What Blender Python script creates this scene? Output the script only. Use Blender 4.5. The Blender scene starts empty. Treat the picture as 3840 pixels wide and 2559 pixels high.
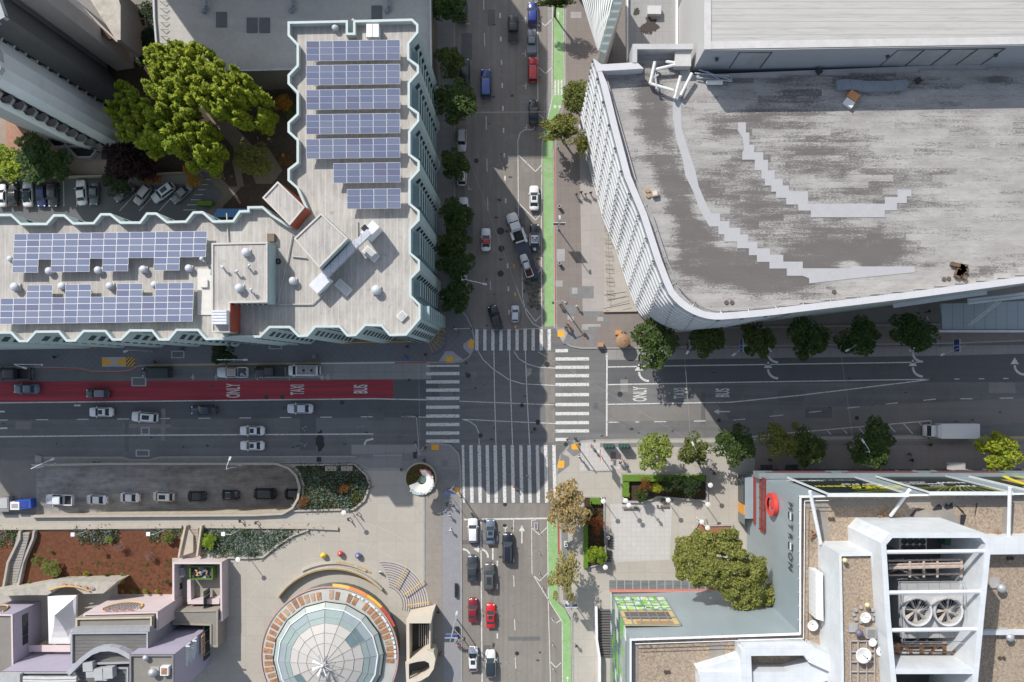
import bpy, bmesh, math, random
import numpy as np
from mathutils import Vector, Matrix
from mathutils.geometry import tessellate_polygon
random.seed(7); RNG = np.random.default_rng(11)
SC = bpy.context.scene; COL = SC.collection
R = math.radians
# ---------------- camera: a drone 152 m above the crossing looking straight down
CAMH = 152.0; FPX = 2979.2; NX, NY = 1980.0, 1395.0
cam = bpy.data.cameras.new('camera'); cam.sensor_width = 36; cam.lens = 36*FPX/3840
cam.shift_x = (1920-NX)/3840; cam.shift_y = (NY-1279.5)/3840
cam.clip_start = 1; cam.clip_end = 3000
camo = bpy.data.objects.new('camera', cam); camo.location = (0, 0, CAMH); COL.objects.link(camo); SC.camera = camo
# ---------------- world and sun
ELEV = 39.5; SDX, SDY = 0.577, -0.817     # direction the shadows fall
wd = bpy.data.worlds.new('World'); SC.world = wd; wd.use_nodes = True
nt = wd.node_tree; bg = nt.nodes['Background']; sky = nt.nodes.new('ShaderNodeTexSky')
sky.sky_type = 'NISHITA'; sky.sun_disc = False; sky.sun_elevation = R(ELEV)
sky.sun_rotation = math.atan2(-SDX, -SDY)
hs = nt.nodes.new('ShaderNodeHueSaturation'); hs.inputs['Saturation'].default_value = .62; nt.links.new(sky.outputs[0], hs.inputs['Color']); nt.links.new(hs.outputs[0], bg.inputs[0]); bg.inputs[1].default_value = 0.145
sl = bpy.data.lights.new('sun', 'SUN'); sl.energy = 4.0; sl.angle = R(0.5); sl.color = (1, 0.955, 0.895)
so = bpy.data.objects.new('sun', sl); COL.objects.link(so); so.location = (0, 0, 200)
c_ = math.cos(R(ELEV)); so.rotation_euler = Vector((-SDX*c_, -SDY*c_, math.sin(R(ELEV)))).to_track_quat('Z', 'Y').to_euler()
SC.view_settings.view_transform = 'Standard'; SC.view_settings.look = 'None'; SC.view_settings.exposure = 0.30; SC.view_settings.gamma = 1
SC.cycles.max_bounces = 5; SC.cycles.transparent_max_bounces = 6

# ---------------- helpers
def W(px, py, h=0.0):
    s = (CAMH-h)/FPX
    return Vector(((px-NX)*s, (NY-py)*s, h))
def PP(pts, h=0.0): return [tuple(W(x, y, h)[:2]) for x, y in pts]
class MB:
    def __init__(s): s.v = []; s.f = []; s.m = []
    def add(s, vs, fs, m=0):
        n = len(s.v); s.v += [tuple(v) for v in vs]; s.f += [tuple(i+n for i in f) for f in fs]; s.m += [m]*len(fs); return s
    def quad(s, a, b, c, d, m=0): return s.add([a, b, c, d], [(0, 1, 2, 3)], m)
    def sheet(s, pts, z, m=0, holes=()):
        loops = [[Vector((x, y, 0)) for x, y in pts]] + [[Vector((x, y, 0)) for x, y in h] for h in holes]
        allv = [v for l in loops for v in l]; tr = []
        for t in tessellate_polygon(loops):
            a, b, c = (allv[i] for i in t)
            tr.append(t if (b-a).cross(c-a).z > 0 else (t[0], t[2], t[1]))
        return s.add([(v.x, v.y, z) for v in allv], tr, m)
    def prism(s, pts, z0, z1, m=0, mt=None, top=True, bottom=False):
        n = len(pts)
        if sum(pts[i][0]*pts[(i+1) % n][1]-pts[(i+1) % n][0]*pts[i][1] for i in range(n)) < 0: pts = pts[::-1]
        s.add([(x, y, z0) for x, y in pts]+[(x, y, z1) for x, y in pts], [(i, (i+1) % n, n+(i+1) % n, n+i) for i in range(n)], m)
        if top: s.sheet(pts, z1, m if mt is None else mt)
        return s
    def box(s, c, d, rz=0, m=0, tilt=None):
        x, y, z = d[0]/2, d[1]/2, d[2]/2
        M = Matrix.Rotation(rz, 3, 'Z')
        if tilt: M = M @ tilt
        vs = [Vector(c)+M @ Vector((a*x, b*y, e*z)) for a, b, e in ((-1,-1,-1),(1,-1,-1),(1,1,-1),(-1,1,-1),(-1,-1,1),(1,-1,1),(1,1,1),(-1,1,1))]
        return s.add(vs, [(0,3,2,1),(4,5,6,7),(0,1,5,4),(1,2,6,5),(2,3,7,6),(3,0,4,7)], m)
    def bar(s, a, b, r, n=6, m=0, r2=None):
        a = Vector(a); b = Vector(b); r2 = r if r2 is None else r2
        q = (b-a).to_track_quat('Z', 'Y').to_matrix()
        cs = [q @ Vector((math.cos(2*math.pi*i/n), math.sin(2*math.pi*i/n), 0)) for i in range(n)]
        return s.add([a+c*r for c in cs]+[b+c*r2 for c in cs], [(i, (i+1) % n, n+(i+1) % n, n+i) for i in range(n)]+[tuple(range(n))[::-1], tuple(range(n, 2*n))], m)
    def tube(s, pts, r, n=6, m=0):
        for a, b in zip(pts, pts[1:]): s.bar(a, b, r, n, m)
        return s
    def lathe(s, c, prof, n=16, m=0, sx=1):
        c = Vector(c); k = len(prof)
        vs = [c+Vector((sx*r*math.cos(2*math.pi*i/n), r*math.sin(2*math.pi*i/n), z)) for i in range(n) for r, z in prof]
        return s.add(vs, [(i*k+j, ((i+1) % n)*k+j, ((i+1) % n)*k+j+1, i*k+j+1) for i in range(n) for j in range(k-1)], m)
    def sphere(s, c, r, n=12, m=0, sz=1):
        return s.lathe(c, [(max(1e-4, r*math.sin(math.pi*j/8)), -sz*r*math.cos(math.pi*j/8)) for j in range(9)], n, m)
    def build(s, name, mats, parent=None, smooth=False, loc=None, rz=0):
        me = bpy.data.meshes.new(name); me.from_pydata([tuple(v) for v in s.v], [], s.f)
        mats = mats if isinstance(mats, (list, tuple)) else [mats]
        for m in mats: me.materials.append(m)
        if any(s.m): me.polygons.foreach_set('material_index', s.m)
        if smooth: me.polygons.foreach_set('use_smooth', [True]*len(me.polygons))
        me.update(); return link(name, me, parent, loc, rz)
ROOTLOC = {}
def link(name, data, parent=None, loc=None, rz=0):
    o = bpy.data.objects.new(name, data); COL.objects.link(o)
    if loc is not None: o.location = loc
    o.rotation_euler.z = rz
    if parent is not None:
        o.parent = parent
        if parent.get('_w'): o.matrix_parent_inverse = Matrix.Translation(-Vector(parent.location))
    return o
def tag(o, label=None, cat=None, group=None, kind=None):
    if label: o['label'] = label
    if cat: o['category'] = cat
    if group: o['group'] = group
    if kind: o['kind'] = kind
    return o
def thing(name, label, cat, loc=(0, 0, 0), rz=0, group=None, world=False):
    o = bpy.data.objects.new(name, None); COL.objects.link(o); o.location = loc; o.rotation_euler.z = rz
    if world: o['_w'] = 1
    return tag(o, label, cat, group)
def kids(o): return [c for c in bpy.data.objects if c.parent == o]
TREE = {}
def copy_tree(o, tree, parent=None):
    c = o.copy(); COL.objects.link(c)
    if parent is not None: c.parent = parent
    for ch, sub in tree: copy_tree(ch, sub, c)
    return c
def tree_of(o): return [(c, tree_of(c)) for c in kids(o)]
def dup(o, label=None, loc=None, rz=None, scale=None, group=None):
    if o.name not in TREE: TREE[o.name] = tree_of(o)
    c = copy_tree(o, TREE[o.name])
    if label: c['label'] = label
    if group: c['group'] = group
    if loc is not None: c.location = loc
    if rz is not None: c.rotation_euler.z = rz
    if scale is not None: c.scale = (scale,)*3 if not isinstance(scale, tuple) else scale
    return c
def text(name, body, mat, loc, rot, sx, sy, parent=None, ext=0.01, bold=0):
    cu = bpy.data.curves.new(name, 'FONT'); cu.body = body; cu.align_x = 'CENTER'; cu.align_y = 'CENTER'; cu.size = 1; cu.extrude = ext; cu.offset = bold
    to = bpy.data.objects.new(name, cu); me = bpy.data.meshes.new_from_object(to); bpy.data.objects.remove(to); me.materials.clear(); me.materials.append(mat)
    o = link(name, me, parent); o.location = loc; o.rotation_euler = rot; o.scale = (sx, sy, 1)
    return o
def offset(pts, d):
    n = len(pts); A = sum(pts[i][0]*pts[(i+1) % n][1]-pts[(i+1) % n][0]*pts[i][1] for i in range(n))
    sg = 1 if A > 0 else -1; out = []
    for i in range(n):
        p0, p1, p2 = Vector(pts[i-1]), Vector(pts[i]), Vector(pts[(i+1) % n])
        e1 = (p1-p0).normalized(); e2 = (p2-p1).normalized()
        n1 = Vector((-e1.y, e1.x))*sg; n2 = Vector((-e2.y, e2.x))*sg; b = n1+n2
        if b.length < 1e-6: b = n1.copy()
        b.normalize(); k = d/max(0.45, b.dot(n1)); out.append(tuple(p1+b*k))
    return out
def ccw(pts):
    n = len(pts)
    return pts if sum(pts[i][0]*pts[(i+1) % n][1]-pts[(i+1) % n][0]*pts[i][1] for i in range(n)) > 0 else pts[::-1]
def arc(cx, cy, r, a0, a1, n=12, ry=None):
    ry = r if ry is None else ry
    return [(cx+r*math.cos(R(a0+(a1-a0)*i/n)), cy-ry*math.sin(R(a0+(a1-a0)*i/n))) for i in range(n+1)]
def line_mb(mb, pts, w, z, m=0):
    """a painted stripe of width w (metres) along world points"""
    for a, b in zip(pts, pts[1:]):
        a = Vector(a[:2]); b = Vector(b[:2]); d = (b-a)
        if d.length < 1e-6: continue
        d.normalize(); n = Vector((-d.y, d.x))*w/2
        mb.quad((a.x+n.x, a.y+n.y, z), (a.x-n.x, a.y-n.y, z), (b.x-n.x, b.y-n.y, z), (b.x+n.x, b.y+n.y, z), m)
    return mb

# ---------------- materials
class N:
    def __init__(s, name):
        s.mat = bpy.data.materials.new(name); s.mat.use_nodes = True; s.t = s.mat.node_tree; s.b = s.t.nodes['Principled BSDF']
    def new(s, k, **kw):
        n = s.t.nodes.new(k)
        for a, v in kw.items(): setattr(n, a, v)
        return n
    def put(s, sock, v):
        if hasattr(v, 'is_linked') or isinstance(v, bpy.types.NodeSocket): s.t.links.new(v, sock)
        else:
            if isinstance(v, (tuple, list)) and len(v) == 3 and sock.type == 'RGBA': v = (*v, 1)
            sock.default_value = v
    def pos(s, scale=(1, 1, 1), obj=False, rz=0, loc=(0, 0, 0)):
        src = s.new('ShaderNodeTexCoord').outputs['Object'] if obj else s.new('ShaderNodeNewGeometry').outputs['Position']
        m = s.new('ShaderNodeMapping'); s.put(m.inputs[0], src); m.inputs['Scale'].default_value = scale; m.inputs['Rotation'].default_value = (0, 0, rz); m.inputs['Location'].default_value = loc
        return m.outputs[0]
    def noise(s, vec, scale=1, detail=3, rough=.55, out=0):
        n = s.new('ShaderNodeTexNoise'); s.put(n.inputs['Vector'], vec); n.inputs['Scale'].default_value = scale; n.inputs['Detail'].default_value = detail; n.inputs['Roughness'].default_value = rough
        return n.outputs[out]
    def ramp(s, v, a, b, lo=0.0, hi=1.0):
        n = s.new('ShaderNodeMapRange'); n.clamp = True
        for i, x in enumerate((v, a, b, lo, hi)): s.put(n.inputs[i], x)
        return n.outputs[0]
    def math(s, op, a, b=0.0):
        n = s.new('ShaderNodeMath', operation=op); s.put(n.inputs[0], a); s.put(n.inputs[1], b); return n.outputs[0]
    def mix(s, f, a, b, mode='MIX'):
        n = s.new('ShaderNodeMix', data_type='RGBA', blend_type=mode); s.put(n.inputs[0], f); s.put(n.inputs[6], a); s.put(n.inputs[7], b); return n.outputs[2]
    def sep(s, vec):
        n = s.new('ShaderNodeSeparateXYZ'); s.put(n.inputs[0], vec); return n.outputs
    def stripe(s, coord, period, frac):
        """1 on a thin line every period metres"""
        m = s.math('FRACT', s.math('DIVIDE', coord, period)); m = s.math('ABSOLUTE', s.math('SUBTRACT', m, .5))
        return s.ramp(m, .5-frac, .5-frac*.5)
    def fin(s, col, rough=.8, metal=0, bump=None, bs=.3, bd=.02, spec=None):
        s.put(s.b.inputs['Base Color'], col); s.put(s.b.inputs['Roughness'], rough); s.put(s.b.inputs['Metallic'], metal)
        if spec is not None: s.b.inputs['Specular IOR Level'].default_value = spec
        if bump is not None:
            b = s.new('ShaderNodeBump'); s.put(b.inputs['Height'], bump); b.inputs['Strength'].default_value = bs; b.inputs['Distance'].default_value = bd
            s.t.links.new(b.outputs[0], s.b.inputs['Normal'])
        return s.mat
def mul(c, k): return tuple(min(1, x*k) for x in c)
_cache = {}
def plain(name, c, rough=.7, metal=0, var=.12, scale=.8, obj=False, spec=None):
    k = (name,)
    if k in _cache: return _cache[k]
    n = N(name); p = n.pos(obj=obj); a = n.noise(p, scale, 4); b = n.noise(p, scale*9, 2)
    f = n.math('ADD', n.math('MULTIPLY', a, .65), n.math('MULTIPLY', b, .35))
    cl = n.mix(n.ramp(f, .3, .7), mul(c, 1-var), mul(c, 1+var)); cl = n.mix(n.math('MULTIPLY', n.ramp(n.noise(p, scale*2.3, 7, .78), .54, .7), .28), cl, mul(c, .55))
    _cache[k] = n.fin(cl, rough, metal, spec=spec)
    return _cache[k]
def paint(c, rough=.28, metal=.0, coat=.6):
    k = ('paint', c, rough, metal)
    if k in _cache: return _cache[k]
    n = N('paint'); p = n.pos(obj=True); a = n.noise(p, 1.6, 3)
    m = n.fin(n.mix(n.ramp(a, .35, .7), c, mul(c, .88)), n.ramp(a, .3, .7, rough, rough+.12), metal)
    n.b.inputs['Coat Weight'].default_value = coat; n.b.inputs['Coat Roughness'].default_value = .06
    _cache[k] = m; return m
def glass(name='glass', c=(.02, .028, .034), rough=.06):
    if (name, 'g') in _cache: return _cache[(name, 'g')]
    n = N(name); p = n.pos(obj=True); a = n.noise(p, 2.2, 2)
    _cache[(name, 'g')] = n.fin(n.mix(a, c, mul(c, 2.0)), rough, 0, spec=.3); return _cache[(name, 'g')]
def asphalt(name, c, streak='x', wear=.24, crack=True):
    n = N(name); p = n.pos(); big = n.noise(p, .06, 5, .6); med = n.noise(p, .55, 5, .65); fine = n.noise(p, 9, 2)
    st = n.noise(n.pos((.02, 1.1, 1) if streak == 'x' else (1.1, .02, 1)), 1, 3)
    f = n.math('ADD', n.math('ADD', n.math('MULTIPLY', big, .35), n.math('MULTIPLY', med, .2)), n.math('ADD', n.math('MULTIPLY', st, .33), n.math('MULTIPLY', fine, .12)))
    col = n.mix(n.ramp(f, .36, .64), mul(c, 1-wear), mul(c, 1+wear))
    spots = n.ramp(n.noise(p, .9, 6, .7), .66, .74); col = n.mix(n.math('MULTIPLY', spots, .45), col, mul(c, .45)); col = n.mix(n.math('MULTIPLY', n.ramp(n.noise(p, .17, 3, .5), .55, .6), .22), col, mul(c, .7)); col = n.mix(n.math('MULTIPLY', n.ramp(n.noise(p, 2.6, 7, .8), .56, .68), .35), col, mul(c, 1.45))
    if crack:
        v = n.new('ShaderNodeTexVoronoi', feature='DISTANCE_TO_EDGE'); wv = n.new('ShaderNodeVectorMath', operation='ADD'); n.put(wv.inputs[0], p)
        nn = n.noise(p, .8, 3, .6, 1); n.put(wv.inputs[1], nn); n.put(v.inputs['Vector'], wv.outputs[0]); v.inputs['Scale'].default_value = .16
        cr = n.math('MULTIPLY', n.ramp(v.outputs['Distance'], 0.0, .012, 1, 0), n.ramp(med, .5, .6)); col = n.mix(n.math('MULTIPLY', cr, .55), col, mul(c, .35))
    return n.fin(col, .88, bump=fine, bs=.2)
def paving(name, c, gx, gy, joint=.6, lw=.03, var=.12, rz=0, lightjoint=False, patch=.0):
    n = N(name); p = n.pos(rz=rz); x, y, z = n.sep(p)
    a = n.noise(p, .13, 5, .65); b = n.noise(p, 1.3, 5, .6); fine = n.noise(p, 12, 2)
    f = n.math('ADD', n.math('MULTIPLY', a, .5), n.math('ADD', n.math('MULTIPLY', b, .35), n.math('MULTIPLY', fine, .15)))
    col = n.mix(n.ramp(f, .33, .67), mul(c, 1-var), mul(c, 1+var))
    wn = n.new('ShaderNodeTexWhiteNoise', noise_dimensions='2D'); cb = n.new('ShaderNodeCombineXYZ')
    n.put(cb.inputs[0], n.math('FLOOR', n.math('DIVIDE', x, gx))); n.put(cb.inputs[1], n.math('FLOOR', n.math('DIVIDE', y, gy))); n.put(wn.inputs['Vector'], cb.outputs[0])
    col = n.mix(n.ramp(wn.outputs[0], 0, 1, 0, .22+patch), col, mul(c, .75))
    j = n.math('MAXIMUM', n.stripe(x, gx, lw/gx), n.stripe(y, gy, lw/gy))
    col = n.mix(n.math('MULTIPLY', j, .75), col, mul(c, 1.35 if lightjoint else joint))
    st = n.ramp(n.noise(p, .5, 6, .75), .6, .72); col = n.mix(n.math('MULTIPLY', st, .42), col, mul(c, .6))
    return n.fin(col, .85, bump=fine, bs=.15)
def striped(name, c, period, axis='x', frac=.06, k=.6, var=.12, rough=.5, metal=0, stain=.0, sc=(.3, 3, 3)):
    n = N(name); p = n.pos(); x, y, z = n.sep(p); co = {'x': x, 'y': y, 'z': z}[axis]
    f = n.noise(n.pos(sc), 1, 4, .6); col = n.mix(n.ramp(f, .3, .7), mul(c, 1-var), mul(c, 1+var*.6))
    if stain: col = n.mix(n.math('MULTIPLY', n.ramp(n.noise(n.pos(sc), 2.1, 6, .72), .5, .66), stain), col, mul(c, .45))
    return n.fin(n.mix(n.stripe(co, period, frac), col, mul(c, k)), rough, metal)
def leafmat(name, c, c2, tr=.35):
    n = N(name); p = n.pos(); a = n.noise(p, .7, 3); oi = n.new('ShaderNodeObjectInfo').outputs['Random']
    wn = n.new('ShaderNodeTexWhiteNoise', noise_dimensions='3D'); sn = n.new('ShaderNodeVectorMath', operation='SNAP'); n.put(sn.inputs[0], p); sn.inputs[1].default_value = (.35, .35, .35); n.put(wn.inputs['Vector'], sn.outputs[0])
    f = n.math('ADD', n.math('MULTIPLY', n.ramp(a, .3, .7), .6), n.math('MULTIPLY', wn.outputs[0], .4))
    col = n.mix(f, c, c2); hv = n.new('ShaderNodeHueSaturation'); n.put(hv.inputs['Hue'], n.ramp(oi, 0, 1, .475, .52)); n.put(hv.inputs['Value'], n.ramp(n.noise(p, 2.2, 2), .3, .7, .75, 1.3)); n.put(hv.inputs['Color'], col); col = hv.outputs[0]; col = n.mix(n.ramp(oi, 0, 1, 0, .25), col, mul(c, .6))
    m = n.fin(col, .6, spec=.25)
    ts = n.new('ShaderNodeBsdfTranslucent'); n.put(ts.inputs[0], col); mx = n.new('ShaderNodeMixShader'); mx.inputs[0].default_value = tr
    out = n.t.nodes['Material Output']; n.t.links.new(n.b.outputs[0], mx.inputs[1]); n.t.links.new(ts.outputs[0], mx.inputs[2]); n.t.links.new(mx.outputs[0], out.inputs[0])
    return m

WHITE = plain('road_white', (.66, .65, .62), .7, var=.1, scale=3)
def wornpaint(name, c, th=.40):
    n = N(name); p = n.pos(); f = n.noise(p, 3.2, 6, .75)
    return n.fin(n.mix(n.ramp(f, th, th+.06), mul(c, .42), c), .7)
MARK = wornpaint('marking_paint', (.62, .61, .58), .405)
YEL = plain('tactile_yellow', (.75, .36, .03), .7)
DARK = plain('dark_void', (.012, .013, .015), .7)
STEEL = plain('galvanised_steel', (.42, .43, .44), .45, .3)
BLACKM = plain('black_plastic', (.02, .02, .022), .5)
TYRE = plain('tyre_rubber', (.018, .018, .018), .9)
RIM = plain('rim_alloy', (.4, .4, .42), .3, .7)
GLS = glass()
WMETAL = plain('white_metal', (.72, .73, .74), .45)
# ================= the setting: ground, roads, pavements =================
RAMPD = -10.5
def ramp_z(px): return RAMPD*max(0, min(1, (px-150)/950))
hole = [(135, 1748), (420, 1742), (1040, 1742), (1085, 1758), (1112, 1785), (1124, 1825), (1118, 1866), (1098, 1900), (1062, 1920), (960, 1925), (135, 1930)]
HOLE = PP(hole)
m_ground = plain('ground_concrete', (.2, .19, .175), .9, var=.15, scale=.3)
BIG = 420
g = MB().sheet([(-BIG, -BIG), (BIG, -BIG), (BIG, BIG), (-BIG, BIG)], -.05, 0, [HOLE])
tag(g.build('ground', m_ground), kind='structure')
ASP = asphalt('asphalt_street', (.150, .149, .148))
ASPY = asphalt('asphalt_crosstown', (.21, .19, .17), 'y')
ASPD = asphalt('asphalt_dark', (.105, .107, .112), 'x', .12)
ASPL = asphalt('asphalt_worn', (.19, .18, .168), 'x', .14)
CONC_ROAD = paving('concrete_road', (.27, .26, .25), 3.4, 4.6, .55, .05, .14)
# the cross-shaped carriageway
crossing = PP([(-400, 1355), (1680, 1355), (1700, 1130), (1700, -700), (2125, -700), (2125, 1250), (2140, 1300), (4300, 1270), (4300, 1650), (2200, 1680), (2120, 1740), (2100, 2250), (2160, 3200), (1715, 3200), (1715, 1730), (1640, 1712), (-400, 1730)])
road = MB().sheet(crossing, 0, 0, ).build('road', ASP); tag(road, kind='structure')
m = MB()
m.sheet(PP([(1700, -700), (2125, -700), (2112, 420), (2078, 480), (2083, 1233), (1780, 1233), (1735, 1130), (1700, 1130)]), .004, 0)
m.sheet(PP([(1725, 1889), (2110, 1889), (2160, 3200), (1725, 3200)]), .004, 0)
m.sheet(PP([(2040, 1320), (2080, 1320), (2080, 1660), (2048, 1660)]), .004, 0)
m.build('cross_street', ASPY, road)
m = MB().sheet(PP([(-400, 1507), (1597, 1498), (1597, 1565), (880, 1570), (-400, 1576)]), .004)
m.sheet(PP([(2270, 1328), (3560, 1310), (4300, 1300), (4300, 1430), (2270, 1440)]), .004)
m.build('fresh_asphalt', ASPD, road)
m = MB().sheet(PP([(1125, 1545), (1185, 1545), (1185, 1690), (1125, 1690)]), .008).sheet(PP([(1475, 1428), (1640, 1424), (1650, 1492), (1475, 1496)]), .008)
m.build('asphalt_patch', ASPD, road); r_ = random.Random(21); cuts = [MB(), MB()]
for i in range(34):
    h_ = i % 2; x, y = (r_.uniform(0, 3800), r_.uniform(1440, 1650)) if i < 20 else (r_.uniform(1750, 1990), r_.uniform(0, 2500)); a, b = r_.choice([(30, 14), (90, 7), (14, 24), (8, 60), (50, 20)])
    if i >= 20: a, b = b, a
    if not (1480 < x < 2300 and 1200 < y < 1900): cuts[h_].sheet(ccw(PP([(x-a, y-b), (x+a, y-b), (x+a, y+b), (x-a, y+b)])), .0062+i*.00005)
cuts[0].build('utility_cut', asphalt('asphalt_cut_dark', (.13, .128, .125), 'x', .2), road); cuts[1].build('utility_cut', asphalt('asphalt_cut_pale', (.215, .205, .19), 'x', .2), road)
m = MB().sheet(PP([(2276, 1522), (2690, 1516), (2735, 1575), (2276, 1580)]), .004).sheet(PP([(2900, 1540), (4300, 1470), (4300, 1560), (2900, 1640)]), .004)
m.build('worn_asphalt', ASPL, road)
m = MB().sheet(PP([(1200, 1362), (1610, 1362), (1618, 1422), (1200, 1424)]), .006).sheet(PP([(1318, 1668), (1560, 1668), (1560, 1706), (1318, 1706)]), .006)
m.sheet(PP([(2270, 1312), (4300, 1290), (4300, 1315), (3560, 1334), (2400, 1350), (2270, 1350)]), .008)
m.sheet(PP([(2050, -300), (2070, -300), (2072, 380), (2040, 500), (2040, 380), (2056, 330)]), .008)
m.build('concrete_gutter', CONC_ROAD, road)
# oil, spill and tar marks
n_ = N('spill_stain'); p_ = n_.pos(); f_ = n_.ramp(n_.noise(p_, 1.4, 6, .7), .40, .6)
SPILL = n_.fin(n_.mix(f_, (.03, .03, .03), (.17, .16, .12)), .7)
TAR = plain('tar_seal', (.012, .012, .012), .45)
def blob(px, py, rx, ry, seed, n=22, j=.3):
    r = random.Random(seed); k = [r.uniform(1-j, 1+j) for _ in range(n)]
    return PP([(px+rx*k[i]*math.cos(2*math.pi*i/n), py+ry*k[i]*math.sin(2*math.pi*i/n)) for i in range(n)])
m = MB().sheet(blob(2003, 1075, 36, 62, 3), .012).sheet(blob(2008, 1130, 28, 30, 5), .014); m.build('spill_stain', SPILL, road)
m = MB().sheet(blob(1200, 1655, 16, 38, 1, j=.2), .014).sheet(PP([(1189, 1714), (1205, 1714), (1206, 1732), (1188, 1732)]), .2); m.build('tar_patch', TAR, road)
r_ = random.Random(5); m = MB(); 
for i in range(70):
    if i < 40: x, y = r_.uniform(0, 3800), r_.uniform(1380, 1690)
    else: x, y = r_.uniform(1745, 2030), r_.uniform(0, 2559)
    if 2083 < y and 1900 < x: pass
    m.sheet(blob(x, y, r_.uniform(3, 9), r_.uniform(2, 5), i, 12, .45), .0105)
m.build('oil_spot', plain('oil_stain', (.045, .044, .042), .6), road)
m = MB()
for x, y, r in ((1756, 1409, 9), (519, 1432, 11), (998, 1490, 8), (1059, 1490, 8), (1283, 1510, 9), (1877, 867, 14), (1880, 933, 12), (1877, 1027, 12), (1894, 1892, 8), (1893, 1972, 8), (2051, 1367, 10), (2017, 1584, 10), (1957, 1520, 9), (2325, 1479, 10), (2122, 1667, 8), (1939, 2451, 8), (3213, 1568, 8), (2696, 1577, 7), (1803, 1634, 8), (1786, 604, 9), (2005, 1610, 7)):
    c = W(x, y); m.lathe((c.x, c.y, .016), [(0, .006), (r/19.6*.8, .006), (r/19.6*.8, .002), (r/19.6, 0)], 18)
m.build('manhole_cover', plain('cast_iron', (.05, .05, .052), .55, .5), road)
m = MB()
m.sheet(PP([(-400, 1434), (1475, 1424), (1475, 1497), (-400, 1509)]), .009)
RED = N('red_bus_lane'); p_ = RED.pos(); f_ = RED.noise(RED.pos((.05, 1.3, 1)), 1, 5, .65); f2 = RED.ramp(RED.noise(p_, 1.0, 6, .75), .62, .7)
rx_, ry_, rz2 = RED.sep(p_); trk = RED.math('MULTIPLY', RED.stripe(RED.math('ADD', ry_, .5), 1.9, .42), RED.noise(RED.pos((.08, .8, 1)), 1, 4))
REDM = RED.fin(RED.mix(RED.math('MULTIPLY', trk, .55), RED.mix(RED.math('MULTIPLY', f2, .45), RED.mix(RED.ramp(f_, .3, .7), (.25, .024, .036), (.44, .048, .066)), (.07, .02, .022)), (.13, .035, .04)), .8)
m.build('red_bus_lane', REDM, road)
GREENM = N('green_bike_lane'); p_ = GREENM.pos(); f_ = GREENM.noise(p_, .5, 6, .7); f2 = GREENM.ramp(GREENM.noise(p_, 1.1, 7, .78), .52, .66)
GREENM = GREENM.fin(GREENM.mix(GREENM.math('MULTIPLY', f2, .55), GREENM.mix(GREENM.ramp(f_, .3, .7), (.20, .37, .14), (.29, .44, .21)), (.15, .24, .12)), .8)
m = MB().sheet(PP([(2078, -300), (2110, -300), (2113, 300), (2114, 368), (2076, 488), (2073, 560), (2078, 1225), (2044, 1225), (2036, 560), (2037, 520), (2072, 372), (2076, 300)]), .010)
m.sheet(PP([(2054, 1946), (2090, 1946), (2092, 2080), (2093, 2262), (2117, 2283), (2141, 2330), (2146, 3200), (2112, 3200), (2108, 2330), (2058, 2252), (2056, 2100)]), .010)
m.build('green_bike_lane', GREENM, road)
# ---- painted lines
Z = .018; m = MB()
def L(pts, w=.14): line_mb(m, PP(pts), w, Z)
for k in range(10): L([(1788+30.2*k, 1235), (1788+30.2*k, 1315)], .62)
m.build('crosswalk', MARK, road); m = MB()
for y in (1373, 1402, 1433, 1464, 1495, 1528, 1561, 1593, 1625, 1655): L([(1598, y), (1723, y-.6)], .62 if y > 1380 else .35)
m.build('crosswalk', MARK, road); m = MB()
for y in (1316, 1347, 1378, 1410, 1443, 1481, 1518, 1552, 1586, 1617, 1649): L([(2083, y), (2209 if y not in (1316, 1649) else 2130, y-.6)], .62)
m.build('crosswalk', MARK, road); m = MB()
for k, x in enumerate((1738, 1768, 1799, 1829, 1859, 1891, 1923, 1955, 1986, 2017, 2048, 2079)): L([(x-2, 1670), (x+2, 1886 if k < 11 else 1868)], .64 if k else .45)
m.build('crosswalk', MARK, road); m = MB()
# guide lines through the crossing
for a in ([(1852, 1316), (1855, 1500), (1860, 1668)], [(1911, 1316), (1916, 1500), (1922, 1668)], [(1970, 1316), (1976, 1480), (1986, 1668)]): L(a, .16)
L([(1722, 1505), (2083, 1519)]); L([(1722, 1572), (1860, 1579), (2083, 1589)])
L([(1793, 1318), (1812, 1350), (1850, 1385), (1910, 1425), (1960, 1440), (2083, 1446)]); L([(1926, 1316), (1945, 1345), (1975, 1365), (2020, 1378), (2083, 1381)])
L([(1722, 1571), (1760, 1580), (1785, 1598), (1796, 1625)]); L([(1796, 1645), (1797, 1668)])
# left street
L([(-60, 1512), (600, 1505), (1400, 1496), (1597, 1500)], .2); L([(-60, 1639), (500, 1633), (1400, 1628)], .22)
for x in range(-15, 1560, 152): L([(x, 1576-x*.009), (x+44, 1575.6-x*.009)], .15)
L([(278, 1521), (302, 1521)], .3); L([(0, 1544), (18, 1544)], .3); L([(0, 1607), (28, 1606)], .3); L([(1510, 1563), (1597, 1565)], .16)
for x in (724, 810, 965, 1085, 1208, 1230): L([(x, 1404), (x, 1426)], .12); L([(x-9, 1416), (x+6, 1416)], .1)
L([(960, 1416), (1215, 1414)], .1)
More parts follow.
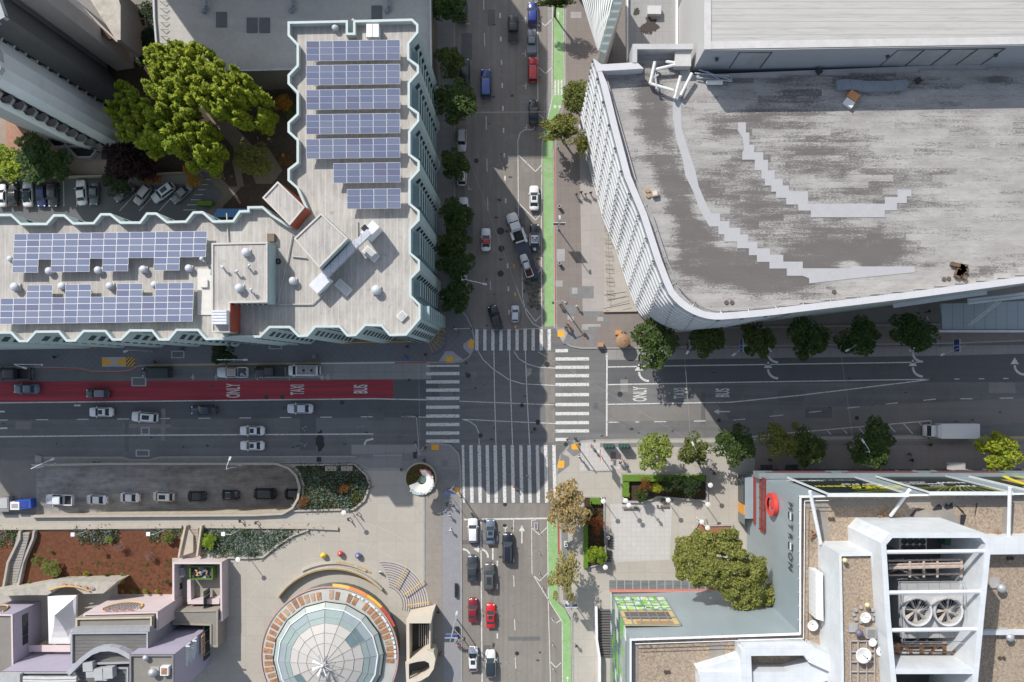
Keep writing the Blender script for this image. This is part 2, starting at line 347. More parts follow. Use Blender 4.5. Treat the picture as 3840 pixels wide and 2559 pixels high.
# right street
L([(2276, 1322), (2275, 1636)], .3); L([(2278, 1377), (2500, 1373), (3450, 1359)], .2); L([(2278, 1443), (2840, 1433), (3495, 1423)], .2)
L([(2278, 1517), (2740, 1509), (3000, 1483), (3495, 1423)], .2)
for a, b in (((2282, 1584), (2319, 1584)), ((2382, 1583), (2397, 1583)), ((2454, 1582), (2498, 1582)), ((2602, 1580), (2646, 1579)), ((2750, 1576), (2795, 1572)), ((2887, 1562), (2937, 1557)), ((3034, 1547), (3080, 1542)), ((3177, 1531), (3222, 1526)), ((3321, 1516), (3367, 1511)), ((3463, 1502), (3509, 1497)), ((3599, 1496), (3647, 1496)), ((3748, 1494), (3800, 1493)), ((3578, 1422), (3598, 1422)), ((3670, 1421), (3691, 1421)), ((3762, 1420), (3782, 1420))): L([a, b], .16)
L([(2820, 1638), (3020, 1619), (3490, 1578), (3492, 1592)], .18)
for x, l in ((3040, 12), (3098, 18), (3157, 20), (3216, 24), (3330, 27), (3385, 38), (3444, 20)): L([(x, 1614-(x-3040)*.08), (x+l, 1617-(x-3040)*.08+l)], .16)
m.build('lane_line', MARK, road); m = MB()
# upper street
for y in (-12, 125, 437, 595, 740): L([(1814+y*.02, y), (1815+y*.02, y+50)], .13)
for y in (50, 138, 225, 312, 398, 481, 575, 660, 745, 988, 1075, 1162): L([(1874+y*.03, y), (1874+y*.03, y+18)], .26)
L([(1838, 1055), (1840, 1088)], .13)
L([(2033, 1232), (2030, 1000), (2030, 860), (2033, 540), (2070, 372), (2072, -50)], .14); L([(2079, 1232), (2077, 560)], .08); L([(2113, -50), (2115, 300), (2116, 372), (2104, 425)], .1)
L([(2016, -30), (2017, 380), (2018, 455), (1998, 487), (1968, 487), (1950, 500), (1942, 530), (1944, 800), (1950, 860), (1957, 1000), (1960, 1120), (1975, 1180), (2000, 1215), (2028, 1230)], .14)
for x, y in ((1945, 583), (1948, 765), (1952, 862), (1962, 1145)): L([(x, y), (2008 if y != 862 else 1980, y+61 if y != 862 else y+26), (2032, y+35)] if y != 862 else [(x, y), (1980, y+26)], .16)
L([(2008, 1012), (2018, 1024), (2032, 1002)], .16); L([(2017, 75), (2044, 97), (2072, 72)], .14); L([(2017, 250), (2046, 277), (2073, 250)], .14)
L([(2018, 428), (2040, 445)], .14)
for x, y in ((1970, 77), (1970, 202), (1972, 323), (1975, 480)): L([(x, y-12), (x, y+12)], .12); L([(x-12, y), (x, y)], .1)
for x, y in ((1747, 90), (1750, 234), (1757, 710)): L([(x, y-10), (x, y+2)], .1); L([(x, y), (x+14, y)], .1)
for x in (2082, 2094, 2106): L([(x, 300), (x, 358)], .3)
for x in (2076, 2094): L([(x+2, 396), (x+8, 405)], .5)
# lower street
L([(1740, 1949), (2076, 1944)], .3); L([(1803, 1952), (1808, 2559), (1812, 2700)], .2); L([(2009, 1947)], .2)
L([(1926, 1950), (1925, 1995)], .12); L([(2010, 1950), (1993, 1952), (1995, 2150), (2060, 2256), (2108, 2332), (2110, 2700)], .14)
L([(2053, 1948), (2056, 2256), (2064, 2560), (2064, 2700)], .14); L([(2120, 2278), (2144, 2320), (2147, 2700)], .1)
for a in ([(1992, 1978), (2022, 2006), (2052, 1978)], [(1998, 2156), (2024, 2179), (2053, 2150)], [(2066, 2318), (2084, 2338), (2102, 2326)], [(2064, 2482), (2084, 2504), (2104, 2486)]): L(a, .15)
for y in (2158, 2323, 2466): L([(1926+(y-2158)*.02, y), (1928+(y-2158)*.02, y+42)], .14)
for y in (2010, 2103, 2190, 2280, 2375, 2465): L([(1865, y), (1865, y+20)], .26)
L([(1848, 2056), (1848, 2100)], .3); L([(1926, 2095), (1926, 2107)], .26)
m.build('lane_line', MARK, road)
# ---- arrows
def arrow(px, py, ang, kind='s', k=1.0, name='arrow_marking'):
    m = MB(); c = W(px, py)
    def T(pts): 
        ca, sa = math.cos(R(ang)), math.sin(R(ang)); return [(c.x+(x*ca-y*sa)*k, c.y+(x*sa+y*ca)*k) for x, y in pts]
    if kind == 's': m.sheet(T([(1.0, -.62), (2.3, 0), (1.0, .62)]), Z); m.sheet(T([(-1.6, -.14), (1.0, -.14), (1.0, .14), (-1.6, .14)]), Z)
    else:
        if kind == 'm': T0 = T; T = lambda pts: T0([(-x, y) for x, y in pts][::-1])
        # curving: shaft runs along +x then bends to +y where the head is
        m.sheet(T([(-.8, .6), (.8, .6), (0, 1.9)]), Z)
        o = [(1.9+(-1.9)*math.cos(R(a)), .35-1.75*math.sin(R(a))) for a in range(0, 91, 15)]
        line_mb(m, T(o), .42*k, Z)
    m.build(name, MARK, road)
arrow(1741, 2060, 90, 'm', .85)
for x, y in ((2400, 1402), (2884, 1392), (3427, 1385), (3809, 1378)): arrow(x-4, y, 0, 'c', 1.0)
for x, y in ((2884, 1332), (3427, 1330)): arrow(x-4, y, 0, 'c', 1.0)
arrow(1807, 2060, 90, 'm', .85); arrow(2712, 1544, 180, 's', .8); arrow(1957, 2010, 90, 's', .9)
arrow(1895, 1995, 90, 's', .7)
m = MB(); line_mb(m, PP([(1366, 1668), (1374, 1652), (1400, 1646)]), .35, Z); m.build('arrow_marking', MARK, road)
# ---- words on the road
def word(w, px, py, lx, ly, rz=90, mat=MARK, z=.019):
    c = W(px, py); k = len(w)
    text('road_lettering', w, mat, (c.x, c.y, z), (0, 0, R(rz)), ly/19.6/(.62*k), lx/19.6/.7, road, .0, .018)
for w, x, y, ly in (('ONLY', 877, 1466, 48), ('TAXI', 1118, 1462, 44), ('BUS', 1355, 1460, 36), ('ONLY', 2402, 1479, 50), ('TAXI', 2555, 1475, 46), ('BUS', 2712, 1474, 36)): word(w, x, y, 50, ly)
GW = wornpaint('faded_paint', (.34, .42, .3), .40)
for w, y in (('PED', 569), ('TO', 630), ('YIELD', 698)): word(w, 2053, y, 26, 20, 0, GW)
for x, y in ((2093, 62), (2071, 1975), (2128, 2555)): arrow(x, y, 90, 's', .45)
m = MB()
for x, y in ((2095, 190), (2057, 1010), (2072, 2010), (2126, 2430)):
    for dx in (-5, 5): m.sheet(PP(arc(x+dx, y, 3.6, 0, 345, 10)), .019)
    line_mb(m, PP([(x-5, y), (x-1, y-8), (x+5, y), (x, y-13)]), .08, .019)
m.build('bicycle_marking', GW, road)
m = MB(); r_ = random.Random(9)
for x, y in ((1142, 1606), (1351, 1606), (1142, 1672), (1355, 1640), (1928, 1000)):
    for _ in range(4): a = (x+r_.uniform(-10, 10), y+r_.uniform(-8, 8)); line_mb(m, PP([a, (a[0]+r_.uniform(-8, 8), a[1]+r_.uniform(-8, 8)), (a[0]+r_.uniform(-8, 8), a[1]+r_.uniform(-6, 6))]), .07, .019)
m.build('survey_marking', plain('survey_paint', (.35, .35, .36), .8), road)
m = MB()
for x, y in ((1927, 996), (1932, 1104), (1933, 1226)): m.sheet(blob(x, y, 4, 6, x, 10, .2), .019)
m.build('survey_marking', YEL, road)
# ================= pavements =================
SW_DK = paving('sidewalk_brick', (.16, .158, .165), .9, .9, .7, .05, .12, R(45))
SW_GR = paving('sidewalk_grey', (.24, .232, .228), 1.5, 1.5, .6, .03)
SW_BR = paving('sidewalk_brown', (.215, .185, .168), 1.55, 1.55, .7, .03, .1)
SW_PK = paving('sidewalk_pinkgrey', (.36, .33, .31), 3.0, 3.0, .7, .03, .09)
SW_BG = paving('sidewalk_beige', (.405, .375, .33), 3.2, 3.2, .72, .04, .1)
SW_LT = paving('plaza_pavers', (.48, .46, .44), .9, .9, .8, .05, .08)
SW_TAN = paving('plaza_tan', (.40, .37, .32), 3.6, 3.6, .8, .05, .09)
KERB = plain('kerb_stone', (.3, .29, .275), .8, var=.15)
def slab(name, pts, mat, h=.14, holes=(), kerb=True, group=None):
    m = MB(); P = ccw(PP(pts)); m.prism(P, -.04, h, 1, top=False); m.sheet(P, h, 0, [PP(q) for q in holes])
    if kerb:
        I = offset(P, .28)
        for i in range(len(P)):
            j = (i+1) % len(P); m.quad((*P[i], h+.003), (*P[j], h+.003), (*I[j], h+.003), (*I[i], h+.003), 1)
    return tag(m.build(name, [mat, KERB]), kind='structure')
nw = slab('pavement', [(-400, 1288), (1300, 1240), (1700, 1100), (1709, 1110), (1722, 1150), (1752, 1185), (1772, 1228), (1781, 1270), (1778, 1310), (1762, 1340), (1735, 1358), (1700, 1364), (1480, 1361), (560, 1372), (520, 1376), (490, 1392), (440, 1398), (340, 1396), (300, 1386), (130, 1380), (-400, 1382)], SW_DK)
nw2 = slab('pavement', [(1560, -700), (1706, -700), (1709, 1100), (1660, 1130), (1560, 1150)], SW_GR)
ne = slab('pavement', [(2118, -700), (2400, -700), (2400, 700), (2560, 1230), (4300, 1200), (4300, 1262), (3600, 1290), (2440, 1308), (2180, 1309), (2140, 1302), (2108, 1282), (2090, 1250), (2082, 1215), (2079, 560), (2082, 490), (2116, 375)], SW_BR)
MK = ne
def inlay(name, pts, mat, z, par): return MB().sheet(ccw(PP(pts)), z).build(name, mat, par)
inlay('plaza_paving', [(2173, 555), (2330, 560), (2480, 900), (2500, 1170), (2185, 1168), (2178, 860)], SW_PK, .150, ne)
inlay('plaza_paving', [(2266, 800), (2330, 800), (2395, 1000), (2400, 1165), (2266, 1165)], SW_BG, .154, ne)
LTP = plain('pale_paving_slab', (.34, .33, .325), .85, var=.15); GRP = plain('grey_paving_slab', (.19, .19, .19), .85, var=.15)
m = MB()
for x0, y0, x1, y1 in ((2088, 935, 2118, 980), (2083, 1053, 2110, 1076), (2145, 1080, 2165, 1103), (2128, 1182, 2140, 1200), (2140, 1188, 2152, 1205), (2182, 1216, 2206, 1238), (2140, 47, 2180, 70), (2206, 1216, 2252, 1226), (2240, 1190, 2262, 1205)): m.sheet(ccw(PP([(x0, y0), (x1, y0), (x1, y1), (x0, y1)])), .158)
m.build('paving_slab', LTP, ne); m = MB()
for x0, y0, x1, y1 in ((2133, 1076, 2179, 1120), (2180, 1074, 2226, 1120), (2118, 1145, 2160, 1180), (2190, 1168, 2250, 1190), (2110, 1245, 2170, 1290), (2206, 1225, 2230, 1300), (2260, 1192, 2285, 1214)): m.sheet(ccw(PP([(x0, y0), (x1, y0), (x1, y1), (x0, y1)])), .152)
m.build('paving_slab', GRP, ne)
sw = slab('pavement', [(130, 1720), (160, 1713), (460, 1713), (490, 1722), (560, 1722), (600, 1712), (1340, 1709), (1345, 1706), (1560, 1703), (1600, 1665), (1640, 1660), (1690, 1668), (1722, 1700), (1731, 1760), (1733, 2100), (1736, 3200), (1595, 3200), (1596, 1880), (1597, 1760), (1380, 1760), (1330, 1735), (1050, 1738), (135, 1740)], SW_GR)
plz = slab('plaza', [(-400, 1931), (960, 1927), (1062, 1922), (1100, 1902), (1120, 1866), (1126, 1825), (1114, 1785), (1086, 1757), (1050, 1740), (1330, 1737), (1380, 1760), (1596, 1760), (1594, 1880), (1594, 3200), (-400, 3200)], SW_TAN, .12)
inlay('paving_band', [(1660, 1895), (1726, 1895), (1730, 3200), (1668, 3200)], paving('blue_grey_brick', (.255, .255, .27), .4, .4, .8, .03), .146, sw)
inlay('paving_band', [(1598, 1775), (1655, 1775), (1664, 2560), (1598, 2560)], paving('sidewalk_mottled', (.26, .23, .2), 1.5, 1.5, .75, .03, .2), .147, sw)
m = MB()
for x0, y0, x1, y1 in ((1655, 1726, 1680, 1750), (1560, 1710, 1600, 1724), (1335, 1706, 1400, 1720), (1650, 1760, 1720, 1800), (1508, 1703, 1550, 1728)): m.sheet(ccw(PP([(x0, y0), (x1, y0), (x1, y1), (x0, y1)])), .152)
m.build('paving_slab', GRP, sw)
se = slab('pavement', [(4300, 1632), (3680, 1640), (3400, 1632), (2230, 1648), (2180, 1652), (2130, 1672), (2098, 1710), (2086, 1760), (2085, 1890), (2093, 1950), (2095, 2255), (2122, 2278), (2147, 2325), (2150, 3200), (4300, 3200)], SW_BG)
inlay('plaza_pavers', [(2288, 1890), (2520, 1880), (2512, 2100), (2300, 2108)], SW_LT, .152, se)
inlay('paving_panel', [(2164, 1662), (2320, 1656), (2325, 1760), (2175, 1765)], SW_LT, .150, se)
inlay('paving_band', [(2250, 1662), (4300, 1650), (4300, 1664), (2250, 1678)], GRP, .151, se)
inlay('paving_band', [(2104, 1950), (2128, 1950), (2136, 2250), (2112, 2250)], GRP, .151, se)
inlay('paving_panel', [(2830, 1650), (4300, 1642), (4300, 1766), (2830, 1770)], paving('sidewalk_pinkbrown', (.26, .225, .205), 1.5, 1.5, .7, .03), .149, se)
# tactile yellow ramps
m = MB()
for x, y, a, b in ((1767, 1290, 10, 14), (1686, 1348, 13, 10), (1632, 1678, 14, 10), (2103, 1252, 12, 12)): 
    q = PP([(x-a, y-b), (x+a, y-b), (x+a, y+b), (x-a, y+b)]); m.sheet(ccw(q), .162)
m.build('tactile_paving', YEL, nw); m = MB()
m.sheet(ccw(PP([(1706, 1828), (1722, 1828), (1722, 1852), (1708, 1852)])), .162); m.build('tactile_paving', YEL, sw); m = MB()
for q in ([(2142, 1668), (2168, 1660), (2169, 1686), (2144, 1686)], [(2094, 1728), (2116, 1728), (2115, 1755), (2090, 1755)]): m.sheet(ccw(PP(q)), .162)
m.build('tactile_paving', YEL, se)
# kerb-ramp triangles at the north-west corner
inlay('kerb_ramp', [(1645, 1356), (1672, 1318), (1698, 1318), (1738, 1350), (1700, 1358)], LTP, .156, nw)
inlay('kerb_ramp', [(1738, 1290), (1770, 1268), (1779, 1300), (1765, 1332), (1738, 1306)], LTP, .156, nw)
inlay('kerb_ramp', [(2092, 1235), (2112, 1232), (2128, 1250), (2112, 1284), (2096, 1262)], LTP, .164-.004, ne)
inlay('kerb_ramp', [(2105, 1700), (2135, 1715), (2135, 1745), (2090, 1780)], GRP, .156, se)
inlay('kerb_ramp', [(2125, 1690), (2140, 1662), (2175, 1655), (2178, 1700), (2150, 1712)], GRP, .157, se)
# coloured kerb edges
def kerbline(pts, mat, par, w=.18): m = MB(); line_mb(m, PP(pts), w, .148); m.build('painted_kerb', mat, par)
REDK = plain('red_kerb_paint', (.38, .07, .05), .7); YELK = plain('yellow_kerb_paint', (.5, .3, .05), .7)
kerbline([(2080, 560), (2083, 1215)], REDK, ne); kerbline([(2094, 1950), (2096, 2080)], REDK, se, .3); kerbline([(1480, 1361), (1600, 1360)], REDK, nw)
kerbline([(560, 1372), (950, 1368), (1205, 1364)], YELK, nw); kerbline([(1205, 1364), (1480, 1361)], WHITE, nw); kerbline([(3680, 1640), (4300, 1631)], YELK, se)
kerbline([(150, 1380), (300, 1384), (340, 1395), (440, 1397), (490, 1391), (520, 1376)], REDK, nw)
# yellow/white arrow panel on the left pavement
inlay('painted_panel', [(384, 1340), (474, 1340), (474, 1376), (384, 1376)], plain('panel_grey', (.4, .39, .37), .8), .156, nw)
for q in ([(384, 1341), (427, 1358), (384, 1375)], [(473, 1341), (432, 1358), (473, 1375)]): inlay('painted_arrow', q, YEL, .162, nw)
HZ = N('hazard_stripes'); x_, y_, z_ = HZ.sep(HZ.pos(rz=R(40))); HZ = HZ.fin(HZ.mix(HZ.stripe(x_, .5, .28), (.6, .36, .05), (.04, .04, .04)), .8)
inlay('hazard_panel', [(476, 1340), (506, 1338), (506, 1376), (476, 1376)], HZ, .156, nw)
m = MB()
for x, y, a, b in ((668, 1330, 25, 14), (1034, 1296, 25, 14), (1104, 1288, 14, 8), (535, 1700, 26, 13), (521, 1432, 28, 17), (545, 1617, 17, 14), (2305, 1733, 10, 17), (2010, 1973, 8, 14)):
    z = .16 if y < 1390 or y > 1706 else .02
    m.sheet(ccw(PP([(x-a, y-b), (x+a, y-b), (x+a, y+b), (x-a, y+b)])), z, 1); 
    m.sheet(ccw(PP([(x-a+5, y-b+4), (x+a-5, y-b+4), (x+a-5, y+b-4), (x-a+5, y+b-4)])), z+.004, 0)
m.build('access_hatch', [striped('hatch_steel', (.13, .13, .135), .25, 'x', .12), plain('hatch_frame', (.36, .36, .36), .6)], nw)
# plaza: curved joints, court
m = MB()
for r in (370, 440, 520): line_mb(m, PP(arc(1234, 2462, r, 55, 175, 24)), .06, .128)
for a in (70, 95, 120, 145, 170): line_mb(m, PP([(1234+300*math.cos(R(a)), 2462-300*math.sin(R(a))), (1234+560*math.cos(R(a)), 2462-560*math.sin(R(a)))]), .05, .128)
m.build('paving_joint', plain('joint_light', (.5, .44, .36), .8), plz)
# car park behind the mint building
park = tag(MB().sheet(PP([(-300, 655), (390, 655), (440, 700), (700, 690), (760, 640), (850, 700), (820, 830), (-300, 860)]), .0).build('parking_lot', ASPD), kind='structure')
m = MB()
for x in (238,): L([(x, 660), (x+2, 775)], .1)
for x in (288, 337): L([(x, 755), (x, 775)], .1)
for x in (448, 522, 596): L([(x, 792), (x+56, 732)], .1)
for k in range(7): L([(688+k*14, 788-k*19), (735+k*9, 788-k*19)], .1)
m.build('bay_line', MARK, park)
garden = tag(MB().sheet(PP([(380, 230), (1120, 230), (1120, 860), (820, 860), (850, 700), (770, 630), (700, 655), (380, 655)]), -.01).build('garden_soil', plain('soil', (.06, .042, .03), .95, var=.4, scale=1.5)), kind='structure')
for q in ([(770, 425), (820, 415), (905, 500), (960, 560), (1010, 560), (1060, 640), (1020, 690), (960, 690), (940, 640), (880, 560), (830, 500)], [(765, 600), (800, 640), (860, 700), (905, 700), (880, 730), (790, 820), (760, 820), (840, 730), (790, 680)], [(870, 600), (905, 640), (915, 700), (890, 700)]):
    inlay('path', q, plain('path_gravel', (.17, .135, .105), .9), .02, garden)
slope = tag(MB().sheet(PP([(-300, 400), (60, 430), (220, 560), (240, 655), (-300, 655)]), .004).build('bare_soil', plain('dry_soil', (.32, .18, .125), .95, var=.2, scale=2)), kind='structure')
tag(MB().sheet(PP([(200, 590), (400, 600), (400, 655), (200, 655)]), .008).build('pavement', plain('tan_walk', (.28, .22, .17), .9)), kind='structure')
tag(MB().sheet(PP([(-300, 430), (22, 430), (24, 570), (-300, 570)]), .012).build('pavement', plain('tan_walk', (.28, .22, .17), .9)), kind='structure')
# ================= the sunken ramp =================
rw = thing('ramp', None, None, (0, 0, 0), world=True); rw['kind'] = 'structure'
rampc = N('ramp_concrete'); f_ = rampc.noise(rampc.pos((.05, .8, 1)), 1, 5, .6); f2 = rampc.noise(rampc.pos(), .8, 5, .7)
rampc = rampc.fin(rampc.mix(rampc.ramp(rampc.math('ADD', rampc.math('MULTIPLY', f_, .6), rampc.math('MULTIPLY', f2, .4)), .36, .62), (.18, .175, .165), (.38, .365, .34)), .85)
m = MB(); fl = []
H_ = HOLE; 
def gx(px): return W(px, 0).x
x0, x1 = gx(135), gx(1100); 
def zx(x): return RAMPD*max(0, min(1, (x-gx(150))/(gx(1100)-gx(150))))
yb, yt = W(0, 1740).y, W(0, 1935).y
m.quad((x0-12, yt+1.2, -.045), (x0, yt+1.2, -.045), (x0, yb, -.045), (x0-12, yb, -.045)) if False else None
xs = [x0+(x1+18-x0)*i/30 for i in range(31)]
for a, b in zip(xs, xs[1:]): m.quad((a, yt-1, zx(a)-.06), (b, yt-1, zx(b)-.06), (b, yb+1, zx(b)-.06), (a, yb+1, zx(a)-.06))
m.build('ramp_floor', rampc, rw)
CREAM = N('ramp_wall_concrete'); f_ = CREAM.noise(CREAM.pos((2.2, 2.2, .25)), 1, 5, .65)
CREAM = CREAM.fin(CREAM.mix(CREAM.ramp(f_, .35, .68), (.52, .46, .37), (.36, .31, .24)), .85)
m = MB(); n = len(H_)
for i in range(n-1):     # walls round the opening except the open west end
    a, b = H_[i], H_[i+1]
    m.quad((*a, .12), (*b, .12), (b[0], b[1], zx(b[0])-.1), (a[0], a[1], zx(a[0])-.1))
m.build('ramp_wall', CREAM, rw)
m = MB(); O = offset(ccw(H_), -.42); I = ccw(H_); 
for i in range(n):
    j = (i+1) % n
    if abs(I[i][0]-I[j][0]) < .01: continue
    a, b, c, d = I[i], I[j], O[j], O[i]
    m.quad((*a, .98), (*b, .98), (*b, .0), (*a, .0)); m.quad((*d, .98), (*c, .98), (*b, .98), (*a, .98)); m.quad((*d, .0), (*c, .0), (*c, .98), (*d, .98))
m.build('ramp_parapet', plain('parapet_concrete', (.40, .36, .30), .85, var=.12), rw)
m = MB(); 
for q in ([(135, 1706), (160, 1712), (160, 1742), (135, 1742)],): m.prism(PP(q), 0, .3)
m.build('island_kerb', KERB, rw)
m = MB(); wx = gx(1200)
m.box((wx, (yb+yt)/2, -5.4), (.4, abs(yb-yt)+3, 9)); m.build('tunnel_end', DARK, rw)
# ================= buildings =================
def bldg(name, label, outline, hp, hr, wallm, roofm, capm, th=.35, h0=0, cat='building', group=None, capname='parapet'):
    P = ccw(PP(outline, hp)); cx = sum(p[0] for p in P)/len(P); cy = sum(p[1] for p in P)/len(P)
    t = thing(name, label, cat, (cx, cy, h0), 0, group, True)
    I = offset(P, th); n = len(P)
    MB().prism(P, h0, hp-.08, top=False).build('wall', wallm, t)
    MB().sheet(I, hr).build('roof', roofm, t)
    m = MB()
    for i in range(n):
        j = (i+1) % n; m.quad((*P[i], hp), (*P[j], hp), (*I[j], hp), (*I[i], hp)); m.quad((*I[i], hp), (*I[j], hp), (*I[j], hr), (*I[i], hr))
        m.quad((*P[i], hp-.25), (*P[j], hp-.25), (*P[j], hp), (*P[i], hp))
    O = offset(P, -.03)
    m.build(capname, capm, t)
    return t, P
def addbox(t, name, mat, x0, y0, x1, y1, h0, h1, m2=None):
    """box part whose TOP rectangle is seen at pixel rectangle x0..x1, y0..y1"""
    m = MB().prism(PP([(x0, y0), (x1, y0), (x1, y1), (x0, y1)], h1), h0, h1, 0, 1 if m2 else 0)
    return m.build(name, [mat, m2] if m2 else mat, t)
TEALP = [(1078,81),(1305,76),(1305,123),(1324,123),(1324,76),(1546,70),(1569,91),(1569,123),(1535,164),(1535,219),(1571,245),(1571,274),(1537,313),(1537,398),(1572,423),(1572,455),(1539,496),(1539,578),(1574,604),(1574,640),(1540,678),(1540,763),(1574,791),(1574,827),(1541,861),(1541,948),(1575,976),(1575,1014),(1543,1046),(1543,1108),(1577,1142),(1577,1197),(1524,1259),(1460,1261),(1429,1225),(1371,1223),(1335,1261),(1301,1263),(1271,1229),(1184,1229),(1154,1263),(1118,1265),(1084,1231),(1012,1231),(976,1267),(917,1267),(880,1268),(844,1274),(770,1276),(740,1242),(664,1242),(634,1278),(595,1278),(568,1244),(489,1244),(455,1278),(419,1278),(393,1246),(315,1246),(283,1282),(247,1282),(219,1248),(136,1249),(104,1284),(70,1284),(40,1252),(-20,1252),(-50,1286),(-900,1300),(-900,815),(-90,802),(43,802),(79,836),(172,836),(200,804),(242,804),(276,834),(349,833),(376,800),(415,800),(453,831),(523,831),(549,797),(587,797),(627,829),(695,827),(723,793),(761,792),(800,827),(872,825),(897,789),(927,788),(927,774),(986,773),(1020,804),(1086,846),(1143,778),(1112,708),(1078,678),(1078,634),(1112,608),(1112,527),(1078,496),(1078,459),(1112,427),(1112,349),(1078,315),(1078,281),(1112,245),(1112,170),(1078,134)]
TEALW = plain('teal_stucco', (.36, .455, .455), .75, var=.07, scale=.5)
TEALC = plain('teal_coping', (.46, .53, .52), .6, var=.06)
ROOFT = N('felt_roof'); p_ = ROOFT.pos(); x_, y_, z_ = ROOFT.sep(p_)
f_ = ROOFT.noise(ROOFT.pos((1.4, .3, 1)), 1, 6, .7); g_ = ROOFT.noise(p_, .25, 4, .6); c0 = ROOFT.mix(ROOFT.ramp(ROOFT.math('ADD', ROOFT.math('MULTIPLY', f_, .65), ROOFT.math('MULTIPLY', g_, .35)), .36, .62), (.31, .29, .268), (.46, .435, .40))
c0 = ROOFT.mix(ROOFT.math('MULTIPLY', ROOFT.stripe(x_, 1.02, .06), .5), c0, (.60, .57, .53)); c0 = ROOFT.mix(ROOFT.math('MULTIPLY', ROOFT.ramp(ROOFT.noise(p_, .9, 6, .75), .58, .7), .4), c0, (.13, .12, .11))
ROOFT = ROOFT.fin(c0, .9)
teal, TP = bldg('apartment_block', 'L-shaped teal apartment block with zigzag parapets and solar panels on its roof', TEALP, 29.2, 28.0, TEALW, ROOFT, TEALC, .36)
# windows and balconies on the facets one can see
WIN = glass('window_glass', (.02, .03, .034), .1)
win_me = MB().box((0, 0, 0), (.9, .08, 1.5)).box((0, .02, -.82), (1.1, .16, .1), m=1)
wroot = None; nwin = 0; stf = MB(); bal = None; nb = 0
def facing(a, b):
    d = Vector((b[0]-a[0], b[1]-a[1])); L_ = d.length; n = Vector((d.y, -d.x))/L_; mid = Vector(((a[0]+b[0])/2, (a[1]+b[1])/2)); return L_, n, mid, -mid.normalized().dot(n)
for i in range(len(TP)):
    a, b = TP[i], TP[(i+1) % len(TP)]; L_, n_, mid, vis = facing(a, b)
    if vis < .1 or L_ < 1.1: continue
    rz = math.atan2(n_.y, n_.x)+math.pi/2-math.pi
    east = mid.x > W(1500, 0, 29).x; diag = .3 < abs(n_.x) < .96 and .2 < abs(n_.y) < .96
    if east and n_.x > .96 and L_ > 1.9:         # recess between bays: balcony slabs with rails
        for k in range(9):
            z = 3.4+k*2.85
            if bal is None:
                bal = MB().box((0, .55, 0), (1, 1.1, .16)).box((0, 1.07, .5), (1, .05, .9), m=0).build('balcony', TEALW, teal); ob = bal
            else:
                ob = bal.copy(); COL.objects.link(ob)
            ob.location = (mid.x, mid.y, z); ob.rotation_euler.z = math.atan2(n_.y, n_.x)-math.pi/2; ob.scale = (L_-.05, 1, 1); nb += 1
        for k in range(8):
            z = 4.6+k*2.85; q = Vector((-n_.y, n_.x)); stf.box((mid.x+n_.x*.02, mid.y+n_.y*.02, z), (L_*.5, .06, 1.5), math.atan2(q.y, q.x))
        continue
    if not diag and not (n_.y < -.9 and L_ > 2): continue
    q = Vector((-n_.y, n_.x)); cols = [0] if L_ < 2.6 else [-L_*.22, L_*.22]
    for co in cols:
        for k in range(9):
            z = 2.8+k*2.85; c = Vector((mid.x, mid.y))+q*co+n_*.02
            if nwin < 98 and east:
                if wroot is None: ob = wroot = win_me.build('window', [WIN, TEALC], teal)
                else: ob = wroot.copy(); COL.objects.link(ob)
                ob.location = (c.x, c.y, z); ob.rotation_euler.z = math.atan2(q.y, q.x)+math.pi; nwin += 1
            else: stf.box((c.x, c.y, z), (.95, .07, 1.5), math.atan2(q.y, q.x))
tag(stf.build('window_row', plain('dark_teal_glass', (.05, .075, .08), .25), teal), kind='stuff')
# penthouses
def pent(name, label, pts, h, wallm, roofm, z0=28.0, cat='rooftop room', lip=.18):
    t, P = bldg(name, label, pts, h, h-lip, wallm, roofm, plain('roof_edge', (.5, .47, .43), .7), .25, z0, cat); return t
ROOFP = ROOFT
p1 = pent('plant_room', 'square raised plant room with teal east wall on the west roof wing', [(793,912),(1003,908),(1003,1135),(862,1137),(862,1247),(793,1247)], 32.2, TEALW, ROOFP)
redw = plain('red_stucco', (.32, .065, .035), .7)
t_ = p1; a = W(862, 1137, 32.2); b = W(862, 1247, 32.2); c = W(1000, 1137, 32.2)
MB().box((a.x+.06, (a.y+b.y)/2, 30.1), (.1, abs(a.y-b.y)-.1, 4.1)).build('red_wall', redw, t_)
m = MB(); pa, pb = W(862, 1140, 31.9), W(1003, 1140, 31.9)
for k in range(7): x = pa.x+(pb.x-pa.x)*(k+.5)/7; m.box((x, pa.y-.07, 31.4), (.3, .1, .8))
m.build('vent_slot', DARK, t_)
p2 = pent('plant_room', 'large diamond-set plant room with ducts along its south-east wall', [(1203,799),(1305,895),(1197,1006),(1101,895)], 32.6, TEALW, ROOFP)
p3 = pent('stair_tower', 'diamond-set stair tower with an orange-red end wall at the inner corner', [(1041,680),(1143,778),(1086,846),(983,742)], 32.0, redw, ROOFP, 0, 'stair tower')
